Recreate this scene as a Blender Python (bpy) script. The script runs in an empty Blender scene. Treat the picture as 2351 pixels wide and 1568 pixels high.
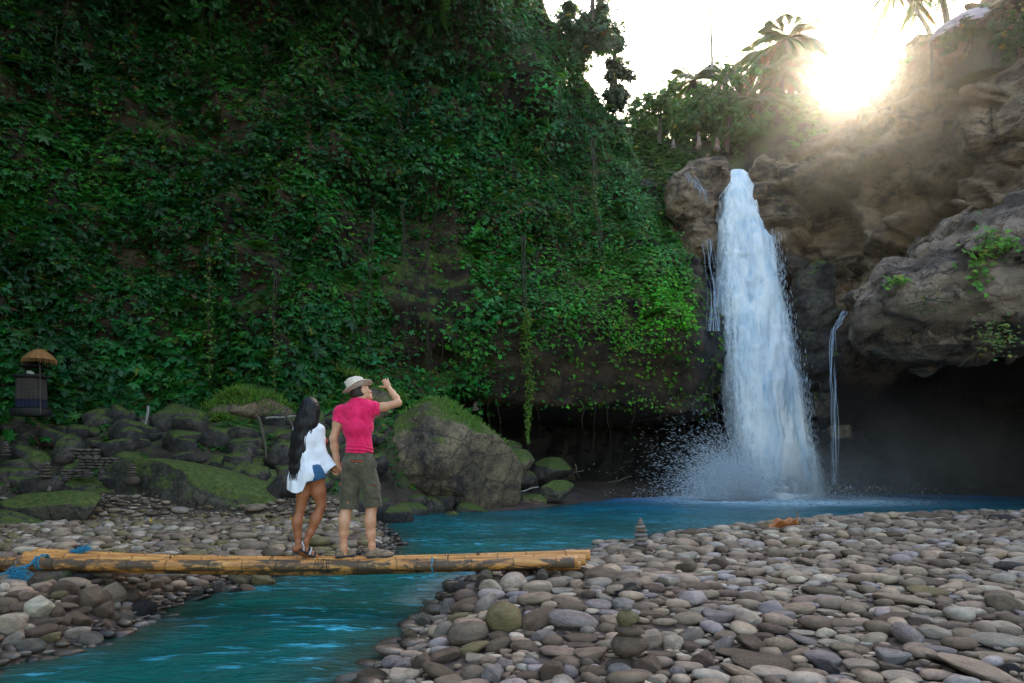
import bpy, math, random, time
import numpy as np
from mathutils import Vector, Matrix
T0 = time.time()
random.seed(11)
rng = np.random.default_rng(7)
SC = bpy.context.scene
COL = SC.collection
# ---- camera constants: photograph measured on a 2351 x 1568 grid
FPX, CX, HY, CZ = 1567.0, 1175.5, 1065.0, 1.44
def W(x, y, D):
    return np.array([(x - CX) / FPX * D, D, CZ - (y - HY) / FPX * D])
def sm(a, b, x):
    t = np.clip((x - a) / (b - a), 0, 1)
    return t * t * (3 - 2 * t)
# ---------------------------------------------------------------- noise
def _h(ix, iy, iz, seed):
    n = (ix.astype(np.int64) * 374761393 + iy.astype(np.int64) * 668265263 + iz.astype(np.int64) * 2147483647 + seed * 974634777) & 0xFFFFFFFF
    n = ((n ^ (n >> 13)) * 1274126177) & 0xFFFFFFFF
    n = ((n ^ (n >> 16)) * 2246822519) & 0xFFFFFFFF
    n = n ^ (n >> 15)
    return (n & 0xFFFFFF).astype(np.float64) / 0xFFFFFF
def vnoise(p, seed=0):
    i = np.floor(p).astype(np.int64); f = p - i
    f = f * f * f * (f * (f * 6 - 15) + 10)
    r = 0
    for dx in (0, 1):
        wx = f[:, 0] if dx else 1 - f[:, 0]
        for dy in (0, 1):
            wy = f[:, 1] if dy else 1 - f[:, 1]
            for dz in (0, 1):
                wz = f[:, 2] if dz else 1 - f[:, 2]
                r = r + wx * wy * wz * _h(i[:, 0] + dx, i[:, 1] + dy, i[:, 2] + dz, seed)
    return r * 2 - 1
def fbm(p, octv=4, seed=0, gain=.5, lac=2.03):
    a, s, t = 1.0, 0.0, 0.0
    for k in range(octv):
        s = s + a * vnoise(p + 17.3 * k, seed + k); t += a; a *= gain; p = p * lac
    return s / t
def ridge(p, octv=4, seed=0):
    a, s, t = 1.0, 0.0, 0.0
    for k in range(octv):
        s = s + a * (1 - 2 * np.abs(vnoise(p + 9.1 * k, seed + k))); t += a; a *= .5; p = p * 2.1
    return s / t
def worley(p, seed=0, full=False):
    i = np.floor(p).astype(np.int64)
    f1 = np.full(len(p), 9.0); f2 = np.full(len(p), 9.0); cid = np.zeros(len(p)); vec = np.zeros_like(p)
    for dx in (-1, 0, 1):
        for dy in (-1, 0, 1):
            for dz in (-1, 0, 1):
                j = i + np.array([dx, dy, dz])
                q = np.stack([j[:, k] + _h(j[:, 0], j[:, 1], j[:, 2], seed + 31 * k) for k in range(3)], 1)
                d = np.sqrt(((p - q) ** 2).sum(1))
                near = d < f1
                f2 = np.where(near, f1, np.minimum(f2, d))
                cid = np.where(near, _h(j[:, 0], j[:, 1], j[:, 2], seed + 99), cid)
                vec = np.where(near[:, None], p - q, vec)
                f1 = np.where(near, d, f1)
    return (f1, f2, cid, vec) if full else (f1, f2, cid)
def facet(p, seed, k=1.0):
    """flat tilted faces meeting in sharp breaks, like jointed rock"""
    f1, f2, cid, v = worley(p, seed, True); r = [((cid * m) % 1.0 - .5) * 2 for m in (7.13, 13.7, 29.3)]
    return (cid - .5) + k * (r[0] * v[:, 0] + r[1] * v[:, 1] + r[2] * v[:, 2]), f2 - f1
# ---------------------------------------------------------------- meshes and objects
def mesh_np(name, V, F, smooth=True, attrs=None):
    me = bpy.data.meshes.new(name)
    V = np.ascontiguousarray(V, dtype=np.float32)
    if not isinstance(F, (list, tuple)): F = [F]
    F = [np.ascontiguousarray(f, dtype=np.int32) for f in F if len(f)]
    me.vertices.add(len(V)); me.vertices.foreach_set('co', V.ravel())
    loops = np.concatenate([f.ravel() for f in F]); starts = []; o = 0
    for f in F:
        starts.append(np.arange(len(f), dtype=np.int32) * f.shape[1] + o); o += f.size
    starts = np.concatenate(starts)
    me.loops.add(len(loops)); me.loops.foreach_set('vertex_index', loops)
    me.polygons.add(len(starts)); me.polygons.foreach_set('loop_start', starts)
    me.update(calc_edges=True)
    if smooth: me.polygons.foreach_set('use_smooth', np.ones(len(starts), dtype=bool))
    for k, v in (attrs or {}).items():
        v = np.ascontiguousarray(v, dtype=np.float32)
        if v.ndim == 1:
            a = me.attributes.new(k, 'FLOAT', 'POINT'); a.data.foreach_set('value', v)
        else:
            if v.shape[1] == 3: v = np.concatenate([v, np.ones((len(v), 1), dtype=np.float32)], 1)
            a = me.attributes.new(k, 'FLOAT_COLOR', 'POINT'); a.data.foreach_set('color', np.ascontiguousarray(v).ravel())
    return me
def link(name, me, mat=None, parent=None, label=None, cat=None, group=None, kind=None, loc=None):
    o = bpy.data.objects.new(name, me); COL.objects.link(o)
    if mat is not None and me is not None and len(me.materials) == 0:
        for m in (mat if isinstance(mat, (list, tuple)) else [mat]): me.materials.append(m)
    if parent is not None: o.parent = parent
    if loc is not None: o.location = Vector([float(c) for c in loc])
    if label: o['label'] = label
    if cat: o['category'] = cat
    if group: o['group'] = group
    if kind: o['kind'] = kind
    return o
def empty(name, loc, label, cat, group=None, rz=0):
    o = link(name, None, None, None, label, cat, group, None, loc); o.rotation_euler.z = rz; o.empty_display_size = .1
    return o
class MB:
    """collects geometry for ONE mesh"""
    def __init__(s): s.V = []; s.Q = []; s.T = []; s.A = []; s.n = 0
    def add(s, V, F, tone=None):
        V = np.asarray(V, float); F = np.asarray(F, int)
        (s.Q if F.shape[1] == 4 else s.T).append(F + s.n); s.V.append(V); s.n += len(V)
        s.A.append(np.broadcast_to(np.asarray((1, 1, 1) if tone is None else tone, float), (len(V), 3)))
    def mesh(s, name, smooth=True):
        F = [np.concatenate(x) for x in (s.Q, s.T) if x]
        return mesh_np(name, np.concatenate(s.V), F, smooth, {'tint': np.concatenate(s.A)})
    def tube(s, pts, rad, sides=8, tone=None, cap=True, flat=None, twist=0.0):
        pts = np.asarray(pts, float); n = len(pts); rad = np.broadcast_to(np.asarray(rad, float), (n,))
        t = np.gradient(pts, axis=0); t /= np.linalg.norm(t, axis=1)[:, None] + 1e-9
        ref = np.array([0, 0, 1.]) if abs(t[0][2]) < .9 else np.array([0, 1., 0])
        V = []
        u = np.cross(t[0], ref); u /= np.linalg.norm(u)
        for i in range(n):
            u = u - t[i] * (u @ t[i]); u /= np.linalg.norm(u) + 1e-9; w = np.cross(t[i], u)
            a = np.arange(sides) / sides * 2 * math.pi + twist * i
            V.append(pts[i] + rad[i] * (np.cos(a)[:, None] * u + np.sin(a)[:, None] * w * (1 if flat is None else flat)))
        V = np.concatenate(V)
        i = np.arange(n - 1)[:, None] * sides; j = np.arange(sides)[None]; k = (j + 1) % sides
        Q = np.stack([i + j, i + k, i + sides + k, i + sides + j], -1).reshape(-1, 4)
        s.add(V, Q, tone)
        if cap:
            for b, rev in ((0, True), ((n - 1) * sides, False)):
                c = V[b:b + sides].mean(0); idx = np.arange(sides)
                Tn = np.stack([idx, (idx + 1) % sides, np.full(sides, sides)], 1)
                if rev: Tn = Tn[:, ::-1]
                s.add(np.vstack([V[b:b + sides], c]), Tn, tone)
    def box(s, c, size, R=None, tone=None):
        V = np.array([[x, y, z] for x in (-.5, .5) for y in (-.5, .5) for z in (-.5, .5)]) * np.asarray(size)
        if R is not None: V = V @ np.asarray(R).T
        Q = [[0, 1, 3, 2], [4, 6, 7, 5], [0, 4, 5, 1], [2, 3, 7, 6], [0, 2, 6, 4], [1, 5, 7, 3]]
        s.add(V + np.asarray(c), Q, tone)
_ICO = {}
def ico(sub):
    if sub not in _ICO:
        import bmesh
        bm = bmesh.new(); bmesh.ops.create_icosphere(bm, subdivisions=sub, radius=1)
        bm.verts.ensure_lookup_table()
        _ICO[sub] = (np.array([v.co[:] for v in bm.verts]), np.array([[v.index for v in f.verts] for f in bm.faces])); bm.free()
    return _ICO[sub]
def grid_faces(nu, nv):
    i = np.arange(nu - 1)[:, None] * nv; j = np.arange(nv - 1)[None]
    return np.stack([i + j, i + nv + j, i + nv + j + 1, i + j + 1], -1).reshape(-1, 4)
# ---------------------------------------------------------------- signed distance modelling (surface nets)
def snet(f, lo, h):
    s = f < 0
    c = np.zeros(tuple(n - 1 for n in f.shape), np.int8)
    for dx in (0, 1):
        for dy in (0, 1):
            for dz in (0, 1):
                c += s[dx:s.shape[0] - 1 + dx, dy:s.shape[1] - 1 + dy, dz:s.shape[2] - 1 + dz]
    idx = np.argwhere((c > 0) & (c < 8))
    ids = np.full(c.shape, -1, np.int64); ids[tuple(idx.T)] = np.arange(len(idx))
    P = np.zeros((len(idx), 3)); cnt = np.zeros(len(idx))
    cor = [(x, y, z) for x in (0, 1) for y in (0, 1) for z in (0, 1)]
    for a in cor:
        for ax in range(3):
            if a[ax]: continue
            b = list(a); b[ax] = 1
            va = f[idx[:, 0] + a[0], idx[:, 1] + a[1], idx[:, 2] + a[2]].astype(float); vb = f[idx[:, 0] + b[0], idx[:, 1] + b[1], idx[:, 2] + b[2]].astype(float)
            m = (va < 0) != (vb < 0); t = np.where(m, va / np.where(m, va - vb, 1), 0)
            q = np.array(a, float)[None].repeat(len(idx), 0); q[:, ax] = t
            P += q * m[:, None]; cnt += m
    V = (idx + P / cnt[:, None]) * h + np.asarray(lo)
    Q = []
    for ax in range(3):
        sl0 = [slice(None)] * 3; sl1 = [slice(None)] * 3; sl0[ax] = slice(0, -1); sl1[ax] = slice(1, None)
        e = np.argwhere(s[tuple(sl0)] != s[tuple(sl1)])
        b, c2 = (ax + 1) % 3, (ax + 2) % 3
        e = e[(e[:, b] > 0) & (e[:, c2] > 0) & (e[:, b] < f.shape[b] - 1) & (e[:, c2] < f.shape[c2] - 1)]
        inside = s[tuple(e.T)]
        def gid(db, dc):
            k = e.copy(); k[:, b] -= db; k[:, c2] -= dc; return ids[tuple(k.T)]
        q = np.stack([gid(1, 1), gid(0, 1), gid(0, 0), gid(1, 0)], 1)
        q[~inside] = q[~inside][:, ::-1]; Q.append(q)
    return V, np.concatenate(Q)
class SDF:
    def __init__(s, lo, hi, h, pad=.06):
        s.lo = np.array(lo, float); s.h = h; s.pad = pad
        s.n = np.ceil((np.array(hi) - s.lo) / h).astype(int) + 1
        s.f = np.full(s.n, pad, np.float32)
    def sub(s, blo, bhi):
        a = np.clip(np.floor((np.array(blo) - s.lo) / s.h).astype(int), 0, s.n - 1)
        b = np.clip(np.ceil((np.array(bhi) - s.lo) / s.h).astype(int) + 1, 0, s.n)
        if (b <= a).any(): return None, None
        ax = [s.lo[k] + s.h * np.arange(a[k], b[k]) for k in range(3)]
        G = np.meshgrid(*ax, indexing='ij')
        return tuple(slice(a[k], b[k]) for k in range(3)), np.stack(G, -1).astype(np.float32)
    def put(s, blo, bhi, fn, k=.02, op='u'):
        p = s.pad + k
        sl, P = s.sub(np.array(blo) - p, np.array(bhi) + p)
        if sl is None: return s
        d = fn(P).astype(np.float32); f = s.f[sl]
        if op == 'u':
            hh = np.maximum(k - np.abs(d - f), 0) / max(k, 1e-6); s.f[sl] = np.minimum(d, f) - hh * hh * k * .25
        else:
            hh = np.maximum(k - np.abs(-d - f), 0) / max(k, 1e-6); s.f[sl] = np.maximum(-d, f) + hh * hh * k * .25
        return s
    def cap(s, a, b, ra, rb=None, k=.02, sc=(1, 1, 1), op='u'):
        rb = ra if rb is None else rb; a = np.array(a, float); b = np.array(b, float); sc = np.array(sc, float)
        R = max(ra, rb) * sc.max()
        def fn(P):
            A = a / sc; B = b / sc; Q = P / sc; ba = B - A
            t = np.clip(((Q - A) @ ba) / (ba @ ba + 1e-12), 0, 1)
            return (np.sqrt(((Q - A - t[..., None] * ba) ** 2).sum(-1)) - (ra + (rb - ra) * t)) * sc.min()
        return s.put(np.minimum(a, b) - R, np.maximum(a, b) + R, fn, k, op)
    def chain(s, pts, rads, k=.02, sc=(1, 1, 1)):
        for i in range(len(pts) - 1): s.cap(pts[i], pts[i + 1], rads[i], rads[i + 1], k, sc)
        return s
    def ell(s, c, r, k=.02, R=None, op='u'):
        c = np.array(c, float); r = np.array(r, float); m = r.max()
        def fn(P):
            Q = P - c
            if R is not None: Q = Q @ np.asarray(R)
            k0 = np.sqrt(((Q / r) ** 2).sum(-1)); k1 = np.sqrt(((Q / r ** 2) ** 2).sum(-1))
            return k0 * (k0 - 1) / (k1 + 1e-9)
        return s.put(c - m, c + m, fn, k, op)
    def all(s):
        ax = [s.lo[k] + s.h * np.arange(s.n[k]) for k in range(3)]
        return np.stack(np.meshgrid(*ax, indexing='ij'), -1).astype(np.float32)
    def mesh(s, name, f=None, attrs=None):
        f = s.f if f is None else f
        f = f.copy()
        V, Q = snet(f, s.lo, s.h)
        return mesh_np(name, V, Q, True, attrs(V) if attrs else None)
def rot(ax, ang):
    return np.array(Matrix.Rotation(ang, 3, Vector(ax)))
# ---------------------------------------------------------------- materials
class Mat:
    def __init__(s, name):
        s.m = bpy.data.materials.new(name); s.m.use_nodes = True; s.nt = s.m.node_tree; s.nt.nodes.clear()
        s.out = s.nt.nodes.new('ShaderNodeOutputMaterial')
    def n(s, t, **kw):
        nd = s.nt.nodes.new('ShaderNode' + t)
        for k, v in kw.items():
            if k in nd.inputs.keys() if hasattr(nd.inputs, 'keys') else False:
                s.set(nd.inputs[k], v)
            else: setattr(nd, k, v)
        return nd
    def set(s, sock, v):
        if isinstance(v, bpy.types.NodeSocket): s.nt.links.new(v, sock)
        elif isinstance(v, (tuple, list)):
            d = sock.default_value
            sock.default_value = tuple(v) + (1,) * (len(d) - len(v))
        else: sock.default_value = v
    def coord(s, kind='Object', scale=(1, 1, 1), rot=(0, 0, 0), loc=(0, 0, 0)):
        t = s.n('TexCoord'); m = s.n('Mapping'); s.set(m.inputs[0], t.outputs[kind]); m.inputs[1].default_value = loc; m.inputs[2].default_value = rot; m.inputs[3].default_value = scale
        return m.outputs[0]
    def noise(s, vec, scale, detail=4, rough=.55, dist=0, out='Fac'):
        nd = s.n('TexNoise'); s.set(nd.inputs['Vector'], vec); nd.inputs['Scale'].default_value = scale; nd.inputs['Detail'].default_value = detail
        nd.inputs['Roughness'].default_value = rough; nd.inputs['Distortion'].default_value = dist
        return nd.outputs[out]
    def voro(s, vec, scale, feature='F1', out='Distance', rnd=1):
        nd = s.n('TexVoronoi'); nd.feature = feature; s.set(nd.inputs['Vector'], vec); nd.inputs['Scale'].default_value = scale; nd.inputs['Randomness'].default_value = rnd
        return nd.outputs[out]
    def ramp(s, fac, stops):
        nd = s.n('ValToRGB'); s.set(nd.inputs[0], fac); cr = nd.color_ramp
        while len(cr.elements) < len(stops): cr.elements.new(.5)
        for e, (p, c) in zip(cr.elements, stops):
            e.position = p; e.color = (tuple(c) + (1,))[:4] if isinstance(c, (tuple, list)) else (c, c, c, 1)
        return nd.outputs[0]
    def math(s, op, a, b=0, c=0, clamp=False):
        nd = s.n('Math'); nd.operation = op; nd.use_clamp = clamp
        for i, v in enumerate((a, b, c)): s.set(nd.inputs[i], v)
        return nd.outputs[0]
    def mix(s, fac, a, b, mode='MIX'):
        nd = s.n('Mix'); nd.data_type = 'RGBA'; nd.blend_type = mode
        s.set(nd.inputs[0], fac); s.set(nd.inputs[6], a); s.set(nd.inputs[7], b)
        return nd.outputs[2]
    def attr(s, name, out='Color', typ='GEOMETRY'):
        nd = s.n('Attribute'); nd.attribute_name = name; nd.attribute_type = typ
        return nd.outputs[out]
    def bump(s, h, strength=.5, dist=.05, normal=None):
        nd = s.n('Bump'); s.set(nd.inputs['Height'], h); nd.inputs['Strength'].default_value = strength; nd.inputs['Distance'].default_value = dist
        if normal is not None: s.set(nd.inputs['Normal'], normal)
        return nd.outputs[0]
    def bsdf(s, **kw):
        nd = s.n('BsdfPrincipled')
        for k, v in kw.items():
            s.set(nd.inputs[{'color': 'Base Color', 'rough': 'Roughness', 'normal': 'Normal', 'alpha': 'Alpha', 'spec': 'Specular IOR Level', 'trans': 'Transmission Weight', 'sss': 'Subsurface Weight', 'sheen': 'Sheen Weight', 'coat': 'Coat Weight', 'ior': 'IOR', 'metal': 'Metallic', 'aniso': 'Anisotropic'}[k]], v)
        return nd
    def done(s, shader):
        s.nt.links.new(shader.outputs[0] if hasattr(shader, 'outputs') else shader, s.out.inputs[0]); return s.m
def simple(name, col, rough=.6, var=.15, scale=8, bump=.2, spec=.4):
    m = Mat(name); v = m.coord('Object'); n = m.noise(v, scale, 5)
    c = m.mix(n, tuple(x * (1 - var) for x in col), tuple(min(1, x * (1 + var)) for x in col))
    return m.done(m.bsdf(color=c, rough=rough, normal=m.bump(n, bump, .01), spec=spec))
def log(*a): print('[%.1fs]' % (time.time() - T0), *a)
HAZE, EXPO = 0.00021, 2.15
# ================================================================ MATERIALS
def rock_mat(name, dark, mid, light, scale=1.0, moss=0.0, strata=0.0, rough=.85, bumpd=.08, wetattr=False):
    m = Mat(name); v = m.coord('Object', (scale,) * 3)
    n1 = m.noise(v, .55, 6, .6); n2 = m.noise(v, 3.1, 8, .65, .4); n3 = m.noise(v, 22, 4, .7)
    ck = m.voro(m.mix(.25, v, m.noise(v, 1.7, 3, out='Color')), 1.5, 'DISTANCE_TO_EDGE')
    crack = m.ramp(ck, [(0, 0), (.03, .8), (.1, 1)])
    f = m.math('ADD', m.math('MULTIPLY', n1, .6), m.math('MULTIPLY', n2, .4))
    c = m.ramp(f, [(.39, dark), (.5, mid), (.61, light)])
    c = m.mix(m.math('MULTIPLY', m.math('SUBTRACT', 1, crack), .85), c, dark)
    c = m.mix(m.ramp(n3, [(.52, 0), (.66, .7)]), c, dark); c = m.mix(m.ramp(m.noise(v, 9, 6, .75), [(.55, 0), (.68, .65)]), c, light)
    ck2 = m.ramp(m.voro(m.mix(.3, v, m.noise(v, 4, 3, out='Color')), 4.3, 'DISTANCE_TO_EDGE'), [(0, .8), (.05, 0)]); c = m.mix(ck2, c, dark)
    hgt = m.math('ADD', m.math('MULTIPLY', n2, .7), m.math('MULTIPLY', n3, .18))
    if strata:
        run = m.noise(m.coord('Object', (1.1, 1.1, .10)), 1.5, 6, .65, .2)
        c = m.mix(m.ramp(run, [(.52, 0), (.64, .8)]), c, dark)
        band = m.noise(m.coord('Object', (.04, .04, .9), (.1, .16, 0)), 1.1, 3, .5)
        c = m.mix(m.ramp(band, [(.5, 0), (.56, .45)]), c, light)
    hgt = m.math('ADD', hgt, m.math('MULTIPLY', crack, .12))
    if strata:
        vs = m.coord('Object', (.35 * scale, .35 * scale, 1.7 * scale), (0.12, .22, 0)); ns = m.noise(vs, 1.4, 5, .6, .3)
        c = m.mix(m.math('MULTIPLY', m.ramp(ns, [(.42, 0), (.5, 1), (.56, 0)]), strata), c, light)
        c = m.mix(m.math('MULTIPLY', m.ramp(ns, [(.55, 0), (.6, 1), (.64, 0)]), strata), c, dark)
        hgt = m.math('ADD', hgt, m.math('MULTIPLY', ns, .9 * strata))
    rg = rough
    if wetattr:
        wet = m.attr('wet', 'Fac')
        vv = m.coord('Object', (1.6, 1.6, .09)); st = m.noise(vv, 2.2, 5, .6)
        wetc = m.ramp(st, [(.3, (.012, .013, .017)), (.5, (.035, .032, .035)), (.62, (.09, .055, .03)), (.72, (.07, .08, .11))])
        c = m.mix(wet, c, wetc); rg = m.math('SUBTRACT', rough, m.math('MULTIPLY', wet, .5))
    if moss:
        g = m.n('NewGeometry'); sp = m.n('SeparateXYZ'); m.set(sp.inputs[0], g.outputs['Normal'])
        mm = m.math('ADD', m.math('MULTIPLY', sp.outputs[2], .55), m.math('MULTIPLY', m.noise(v, 1.3, 6, .65), 1.1))
        mf = m.ramp(mm, [(1.0 - moss * .5, 0), (1.12 - moss * .5, 1)])
        mc = m.ramp(m.noise(v, 9, 5, .7), [(.3, (.03, .045, .008)), (.55, (.085, .12, .018)), (.75, (.2, .2, .04))])
        c = m.mix(m.math('MULTIPLY', mf, .85), c, mc)
        hgt = m.math('ADD', hgt, m.math('MULTIPLY', m.math('MULTIPLY', mf, m.noise(v, 40, 3, .8)), .3))
    return m.done(m.bsdf(color=c, rough=rg, normal=m.bump(hgt, 1, bumpd), spec=.35))
M_SOILCLIFF = rock_mat('earth_cliff', (.006, .006, .004), (.026, .018, .010), (.085, .05, .026), 1.0, moss=.5, strata=.35, wetattr=True, bumpd=.15)
M_ROCK = rock_mat('cliff_rock', (.014, .011, .010), (.145, .096, .064), (.42, .29, .19), .8, strata=.4, wetattr=True, bumpd=.28)
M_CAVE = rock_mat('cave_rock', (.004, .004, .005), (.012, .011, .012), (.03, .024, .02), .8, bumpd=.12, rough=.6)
M_LOBE = rock_mat('overhang_rock', (.022, .017, .016), (.15, .108, .08), (.40, .30, .225), 1.0, strata=.15, bumpd=.24)
M_BOULDER = rock_mat('boulder_rock', (.032, .027, .026), (.145, .108, .07), (.28, .205, .12), 1.1, moss=.46, bumpd=.05)
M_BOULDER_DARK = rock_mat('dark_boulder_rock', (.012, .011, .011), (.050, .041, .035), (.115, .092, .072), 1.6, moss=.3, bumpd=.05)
M_MOSSROCK = rock_mat('mossy_rock', (.015, .014, .01), (.06, .052, .04), (.13, .11, .08), 1.2, moss=.62, bumpd=.05)
def stone_mat(name, typ, wet=False):
    m = Mat(name); v = m.coord('Object', (1, 1, 1))
    if typ == 'GEOMETRY': c0 = m.attr('tint')
    else:
        oi = m.n('ObjectInfo'); c0 = oi.outputs['Color']
        ad = m.n('VectorMath'); ad.operation = 'ADD'; m.set(ad.inputs[0], v)
        cb = m.n('CombineXYZ')
        for k in range(3): m.set(cb.inputs[k], m.math('MULTIPLY', oi.outputs['Random'], 37.0 + k * 11))
        m.set(ad.inputs[1], cb.outputs[0]); v = ad.outputs[0]
    s = 1.0 if typ == 'GEOMETRY' else .14
    n1 = m.noise(v, 9 * s, 6, .6, .3); n2 = m.noise(v, 60 * s, 5, .7); n3 = m.noise(v, 170 * s, 3, .7)
    c = m.mix(m.ramp(n1, [(.3, 0), (.7, 1)]), m.mix(1, c0, (.62, .58, .55), 'MULTIPLY'), m.mix(1, c0, (1.22, 1.2, 1.18), 'MULTIPLY'))
    c = m.mix(m.ramp(n2, [(.56, 0), (.68, .75)]), c, m.mix(1, c0, (.35, .3, .26), 'MULTIPLY'))
    c = m.mix(m.ramp(n3, [(.6, 0), (.75, .5)]), c, m.mix(1, c0, (1.6, 1.55, 1.5), 'MULTIPLY'))
    if wet: c = m.mix(1, c, (.42, .43, .45), 'MULTIPLY')
    h = m.math('ADD', m.math('MULTIPLY', n1, .6), m.math('ADD', m.math('MULTIPLY', n2, .35), m.math('MULTIPLY', n3, .1)))
    return m.done(m.bsdf(color=c, rough=.22 if wet else m.ramp(n2, [(.3, .62), (.7, .85)]), normal=m.bump(h, .8, .016 if typ == 'GEOMETRY' else .1), spec=.5 if wet else .35))
M_STONE_G = stone_mat('pebble', 'GEOMETRY'); M_STONE_O = stone_mat('river_stone', 'OBJECT')
M_STONE_GW = stone_mat('wet_pebble', 'GEOMETRY', True); M_STONE_OW = stone_mat('wet_river_stone', 'OBJECT', True)
def ground_mat():
    m = Mat('silt'); v = m.coord('Object')
    n1 = m.noise(v, 1.2, 6, .6); n2 = m.noise(v, 14, 6, .7); n3 = m.noise(v, 90, 3, .7)
    c = m.ramp(m.math('ADD', m.math('MULTIPLY', n1, .5), m.math('MULTIPLY', n2, .5)), [(.35, (.04, .028, .022)), (.5, (.085, .06, .047)), (.66, (.15, .11, .088))])
    c = m.mix(m.ramp(n3, [(.55, 0), (.75, .5)]), c, (.22, .18, .15))
    # muddy bed where the river covers it, rock and earth on the high ground
    g = m.n('NewGeometry'); sp = m.n('SeparateXYZ'); m.set(sp.inputs[0], g.outputs['Position'])
    hi = m.ramp(m.math('MULTIPLY', sp.outputs[2], .25), [(.1, 0), (.24, 1)])
    c = m.mix(hi, c, m.ramp(n1, [(.38, (.016, .014, .010)), (.5, (.06, .048, .032)), (.6, (.05, .07, .018)), (.7, (.10, .085, .055))]))
    h = m.math('ADD', m.math('MULTIPLY', n2, .6), m.math('MULTIPLY', n3, .25))
    return m.done(m.bsdf(color=c, rough=.9, normal=m.bump(h, 1, .03), spec=.25))
M_GROUND = ground_mat()
def leaf_mat(name, gloss=.42, trans=.3):
    m = Mat(name); c = m.attr('tint'); v = m.coord('Object')
    c = m.mix(m.noise(v, 14, 3), m.mix(1, c, (.75, .8, .75), 'MULTIPLY'), m.mix(1, c, (1.25, 1.2, 1.1), 'MULTIPLY'))
    b = m.bsdf(color=c, rough=gloss, spec=.35); t = m.n('BsdfTranslucent'); m.set(t.inputs[0], m.mix(1, c, (1.5, 1.5, .5), 'MULTIPLY'))
    x = m.n('MixShader'); x.inputs[0].default_value = trans; m.nt.links.new(b.outputs[0], x.inputs[1]); m.nt.links.new(t.outputs[0], x.inputs[2])
    return m.done(x)
M_LEAF = leaf_mat('leaves'); M_GRASS = leaf_mat('grass_blades', .6, .35)
def bark_mat(name, a, b):
    m = Mat(name); v = m.coord('Object', (4, 4, .7)); n = m.noise(v, 5, 6, .7); n2 = m.noise(m.coord('Object'), 3, 4)
    c = m.mix(m.ramp(n2, [(.5, 0), (.65, .6)]), m.ramp(n, [(.3, a), (.7, b)]), (.05, .07, .015))
    return m.done(m.bsdf(color=c, rough=.9, normal=m.bump(n, 1, .02)))
M_BARK = bark_mat('bark', (.03, .022, .016), (.13, .10, .075)); M_PALE = bark_mat('pale_bark', (.15, .13, .12), (.42, .38, .35))
M_VINE = bark_mat('vine_bark', (.014, .010, .006), (.055, .037, .022))

# ================================================================ TERRAIN
def wpts(l):  # shoreline points given in photo pixels at water level
    out = []
    for x, y in l:
        D = CZ * FPX / (y - HY); out.append(((x - CX) / FPX * D, D))
    return out
SH_R = [(-1.3, -1), (-1.12, 2.5), (-1.02, 3.6)] + wpts([(835, 1562), (900, 1505), (950, 1450), (1010, 1390), (1055, 1345)]) + [(-.42, 8.7), (.2, 9.6), (.95, 10.7)] + wpts([(1385, 1265), (1450, 1249), (1600, 1226), (1750, 1211), (1900, 1201), (2050, 1193), (2351, 1188)]) + [(20, 20.5)]
SH_L = [(-3.6, -1), (-3.8, 3)] + [(-3.75, 4.7)] + wpts([(100, 1502), (215, 1482), (250, 1462), (340, 1427), (355, 1402), (430, 1378), (500, 1357), (570, 1338), (650, 1322), (715, 1310), (780, 1300), (890, 1268), (912, 1250), (900, 1232), (875, 1213), (868, 1196), (900, 1184), (1000, 1176), (1185, 1170), (1310, 1158)]) + [(4.3, 28.6), (8, 31), (9.5, 34), (9.6, 44)]
def side(poly, P, sgn):
    """signed distance to a polyline, + on the land side"""
    d = np.full(len(P), 1e9); s = np.zeros(len(P))
    for (a, b) in zip(poly[:-1], poly[1:]):
        a = np.array(a); b = np.array(b); ab = b - a
        t = np.clip(((P - a) @ ab) / (ab @ ab), 0, 1); q = P - a - t[:, None] * ab
        dd = np.sqrt((q ** 2).sum(1)); cr = ab[0] * q[:, 1] - ab[1] * q[:, 0]
        m = dd < d - 1e-9; d = np.where(m, dd, d); s = np.where(m, np.sign(cr), s)
    return d * s * sgn
DECK_Z = .50
def ground_h(P):
    P = np.asarray(P, float); X, Y = P[:, 0], P[:, 1]
    r = side(SH_R, P, -1); l = side(SH_L, P, 1)
    P3 = np.c_[X, Y, np.zeros(len(P))]
    n = fbm(P3 * .7, 4, 3)
    land = lambda d, top: np.where(d > 0, np.minimum(top, .02 + d * .16) , np.maximum(-1.1, .02 + d * .45))
    hr = land(r, .20 + .05 * n + .03 * sm(8, 16, Y)); hl = land(l, .16 + .05 * n)
    # stone heap under the bridge head on the right bank
    dx, dy = X - .62, Y - 6.5
    heap = .31 * (1 - sm(.55, 2.6, np.sqrt((dx / 1.0) ** 2 + (np.where(dy < 0, dy / 1.35, dy / .75)) ** 2)))
    hr = np.where(r > 0, np.maximum(hr, heap * sm(-.12, .7, r)), hr)
    heapl = .30 * (1 - sm(.45, 2.1, np.sqrt(((X + 4.55) / 1.1) ** 2 + ((Y - 6.3) / 1.15) ** 2)))
    hl = np.where(l > 0, np.maximum(hl, heapl * sm(-.1, .6, l)), hl)
    # terrace climbing to the foot of the left cliff
    hl = hl + sm(-1.6, -3.6, X) * (sm(15.2, 17.2, Y + .25 * n) * .75 + sm(16.8, 20.5, Y + .3 * n) * 1.75) * sm(0, 1.2, l)
    hl = hl + (1 - sm(-1.6, -3.6, X)) * sm(.3, 3.0, l) * .5 * sm(17, 21, Y)
    return np.maximum(hr, hl)
def h1(x, y): return float(ground_h(np.array([[x, y]]))[0])
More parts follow.
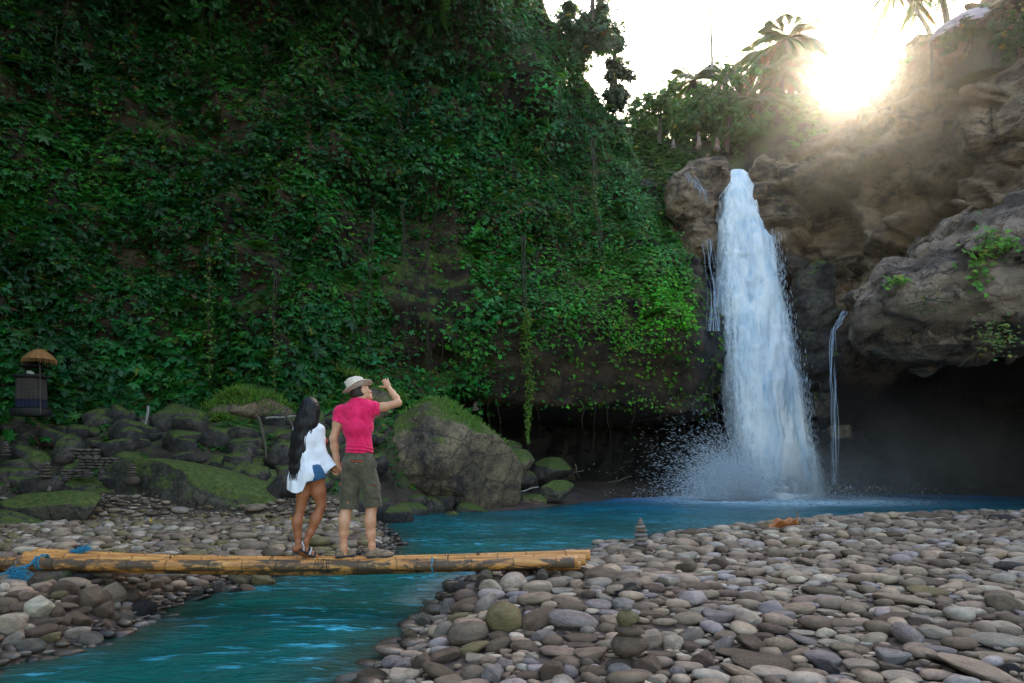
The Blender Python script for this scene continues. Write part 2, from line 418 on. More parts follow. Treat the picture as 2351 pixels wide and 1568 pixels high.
def build_ground():
    xs = np.unique(np.concatenate([np.arange(-60, -12, 1.0), np.arange(-12, 12, .11), np.arange(12, 60.1, 1.0)]))
    ys = np.unique(np.concatenate([np.arange(-40, 2, 1.0), np.arange(2, 22, .11), np.arange(22, 46, .5)]))
    G = np.stack(np.meshgrid(xs, ys, indexing='ij'), -1).reshape(-1, 2)
    z = ground_h(G) + .012 * fbm(np.c_[G, np.zeros(len(G))] * 5, 3, 8)
    me = mesh_np('ground', np.c_[G, z], grid_faces(len(xs), len(ys)))
    link('ground', me, M_GROUND, kind='structure')
build_ground(); log('ground')

# ---------------------------------------------------------------- river
def water_mat():
    m = Mat('river_water'); v = m.coord('Object')
    g = m.n('NewGeometry'); sp = m.n('SeparateXYZ'); m.set(sp.inputs[0], g.outputs['Position'])
    # flow direction: from the pool under the bridge toward the near bank
    vr = m.coord('Object', (1, .32, 1), (0, 0, math.radians(28)))
    vr2 = m.coord('Object', (.4, 1.6, 1), (0, 0, math.radians(-20)))
    n1 = m.noise(vr2, 2.2, 6, .6, .8); n2 = m.noise(vr2, 7, 5, .65, .8); n3 = m.noise(v, 14, 4, .6, .3); big = m.noise(v, .35, 3)
    yy = m.math('MULTIPLY', sp.outputs[1], 1 / 34.0)
    base = m.ramp(yy, [(.10, (.0, .085, .080)), (.3, (.0, .14, .125)), (.55, (.0, .15, .18)), (.72, (.0, .20, .36)), (.84, (.0, .22, .80))])
    base = m.mix(m.ramp(m.math('ADD', m.math('MULTIPLY', big, .5), m.math('MULTIPLY', n1, .5)), [(.4, 0), (.56, .75)]), base, (.0, .055, .042))
    fo = m.math('MULTIPLY', m.ramp(n1, [(.51, 0), (.62, 1)]), m.ramp(n2, [(.47, 0), (.58, 1)]))
    # shallow brown margin where the bed shows
    sh = m.attr('shore', 'Fac')
    c = m.mix(m.math('MULTIPLY', fo, m.ramp(big, [(.35, 1), (.6, .35)])), base, (.08, .52, .74))
    c = m.mix(m.math('MULTIPLY', sh, .75), c, (.035, .04, .022))
    foam = m.math('MULTIPLY', m.attr('foam', 'Fac'), m.ramp(m.noise(v, 5, 6, .7, .5), [(.36, 0), (.54, 1)]))
    c = m.mix(foam, c, (.62, .78, .86))
    h = m.math('ADD', m.math('MULTIPLY', n1, .9), m.math('ADD', m.math('MULTIPLY', n2, .45), m.math('MULTIPLY', n3, .2)))
    return m.done(m.bsdf(color=c, rough=m.math('ADD', .12, m.math('MULTIPLY', foam, .5)), normal=m.bump(h, 1, .09), spec=.4, ior=1.33))
M_WATER = water_mat()
def build_water():
    xs = np.concatenate([np.arange(-60, -12, 2.0), np.arange(-12, 20, .09), np.arange(20, 60.1, 2.0)])
    ys = np.concatenate([np.arange(-40, 2, 2.0), np.arange(2, 14, .07), np.arange(14, 46, .14)])
    G = np.stack(np.meshgrid(xs, ys, indexing='ij'), -1).reshape(-1, 2)
    c, s = math.cos(.5), math.sin(.5)
    F = np.c_[(G[:, 0] * c + G[:, 1] * s) * .8, (-G[:, 0] * s + G[:, 1] * c) * 2.4, np.zeros(len(G))]
    near = (1 - sm(12, 22, G[:, 1]))
    z = .032 * fbm(F * .9, 4, 5) + .012 * ridge(F * 2.7, 3, 6) * near
    plunge = np.exp(-((G[:, 0] - 10.8) ** 2 / 16 + (G[:, 1] - 28) ** 2 / 12))
    z = z + .16 * plunge * fbm(np.c_[G * 1.6, np.zeros(len(G))], 4, 9)
    r = side(SH_R, G, -1); l = side(SH_L, G, 1); d = np.minimum(-r, -l)
    shore = 1 - sm(-.05, .75, d + .2 * fbm(np.c_[G, np.zeros(len(G))], 3, 4))
    foam = np.clip(plunge * 2.6 + .16 * sm(.5, .0, np.abs(d - .25)) * (G[:, 1] > 7) * (r > -1.2), 0, 1)
    me = mesh_np('river', np.c_[G, z], grid_faces(len(xs), len(ys)), True, {'shore': shore, 'foam': foam})
    link('river_water', me, M_WATER, kind='structure')
build_water(); log('water')

# ================================================================ CLIFFS
def path_eval(path, s):
    P = np.array(path, float); d = np.r_[0, np.cumsum(np.linalg.norm(np.diff(P, axis=0), axis=1))]
    X = np.interp(s, d, P[:, 0]); Y = np.interp(s, d, P[:, 1])
    return np.c_[X, Y], d
def smooth_path(path, it=3):
    P = np.array(path, float)
    for _ in range(it):
        Q = [P[0]]
        for a, b in zip(P[:-1], P[1:]): Q += [a * .75 + b * .25, a * .25 + b * .75]
        Q.append(P[-1]); P = np.array(Q)
    return P
def wall(path, zlo, ztop_fn, off_fn, ds, dz):
    P = smooth_path(path); _, d = path_eval(P, np.array([0.]))
    s = np.arange(0, d[-1], ds); XY, _ = path_eval(P, s)
    T = np.gradient(XY, axis=0); T /= np.linalg.norm(T, axis=1)[:, None]
    N = np.c_[T[:, 1], -T[:, 0]]          # points to the river for a path walked left to right
    nz = int(22 / dz); t = np.linspace(0, 1, nz)
    top = ztop_fn(XY[:, 0], s)
    Z = zlo + (top[:, None] - zlo) * t[None]
    X = np.repeat(XY[:, 0], nz); Y = np.repeat(XY[:, 1], nz); z = Z.ravel(); nx = np.repeat(N[:, 0], nz); ny = np.repeat(N[:, 1], nz)
    B = np.c_[X, Y, z]
    o = off_fn(B, np.repeat(s, nz), z, np.repeat(top, nz))
    V = np.c_[X + nx * o[0], Y + ny * o[0], z + o[1]]
    return V, len(s), nz, o
def grid_normals(V, nu, nv):
    G = V.reshape(nu, nv, 3); a = np.gradient(G, axis=0); b = np.gradient(G, axis=1)
    n = np.cross(a, b); n /= np.linalg.norm(n, axis=2)[..., None] + 1e-9
    return n.reshape(-1, 3)
# ---- overgrown cliff on the left of the waterfall
LP = [(-13, -6), (-17, 2), (-19, 9), (-17.5, 17.5), (-13, 20.3), (-9, 21.4), (-4.5, 22.8), (-1.0, 24.6), (1.8, 26.2), (5.0, 27.6), (7.6, 29.0), (8.9, 31.0), (9.6, 34.5), (9.8, 40)]
def l_top(X, s):
    return np.where(s < 30, 23.0, np.interp(X, [-30, -1, 1.6, 2.7, 3.9, 5.2, 6.4, 7.6, 9.2, 9.8], [24, 22.5, 21.8, 19.4, 17.8, 16.6, 15.3, 14.4, 14.0, 14.0]))
def Y_(B): return B[:, 1]
def l_off(B, s, z, top):
    X = B[:, 0]
    cave = sm(-2.6, .2, X) * (B[:, 1] > 18)
    lip = 3.25 + .35 * fbm(B * np.array([.5, .5, 0]), 3, 21) + .8 * sm(-.2, -2.6, X)
    o = -.10 * (z - 3) - 1.0 * sm(.55, 1.0, z / top) * sm(1, 3, X)
    bulge = cave * (1.5 * np.exp(-((z - 6.6) / 2.4) ** 2))
    m = 1.3 * fbm(B * .30, 4, 22) + .85 * fbm(B * np.array([.75, .75, 1.0]), 4, 23) + .26 * ridge(B * np.array([2.2, 2.2, 1.2]), 3, 24)
    m = m * (1 - .45 * cave * (z < 7))
    o = o + bulge + m - cave * sm(lip + .5, lip - .2, z) * 7.0
    o = o - .6 * sm(-6, -4.5, X) * sm(-1.5, -2.6, X) * sm(3, 5, z) * sm(13, 10, z)
    o = o + 5.0 * sm(15.8, 19.5, z) * sm(1.0, -4, X) * (Y_(B) > 14)  # unseen overhang above the left wall, added to cut the sky light on it
    return o, .15 * fbm(B * 1.5, 2, 29)
LV, LNU, LNV, LO = wall(LP, -1.2, l_top, l_off, .13, .13)
LN = grid_normals(LV, LNU, LNV)
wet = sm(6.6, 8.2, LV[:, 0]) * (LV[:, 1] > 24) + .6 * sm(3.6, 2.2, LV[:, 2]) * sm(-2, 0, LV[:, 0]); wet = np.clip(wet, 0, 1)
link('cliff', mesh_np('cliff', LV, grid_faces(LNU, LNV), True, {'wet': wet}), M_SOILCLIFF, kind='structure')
log('left cliff', len(LV))
# ---- bare layered cliff on the right of the waterfall
RP = [(11.0, 40), (11.2, 35), (11.7, 32.2), (12.9, 31.2), (14.8, 29.8), (16.4, 27.5), (17.6, 24.5), (18.8, 20.5), (21.5, 15), (26, 8), (28, 0)]
def r_top(X, s):
    return np.interp(X, [10.9, 11.8, 12.4, 13.6, 14.6, 16.0, 16.9, 17.8, 19, 30], [15.6, 16.3, 16.5, 16.6, 17.3, 18.6, 19.4, 18.0, 16.5, 17])
def r_off(B, s, z, top):
    X = B[:, 0]
    lip = 3.4 + 2.9 * sm(13.8, 15.2, X) + .3 * fbm(B * np.array([.7, .7, 0]), 3, 41)
    tz = z + .16 * (X - 12) + .5 * fbm(B * .3, 2, 46)
    st = tz * .85 + .35 * fbm(B * .6, 3, 42); fr = st - np.floor(st); q = np.floor(st)
    ledge = .55 * _h(q.astype(int), q.astype(int) * 0, q.astype(int) * 0, 5) + .3 * sm(.0, .12, fr) - .22 * fr
    wob = .35 * np.c_[fbm(B, 2, 43), fbm(B, 2, 44), fbm(B, 2, 45)]
    a1, e1 = facet(B * np.array([.30, .30, .40]) + wob * .5, 4, .9); a2, e2 = facet(B * np.array([.75, .75, 1.0]) + wob, 6, .9); a3, e3 = facet(B * 2.0 + wob, 8, .8)
    blk = 1.5 * a1 - .5 * sm(.10, .0, e1) + .55 * a2 - .22 * sm(.07, .0, e2) + .14 * a3
    o = .35 * ledge + blk + .4 * fbm(B * .3, 3, 47) + .07 * fbm(B * 3, 4, 48)
    o = o + 1.0 * np.exp(-((z - 13.5) / 2.5) ** 2) - 1.5 * sm(.82, 1.0, z / top)
    o = o - sm(lip + .3, lip - .25, z) * (6.5 * sm(13.0, 15.5, X) + 2.0)
    return o, .08 * fbm(B * 2, 2, 49)
RV, RNU, RNV, RO = wall(RP, -1.2, r_top, r_off, .09, .10)
RN = grid_normals(RV, RNU, RNV)
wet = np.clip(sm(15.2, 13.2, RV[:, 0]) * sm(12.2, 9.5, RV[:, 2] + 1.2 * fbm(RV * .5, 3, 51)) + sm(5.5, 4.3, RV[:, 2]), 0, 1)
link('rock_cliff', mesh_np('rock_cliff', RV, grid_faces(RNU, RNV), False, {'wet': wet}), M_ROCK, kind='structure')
log('right cliff', len(RV))
# ---- rock overhang that hangs over the cave on the right
def sdf_rock(name, lo, hi, h, ells, amp, fr, seed, mat, cells=0, **kw):
    S = SDF(lo, hi, h, pad=2.0)
    for c, r, k in ells: S.ell(c, r, k)
    P = S.all().reshape(-1, 3); f = S.f.reshape(-1)
    m = np.abs(f) < amp * 2.6 + .1
    Q = P[m].astype(float)
    dsp = amp * fbm(Q * fr, 5, seed) + .35 * amp * ridge(Q * fr * 2.7, 3, seed + 7) + .12 * amp * fbm(Q * fr * 9, 3, seed + 9)
    if cells:
        a, b = facet(Q * cells + .3 * fbm(Q * fr, 2, seed + 5)[:, None], seed, .8); dsp = dsp + amp * .9 * a + amp * .4 * sm(.08, 0, b)
    f[m] += dsp.astype(np.float32)
    me = S.mesh(name, f.reshape(S.f.shape))
    return link(name, me, mat, **kw)
sdf_rock('rock_overhang', (8.6, 15.5, 3.0), (24, 30, 13.5), .12,
         [((12.75, 21.3, 6.2), (1.9, 2.4, 1.5), .8), ((15.0, 21.0, 6.6), (3.0, 3.2, 1.75), 1.0), ((18.2, 19.8, 6.9), (3.6, 3.8, 2.3), 1.0), ((17.2, 23.2, 8.2), (3.2, 4.0, 1.9), 1.0)],
         .42, .6, 61, M_LOBE, .9, kind='structure')
# wet buttresses beside the fall and the ledge rock at its lip
sdf_rock('rock_buttress', (10.5, 26.5, 2.4), (14.5, 33, 11.5), .10,
         [((12.75, 29.9, 6.4), (.62, .9, 3.3), .5), ((13.4, 29.5, 5.6), (.5, .8, 2.3), .5), ((13.3, 30, 8.6), (1.0, 1.0, 1.7), .6)],
         .28, 1.0, 71, M_BOULDER_DARK, 1.1, kind='structure')
sdf_rock('rock_ledge', (6.8, 29, 10.5), (13, 34.5, 17), .10,
         [((11.45, 31.1, 14.6), (.62, .8, 1.1), .2), ((9.35, 30.9, 14.3), (.55, .7, .95), .25), ((9.0, 31.6, 14.75), (1.0, 1.4, .8), .4), ((8.0, 31.0, 13.6), (1.0, 1.3, 1.2), .5), ((9.6, 32.4, 12.6), (.8, 1.6, 1.6), .5), ((8.6, 31.6, 12.0), (1.0, 1.4, 1.4), .5)],
         .22, 1.1, 81, M_ROCK, 1.2, kind='structure')
# plateau above the falls, from which the river drops
xs = np.arange(-60, 75, .8); ys = np.arange(30, 130, .8)
G = np.stack(np.meshgrid(xs, ys, indexing='ij'), -1).reshape(-1, 2)
ch = np.exp(-((G[:, 0] - 10.4 - .15 * (G[:, 1] - 32)) / 1.6) ** 2)
z = 14.4 + 4.9 * sm(33.2, 37, G[:, 1]) + .7 * fbm(np.c_[G * .2, np.zeros(len(G))], 4, 91) + 1.8 * sm(11.6, 15, G[:, 0]) + .05 * (G[:, 1] - 34) * (1 - ch) - (.8 + 1.6 * sm(33.2, 36, G[:, 1])) * ch * (1 - sm(34.5, 36.2, G[:, 1]))
z = np.where(G[:, 0] < 3, z + 6 * sm(3, -2, G[:, 0]), z)
F = grid_faces(len(xs), len(ys)); cen = G[F].mean(1)
keep = (cen[:, 1] > 33.5) | ((cen[:, 0] < -3) & (cen[:, 1] > 31))
link('plateau_ground', mesh_np('plateau', np.c_[G, z], F[keep]), M_GROUND, kind='structure')
log('plateau')

# ================================================================ FOLIAGE
def wallD(V, x, y, dflt, r=14):
    u = CX + V[:, 0] / np.maximum(V[:, 1], 1) * FPX; v = HY - (V[:, 2] - CZ) / np.maximum(V[:, 1], 1) * FPX
    m = ((u - x) ** 2 + (v - y) ** 2 < r * r) & (V[:, 1] > 10); return float(V[m, 1].min()) if m.any() else dflt
def frames(d, up):
    d = d / (np.linalg.norm(d, axis=1)[:, None] + 1e-9)
    s = np.cross(up, d); s /= np.linalg.norm(s, axis=1)[:, None] + 1e-9
    u = np.cross(d, s); return d, s, u
def leaves(P, D, U, L, Wd, col, fold=.18, droop=.15):
    """pointed, folded leaves: base P, direction D, up U"""
    D, S, U = frames(D, U); n = len(P); L = np.broadcast_to(L, (n,))[:, None]; Wd = np.broadcast_to(Wd, (n,))[:, None]
    mid = P + D * L * .45 + U * L * .05
    V = np.stack([P, mid + S * Wd - U * L * fold, P + D * L - U * L * droop, mid - S * Wd - U * L * fold, mid], 1).reshape(-1, 3)
    i = np.arange(n)[:, None] * 5
    T = np.concatenate([i + np.array([[0, 4, 1]]), i + np.array([[4, 2, 1]]), i + np.array([[0, 3, 4]]), i + np.array([[4, 3, 2]])])
    return V, T, np.repeat(col, 5, 0)
def leafcol(n, base, var=.3, hue=.25, yellow=.0):
    c = np.array(base)[None] * np.exp(rng.normal(0, var, n))[:, None]
    c = c * np.c_[np.exp(rng.normal(0, hue, n)), np.ones(n), np.exp(rng.normal(0, hue, n))]
    if yellow:
        m = rng.random(n) < yellow; c[m] = np.array([.30, .24, .02]) * rng.uniform(.5, 1.1, (m.sum(), 1))
    return np.clip(c, 0, .8)
def sprigs(P, N, size, base, k=5, upw=.7, droop=.35, wid=.26, var=.3, yellow=.01, colmul=None):
    n = len(P); up = np.array([0, 0, 1.])
    A = N * .75 + up * upw + rng.normal(0, .3, (n, 3)); A /= np.linalg.norm(A, axis=1)[:, None]
    E = np.cross(A, rng.normal(0, 1, (n, 3))); E /= np.linalg.norm(E, axis=1)[:, None]; E2 = np.cross(A, E)
    ph = np.arange(k) / k * 2 * math.pi
    d = np.cos(ph)[None, :, None] * E[:, None] + np.sin(ph)[None, :, None] * E2[:, None] + A[:, None] * rng.uniform(-droop, droop * .5, (n, k, 1)) - up * .25
    sz = np.broadcast_to(size, (n,))
    c = leafcol(n, base, var, yellow=yellow)
    if colmul is not None: c = c * colmul
    return leaves(np.repeat(P, k, 0), d.reshape(-1, 3), np.repeat(A, k, 0), np.repeat(sz, k) * rng.uniform(.75, 1.15, n * k), np.repeat(sz, k) * wid, np.repeat(c, k, 0))
def stack_obj(name, parts, mat, smooth=False, **kw):
    V = []; T = []; Cc = []; o = 0
    for v, t, c in parts: V.append(v); T.append(t + o); Cc.append(c); o += len(v)
    return link(name, mesh_np(name, np.concatenate(V), np.concatenate(T), smooth, {'tint': np.concatenate(Cc)}), mat, **kw)
def sample_wall(V, N, nu, nv, n, mask):
    """n random points on a wall grid, kept with probability mask(point)"""
    u = rng.random(n) * (nu - 1.001); v = rng.random(n) * (nv - 1.001)
    iu, iv = u.astype(int), v.astype(int); fu, fv = (u - iu)[:, None], (v - iv)[:, None]
    G = V.reshape(nu, nv, 3); H = N.reshape(nu, nv, 3)
    def il(A): return (A[iu, iv] * (1 - fu) + A[iu + 1, iv] * fu) * (1 - fv) + (A[iu, iv + 1] * (1 - fu) + A[iu + 1, iv + 1] * fu) * fv
    P = il(G); Q = il(H); Q /= np.linalg.norm(Q, axis=1)[:, None]
    # even out stretched cells
    a = np.linalg.norm(np.cross(G[iu + 1, iv] - G[iu, iv], G[iu, iv + 1] - G[iu, iv]), axis=1)
    keep = rng.random(n) < np.clip(a / np.percentile(a, 80), 0, 1) * mask(P, Q)
    return P[keep], Q[keep]
def px(P): return CX + P[:, 0] / P[:, 1] * FPX, HY - (P[:, 2] - CZ) / P[:, 1] * FPX
def l_mask(P, N):
    X, Y, Z = P.T
    front = (Y > 12) | (X < -8)
    m = np.clip(.82 + 1.1 * fbm(P * .5, 3, 101), .0, 1)
    cave = sm(-2.6, .2, X) * (Y > 18)
    lowlim = 6.5 + .8 * fbm(P * .6, 3, 102)
    m = m * (1 - cave * sm(lowlim + .9, lowlim - .9, Z) * .975)
    m = m * (1 - .9 * sm(-4.7, -4.0, X + .5 * fbm(P * .8, 2, 111)) * sm(-1.4, -2.0, X + .5 * fbm(P * .8, 2, 112)) * sm(4, 5.0, Z) * sm(11.6, 10.2, Z))     # bare strip with roots
    m = m * (1 - .6 * np.exp(-((X - 1.8) / 2.2) ** 2 - ((Z - 9.6) / 1.5) ** 2))                           # dry brown patch
    m = m * (1 - .97 * sm(6.9, 7.8, X)* sm(13.5, 12.5, Z)) * (Z > 1.6) * front
    m = m * (1 - .75 * sm(.12, .35, fbm(P * 1.1 + 40, 3, 104)))
    return m
P, N = sample_wall(LV, LN, LNU, LNV, 230000, l_mask)
vis = P[:, 1] > 5
off = rng.uniform(.02, .5, len(P)) ** 1.0
P = P + N * (off * (.5 + 2.0 * sm(.05, .45, fbm(P * .9, 3, 113))))[:, None]
X, Y, Z = P.T
sz = (.135 + .075 * sm(9, 4, Z) * sm(-2, -6, X) - .04 * sm(-2, 4, X)) * rng.uniform(.7, 1.3, len(P))
dry = .35 * np.exp(-((X - 1.8) / 2.6) ** 2 - ((Z - 9.6) / 1.8) ** 2) + .10 * (fbm(P * .5 + 9, 2, 105) > .35)
zone = fbm(P * .4, 3, 106); mac = np.exp(.9 * fbm(P * .28 + 5, 3, 108) + .5 * fbm(P * 1.3, 2, 109)) * (1 - .45 * sm(-3, -9, X)) * (1 - .25 * sm(10, 14, Z))  # patchy tone; leaf colour also darkened leftward and upward to stand for shade
cm = np.stack([.75 + .5 * sm(0, .5, zone) + 1.9 * sm(0, 5, X) * sm(11, 7.5, Z), 1 + .5 * sm(0, .5, zone) + 1.0 * sm(-1, 5, X) * sm(11, 7.5, Z), .9 + .5 * sm(-.1, -.5, zone)], 1)  # yellow-green boost on the bulge puts a sunlit look into the leaf colour
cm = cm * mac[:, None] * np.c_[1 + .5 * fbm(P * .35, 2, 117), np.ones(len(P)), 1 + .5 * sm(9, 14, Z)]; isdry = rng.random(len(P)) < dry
sp_ = fbm(P * .55 + 70, 3, 107) + .25 * rng.normal(0, 1, len(P)); kinds_ = ((sp_ < .12) & ~isdry, (sp_ >= .12) & (sp_ < .38) & ~isdry, (sp_ >= .38) & ~isdry)
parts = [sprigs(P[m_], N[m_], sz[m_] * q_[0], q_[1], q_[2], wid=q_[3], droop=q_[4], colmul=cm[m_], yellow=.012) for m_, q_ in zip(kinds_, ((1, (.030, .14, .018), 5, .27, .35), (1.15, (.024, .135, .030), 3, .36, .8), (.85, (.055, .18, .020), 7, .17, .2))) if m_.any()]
# scattered big leaved plants
big = (rng.random(len(P)) < .006) & (X < -2)
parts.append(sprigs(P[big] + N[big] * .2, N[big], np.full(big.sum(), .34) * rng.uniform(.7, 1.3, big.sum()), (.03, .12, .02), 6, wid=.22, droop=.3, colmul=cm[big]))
if isdry.any(): parts.append(sprigs(P[isdry], N[isdry], sz[isdry] * .8, (.10, .062, .02), 5))
stack_obj('foliage', parts, M_LEAF, kind='stuff')
log('foliage sprigs', len(P))
# fine ground-hugging leaves between the big ones
P, N = sample_wall(LV, LN, LNU, LNV, 320000, lambda P, N: np.clip(l_mask(P, N) * 1.3 + .16 * sm(-3, 0, P[:, 0]) * (P[:, 2] > 3.6) * (fbm(P * .9, 3, 118) > 0), 0, 1))
P = P + N * rng.uniform(0, .14, (len(P), 1)); X, Y, Z = P.T
zone = fbm(P * .7, 3, 116)
cm = np.stack([.8 + .8 * sm(0, .5, zone) + 1.9 * sm(0, 5, X) * sm(11, 6.5, Z), 1 + .5 * sm(0, .5, zone) + 1.0 * sm(-1, 5, X) * sm(11, 6.5, Z), np.ones(len(P))], 1)  # creeping leaves on the bulge get the same sunlit look painted in
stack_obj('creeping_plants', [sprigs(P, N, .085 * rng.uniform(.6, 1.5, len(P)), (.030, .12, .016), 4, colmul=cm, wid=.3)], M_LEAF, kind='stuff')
# fern fronds
def ferns(P, N, L, base, nfr=6, nl=9):
    out = []; n = len(P); up = np.array([0, 0, 1.])
    for k in range(nfr):
        a = rng.uniform(0, 2 * math.pi, n); e = N + up * .5 + .9 * np.c_[np.cos(a), np.sin(a), .3 * rng.normal(0, 1, n)]; e /= np.linalg.norm(e, axis=1)[:, None]
        D0, S, U = frames(e, np.broadcast_to(up, e.shape))
        LL = L * rng.uniform(.7, 1.2, n); c = leafcol(n, base, .25)
        for j in range(nl):
            t = (j + 1) / (nl + 1); b = P + D0 * (LL * t)[:, None] - up * (LL * .55 * t * t)[:, None]
            w = LL * .34 * math.sin(math.pi * (t * .8 + .15))
            for sg in (-1, 1):
                out.append(leaves(b, S * sg + D0 * .45 - up * .25, U + up * .3, w, w * .2, c, .05, .1))
    return out
def f_mask(P, N): return np.clip(fbm(P * .8, 2, 121) * 2.5, 0, 1) * l_mask(P, N)
P, N = sample_wall(LV, LN, LNU, LNV, 7500, f_mask)
stack_obj('ferns', ferns(P, N, .5 * rng.uniform(.6, 1.4, len(P)), (.05, .16, .022)), M_LEAF, kind='stuff')
log('ferns', len(P))
# hanging roots and lianas over the bare strip and the underside: too many and thin to count
mb = MB()
def hang(x0, y0, z0, ln, r, tone, wob=.12, n=12):
    t = np.linspace(0, 1, n); ph = rng.uniform(0, 6, 4)
    p = np.c_[x0 + wob * np.sin(t * 5 + ph[0]) * t + wob * .3 * np.sin(t * 17 + ph[1]), y0 + wob * np.cos(t * 4 + ph[2]) * t, z0 - ln * t]
    mb.tube(p, r * (1 - .6 * t), 4, tone, False)
def r_mask(P, N):
    X, Y, Z = P.T
    strip = sm(-4.9, -4.0, X) * sm(-1.2, -2.1, X) * sm(5, 6.5, Z) * sm(14.5, 12.5, Z)
    return np.clip(strip + .10 * (Z > 4) * (Y > 14) + .5 * sm(-2, 1, X) * sm(8.2, 7.2, Z) * sm(3, 4, Z) + .35 * sm(-3, 1, X) * sm(9, 10, Z) * sm(15, 12, Z), 0, 1) * (Y > 14)
P, N = sample_wall(LV, LN, LNU, LNV, 2600, r_mask)
for p, q in zip(P, N):
    hang(p[0] + q[0] * .3, p[1] + q[1] * .3 - .05, p[2], rng.uniform(.6, 3.2), rng.uniform(.006, .02), np.array([1, .9, .8]) * rng.uniform(.5, 1.3))
link('hanging_roots', mb.mesh('hanging_roots'), M_VINE, kind='stuff'); log('roots', len(P))
# sparse greenery on the rock cliff and along its rim
def rr_mask(P, N):
    X, Y, Z = P.T; top = r_top(X, 0)
    return np.clip(.9 * sm(.93, .985, Z / top) * (X > 14.5) + .35 * sm(.3, .55, fbm(P * .8, 3, 131)) * (N[:, 2] > .15) * (Z > 4), 0, 1)
P, N = sample_wall(RV, RN, RNU, RNV, 30000, rr_mask)
stack_obj('cliff_weeds', [sprigs(P + N * .08, N, .12 * rng.uniform(.6, 1.4, len(P)), (.05, .12, .02), 5)], M_LEAF, kind='stuff')
log('weeds', len(P))
# back wall of the cave behind the fall
s = np.arange(-4.5, 26, .15); zz = np.arange(-1.2, 15.5, .15)
G = np.stack(np.meshgrid(s, zz, indexing='ij'), -1).reshape(-1, 2)
B = np.c_[G[:, 0], np.interp(G[:, 0], [-4.5, -2, 3, 12, 18, 26], [27, 30.5, 34, 36.4, 34, 26]), G[:, 1]]
B[:, 1] -= .7 * fbm(B * .5, 4, 141) + .5 * ridge(B * 1.2, 3, 142) + .06 * np.maximum(B[:, 2], 0)
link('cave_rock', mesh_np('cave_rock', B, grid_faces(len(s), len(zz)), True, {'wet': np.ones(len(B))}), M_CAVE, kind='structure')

# undergrowth on the plateau edge
n = 26000; X = rng.uniform(3, 17, n); Y = rng.uniform(33.6, 46, n)
ch_ = np.exp(-((X - 10.4 - .15 * (Y - 32)) / 1.6) ** 2)
Z = 14.4 + 4.9 * sm(33.2, 37, Y) + .7 * fbm(np.c_[X * .2, Y * .2, 0 * X], 4, 91) + 1.8 * sm(11.6, 15, X) + .05 * (Y - 34) * (1 - ch_) - (.8 + 1.6 * sm(33.2, 36, Y)) * ch_ * (1 - sm(34.5, 36.2, Y))
k_ = (ch_ * (Y < 35.5) < .4) & (fbm(np.c_[X, Y, 0 * X] * .6, 3, 151) > -.25)
P = np.c_[X, Y, Z + .25 * rng.random(n)][k_]
stack_obj('undergrowth', [sprigs(P, np.tile([0, -.4, 1.], (len(P), 1)), .17 * rng.uniform(.6, 1.5, len(P)), (.05, .12, .02), 5)], M_LEAF, kind='stuff')
# ================================================================ WATERFALL
def fall_mat(name, alpha):
    m = Mat(name); e = m.attr('edge', 'Fac'); t = m.attr('drop', 'Fac')
    v = m.coord('Object', (1, 1, .22)); v2 = m.coord('Object', (1, 1, .10))
    n1 = m.noise(v, 1.1, 6, .62, .6); n2 = m.noise(v2, 4.5, 6, .7, .2); n3 = m.noise(m.coord('Object', (1, 1, .5)), 9, 4, .7)
    f = m.math('ADD', m.math('MULTIPLY', n1, .6), m.math('MULTIPLY', n2, .4))
    c = m.ramp(f, [(.30, (.26, .42, .60)), (.43, (.60, .74, .87)), (.55, (.93, .96, .99))])
    h = m.math('ADD', m.math('MULTIPLY', n1, 1.2), m.math('ADD', m.math('MULTIPLY', n2, .7), m.math('MULTIPLY', n3, .15)))
    kw = dict(color=c, rough=.7, normal=m.bump(h, .7, .09), spec=.3)
    if alpha:
        d = m.math('ADD', m.math('MULTIPLY', n2, .75), m.math('MULTIPLY', n3, .45))
        d = m.math('SUBTRACT', d, m.math('MULTIPLY', e, .42)); d = m.math('ADD', d, .03)
        kw['alpha'] = m.ramp(d, [(.22, 0), (.5, alpha)])
    b = m.bsdf(**kw); tr = m.n('BsdfTranslucent'); m.set(tr.inputs[0], c)
    x = m.n('MixShader'); x.inputs[0].default_value = .0 if alpha else .3; m.nt.links.new(b.outputs[0], x.inputs[1]); m.nt.links.new(tr.outputs[0], x.inputs[2])
    return m.done(b if alpha else x)
M_FALL = fall_mat('falling_water', 0); M_VEIL = fall_mat('water_veil', .85); M_FOAM = fall_mat('foam', .8)
YS = [385, 400, 430, 480, 520, 560, 600, 700, 800, 900, 1000, 1080, 1150]
LE = [1684, 1666, 1656, 1655, 1652, 1652, 1651, 1650, 1656, 1668, 1684, 1700, 1705]
RE = [1700, 1716, 1730, 1742, 1755, 1770, 1778, 1796, 1816, 1838, 1855, 1870, 1885]
WOB = 1
def fall_D(y): return 31.4 - 2.6 * np.sqrt(np.clip((y - 390) / 760, 0, 1))
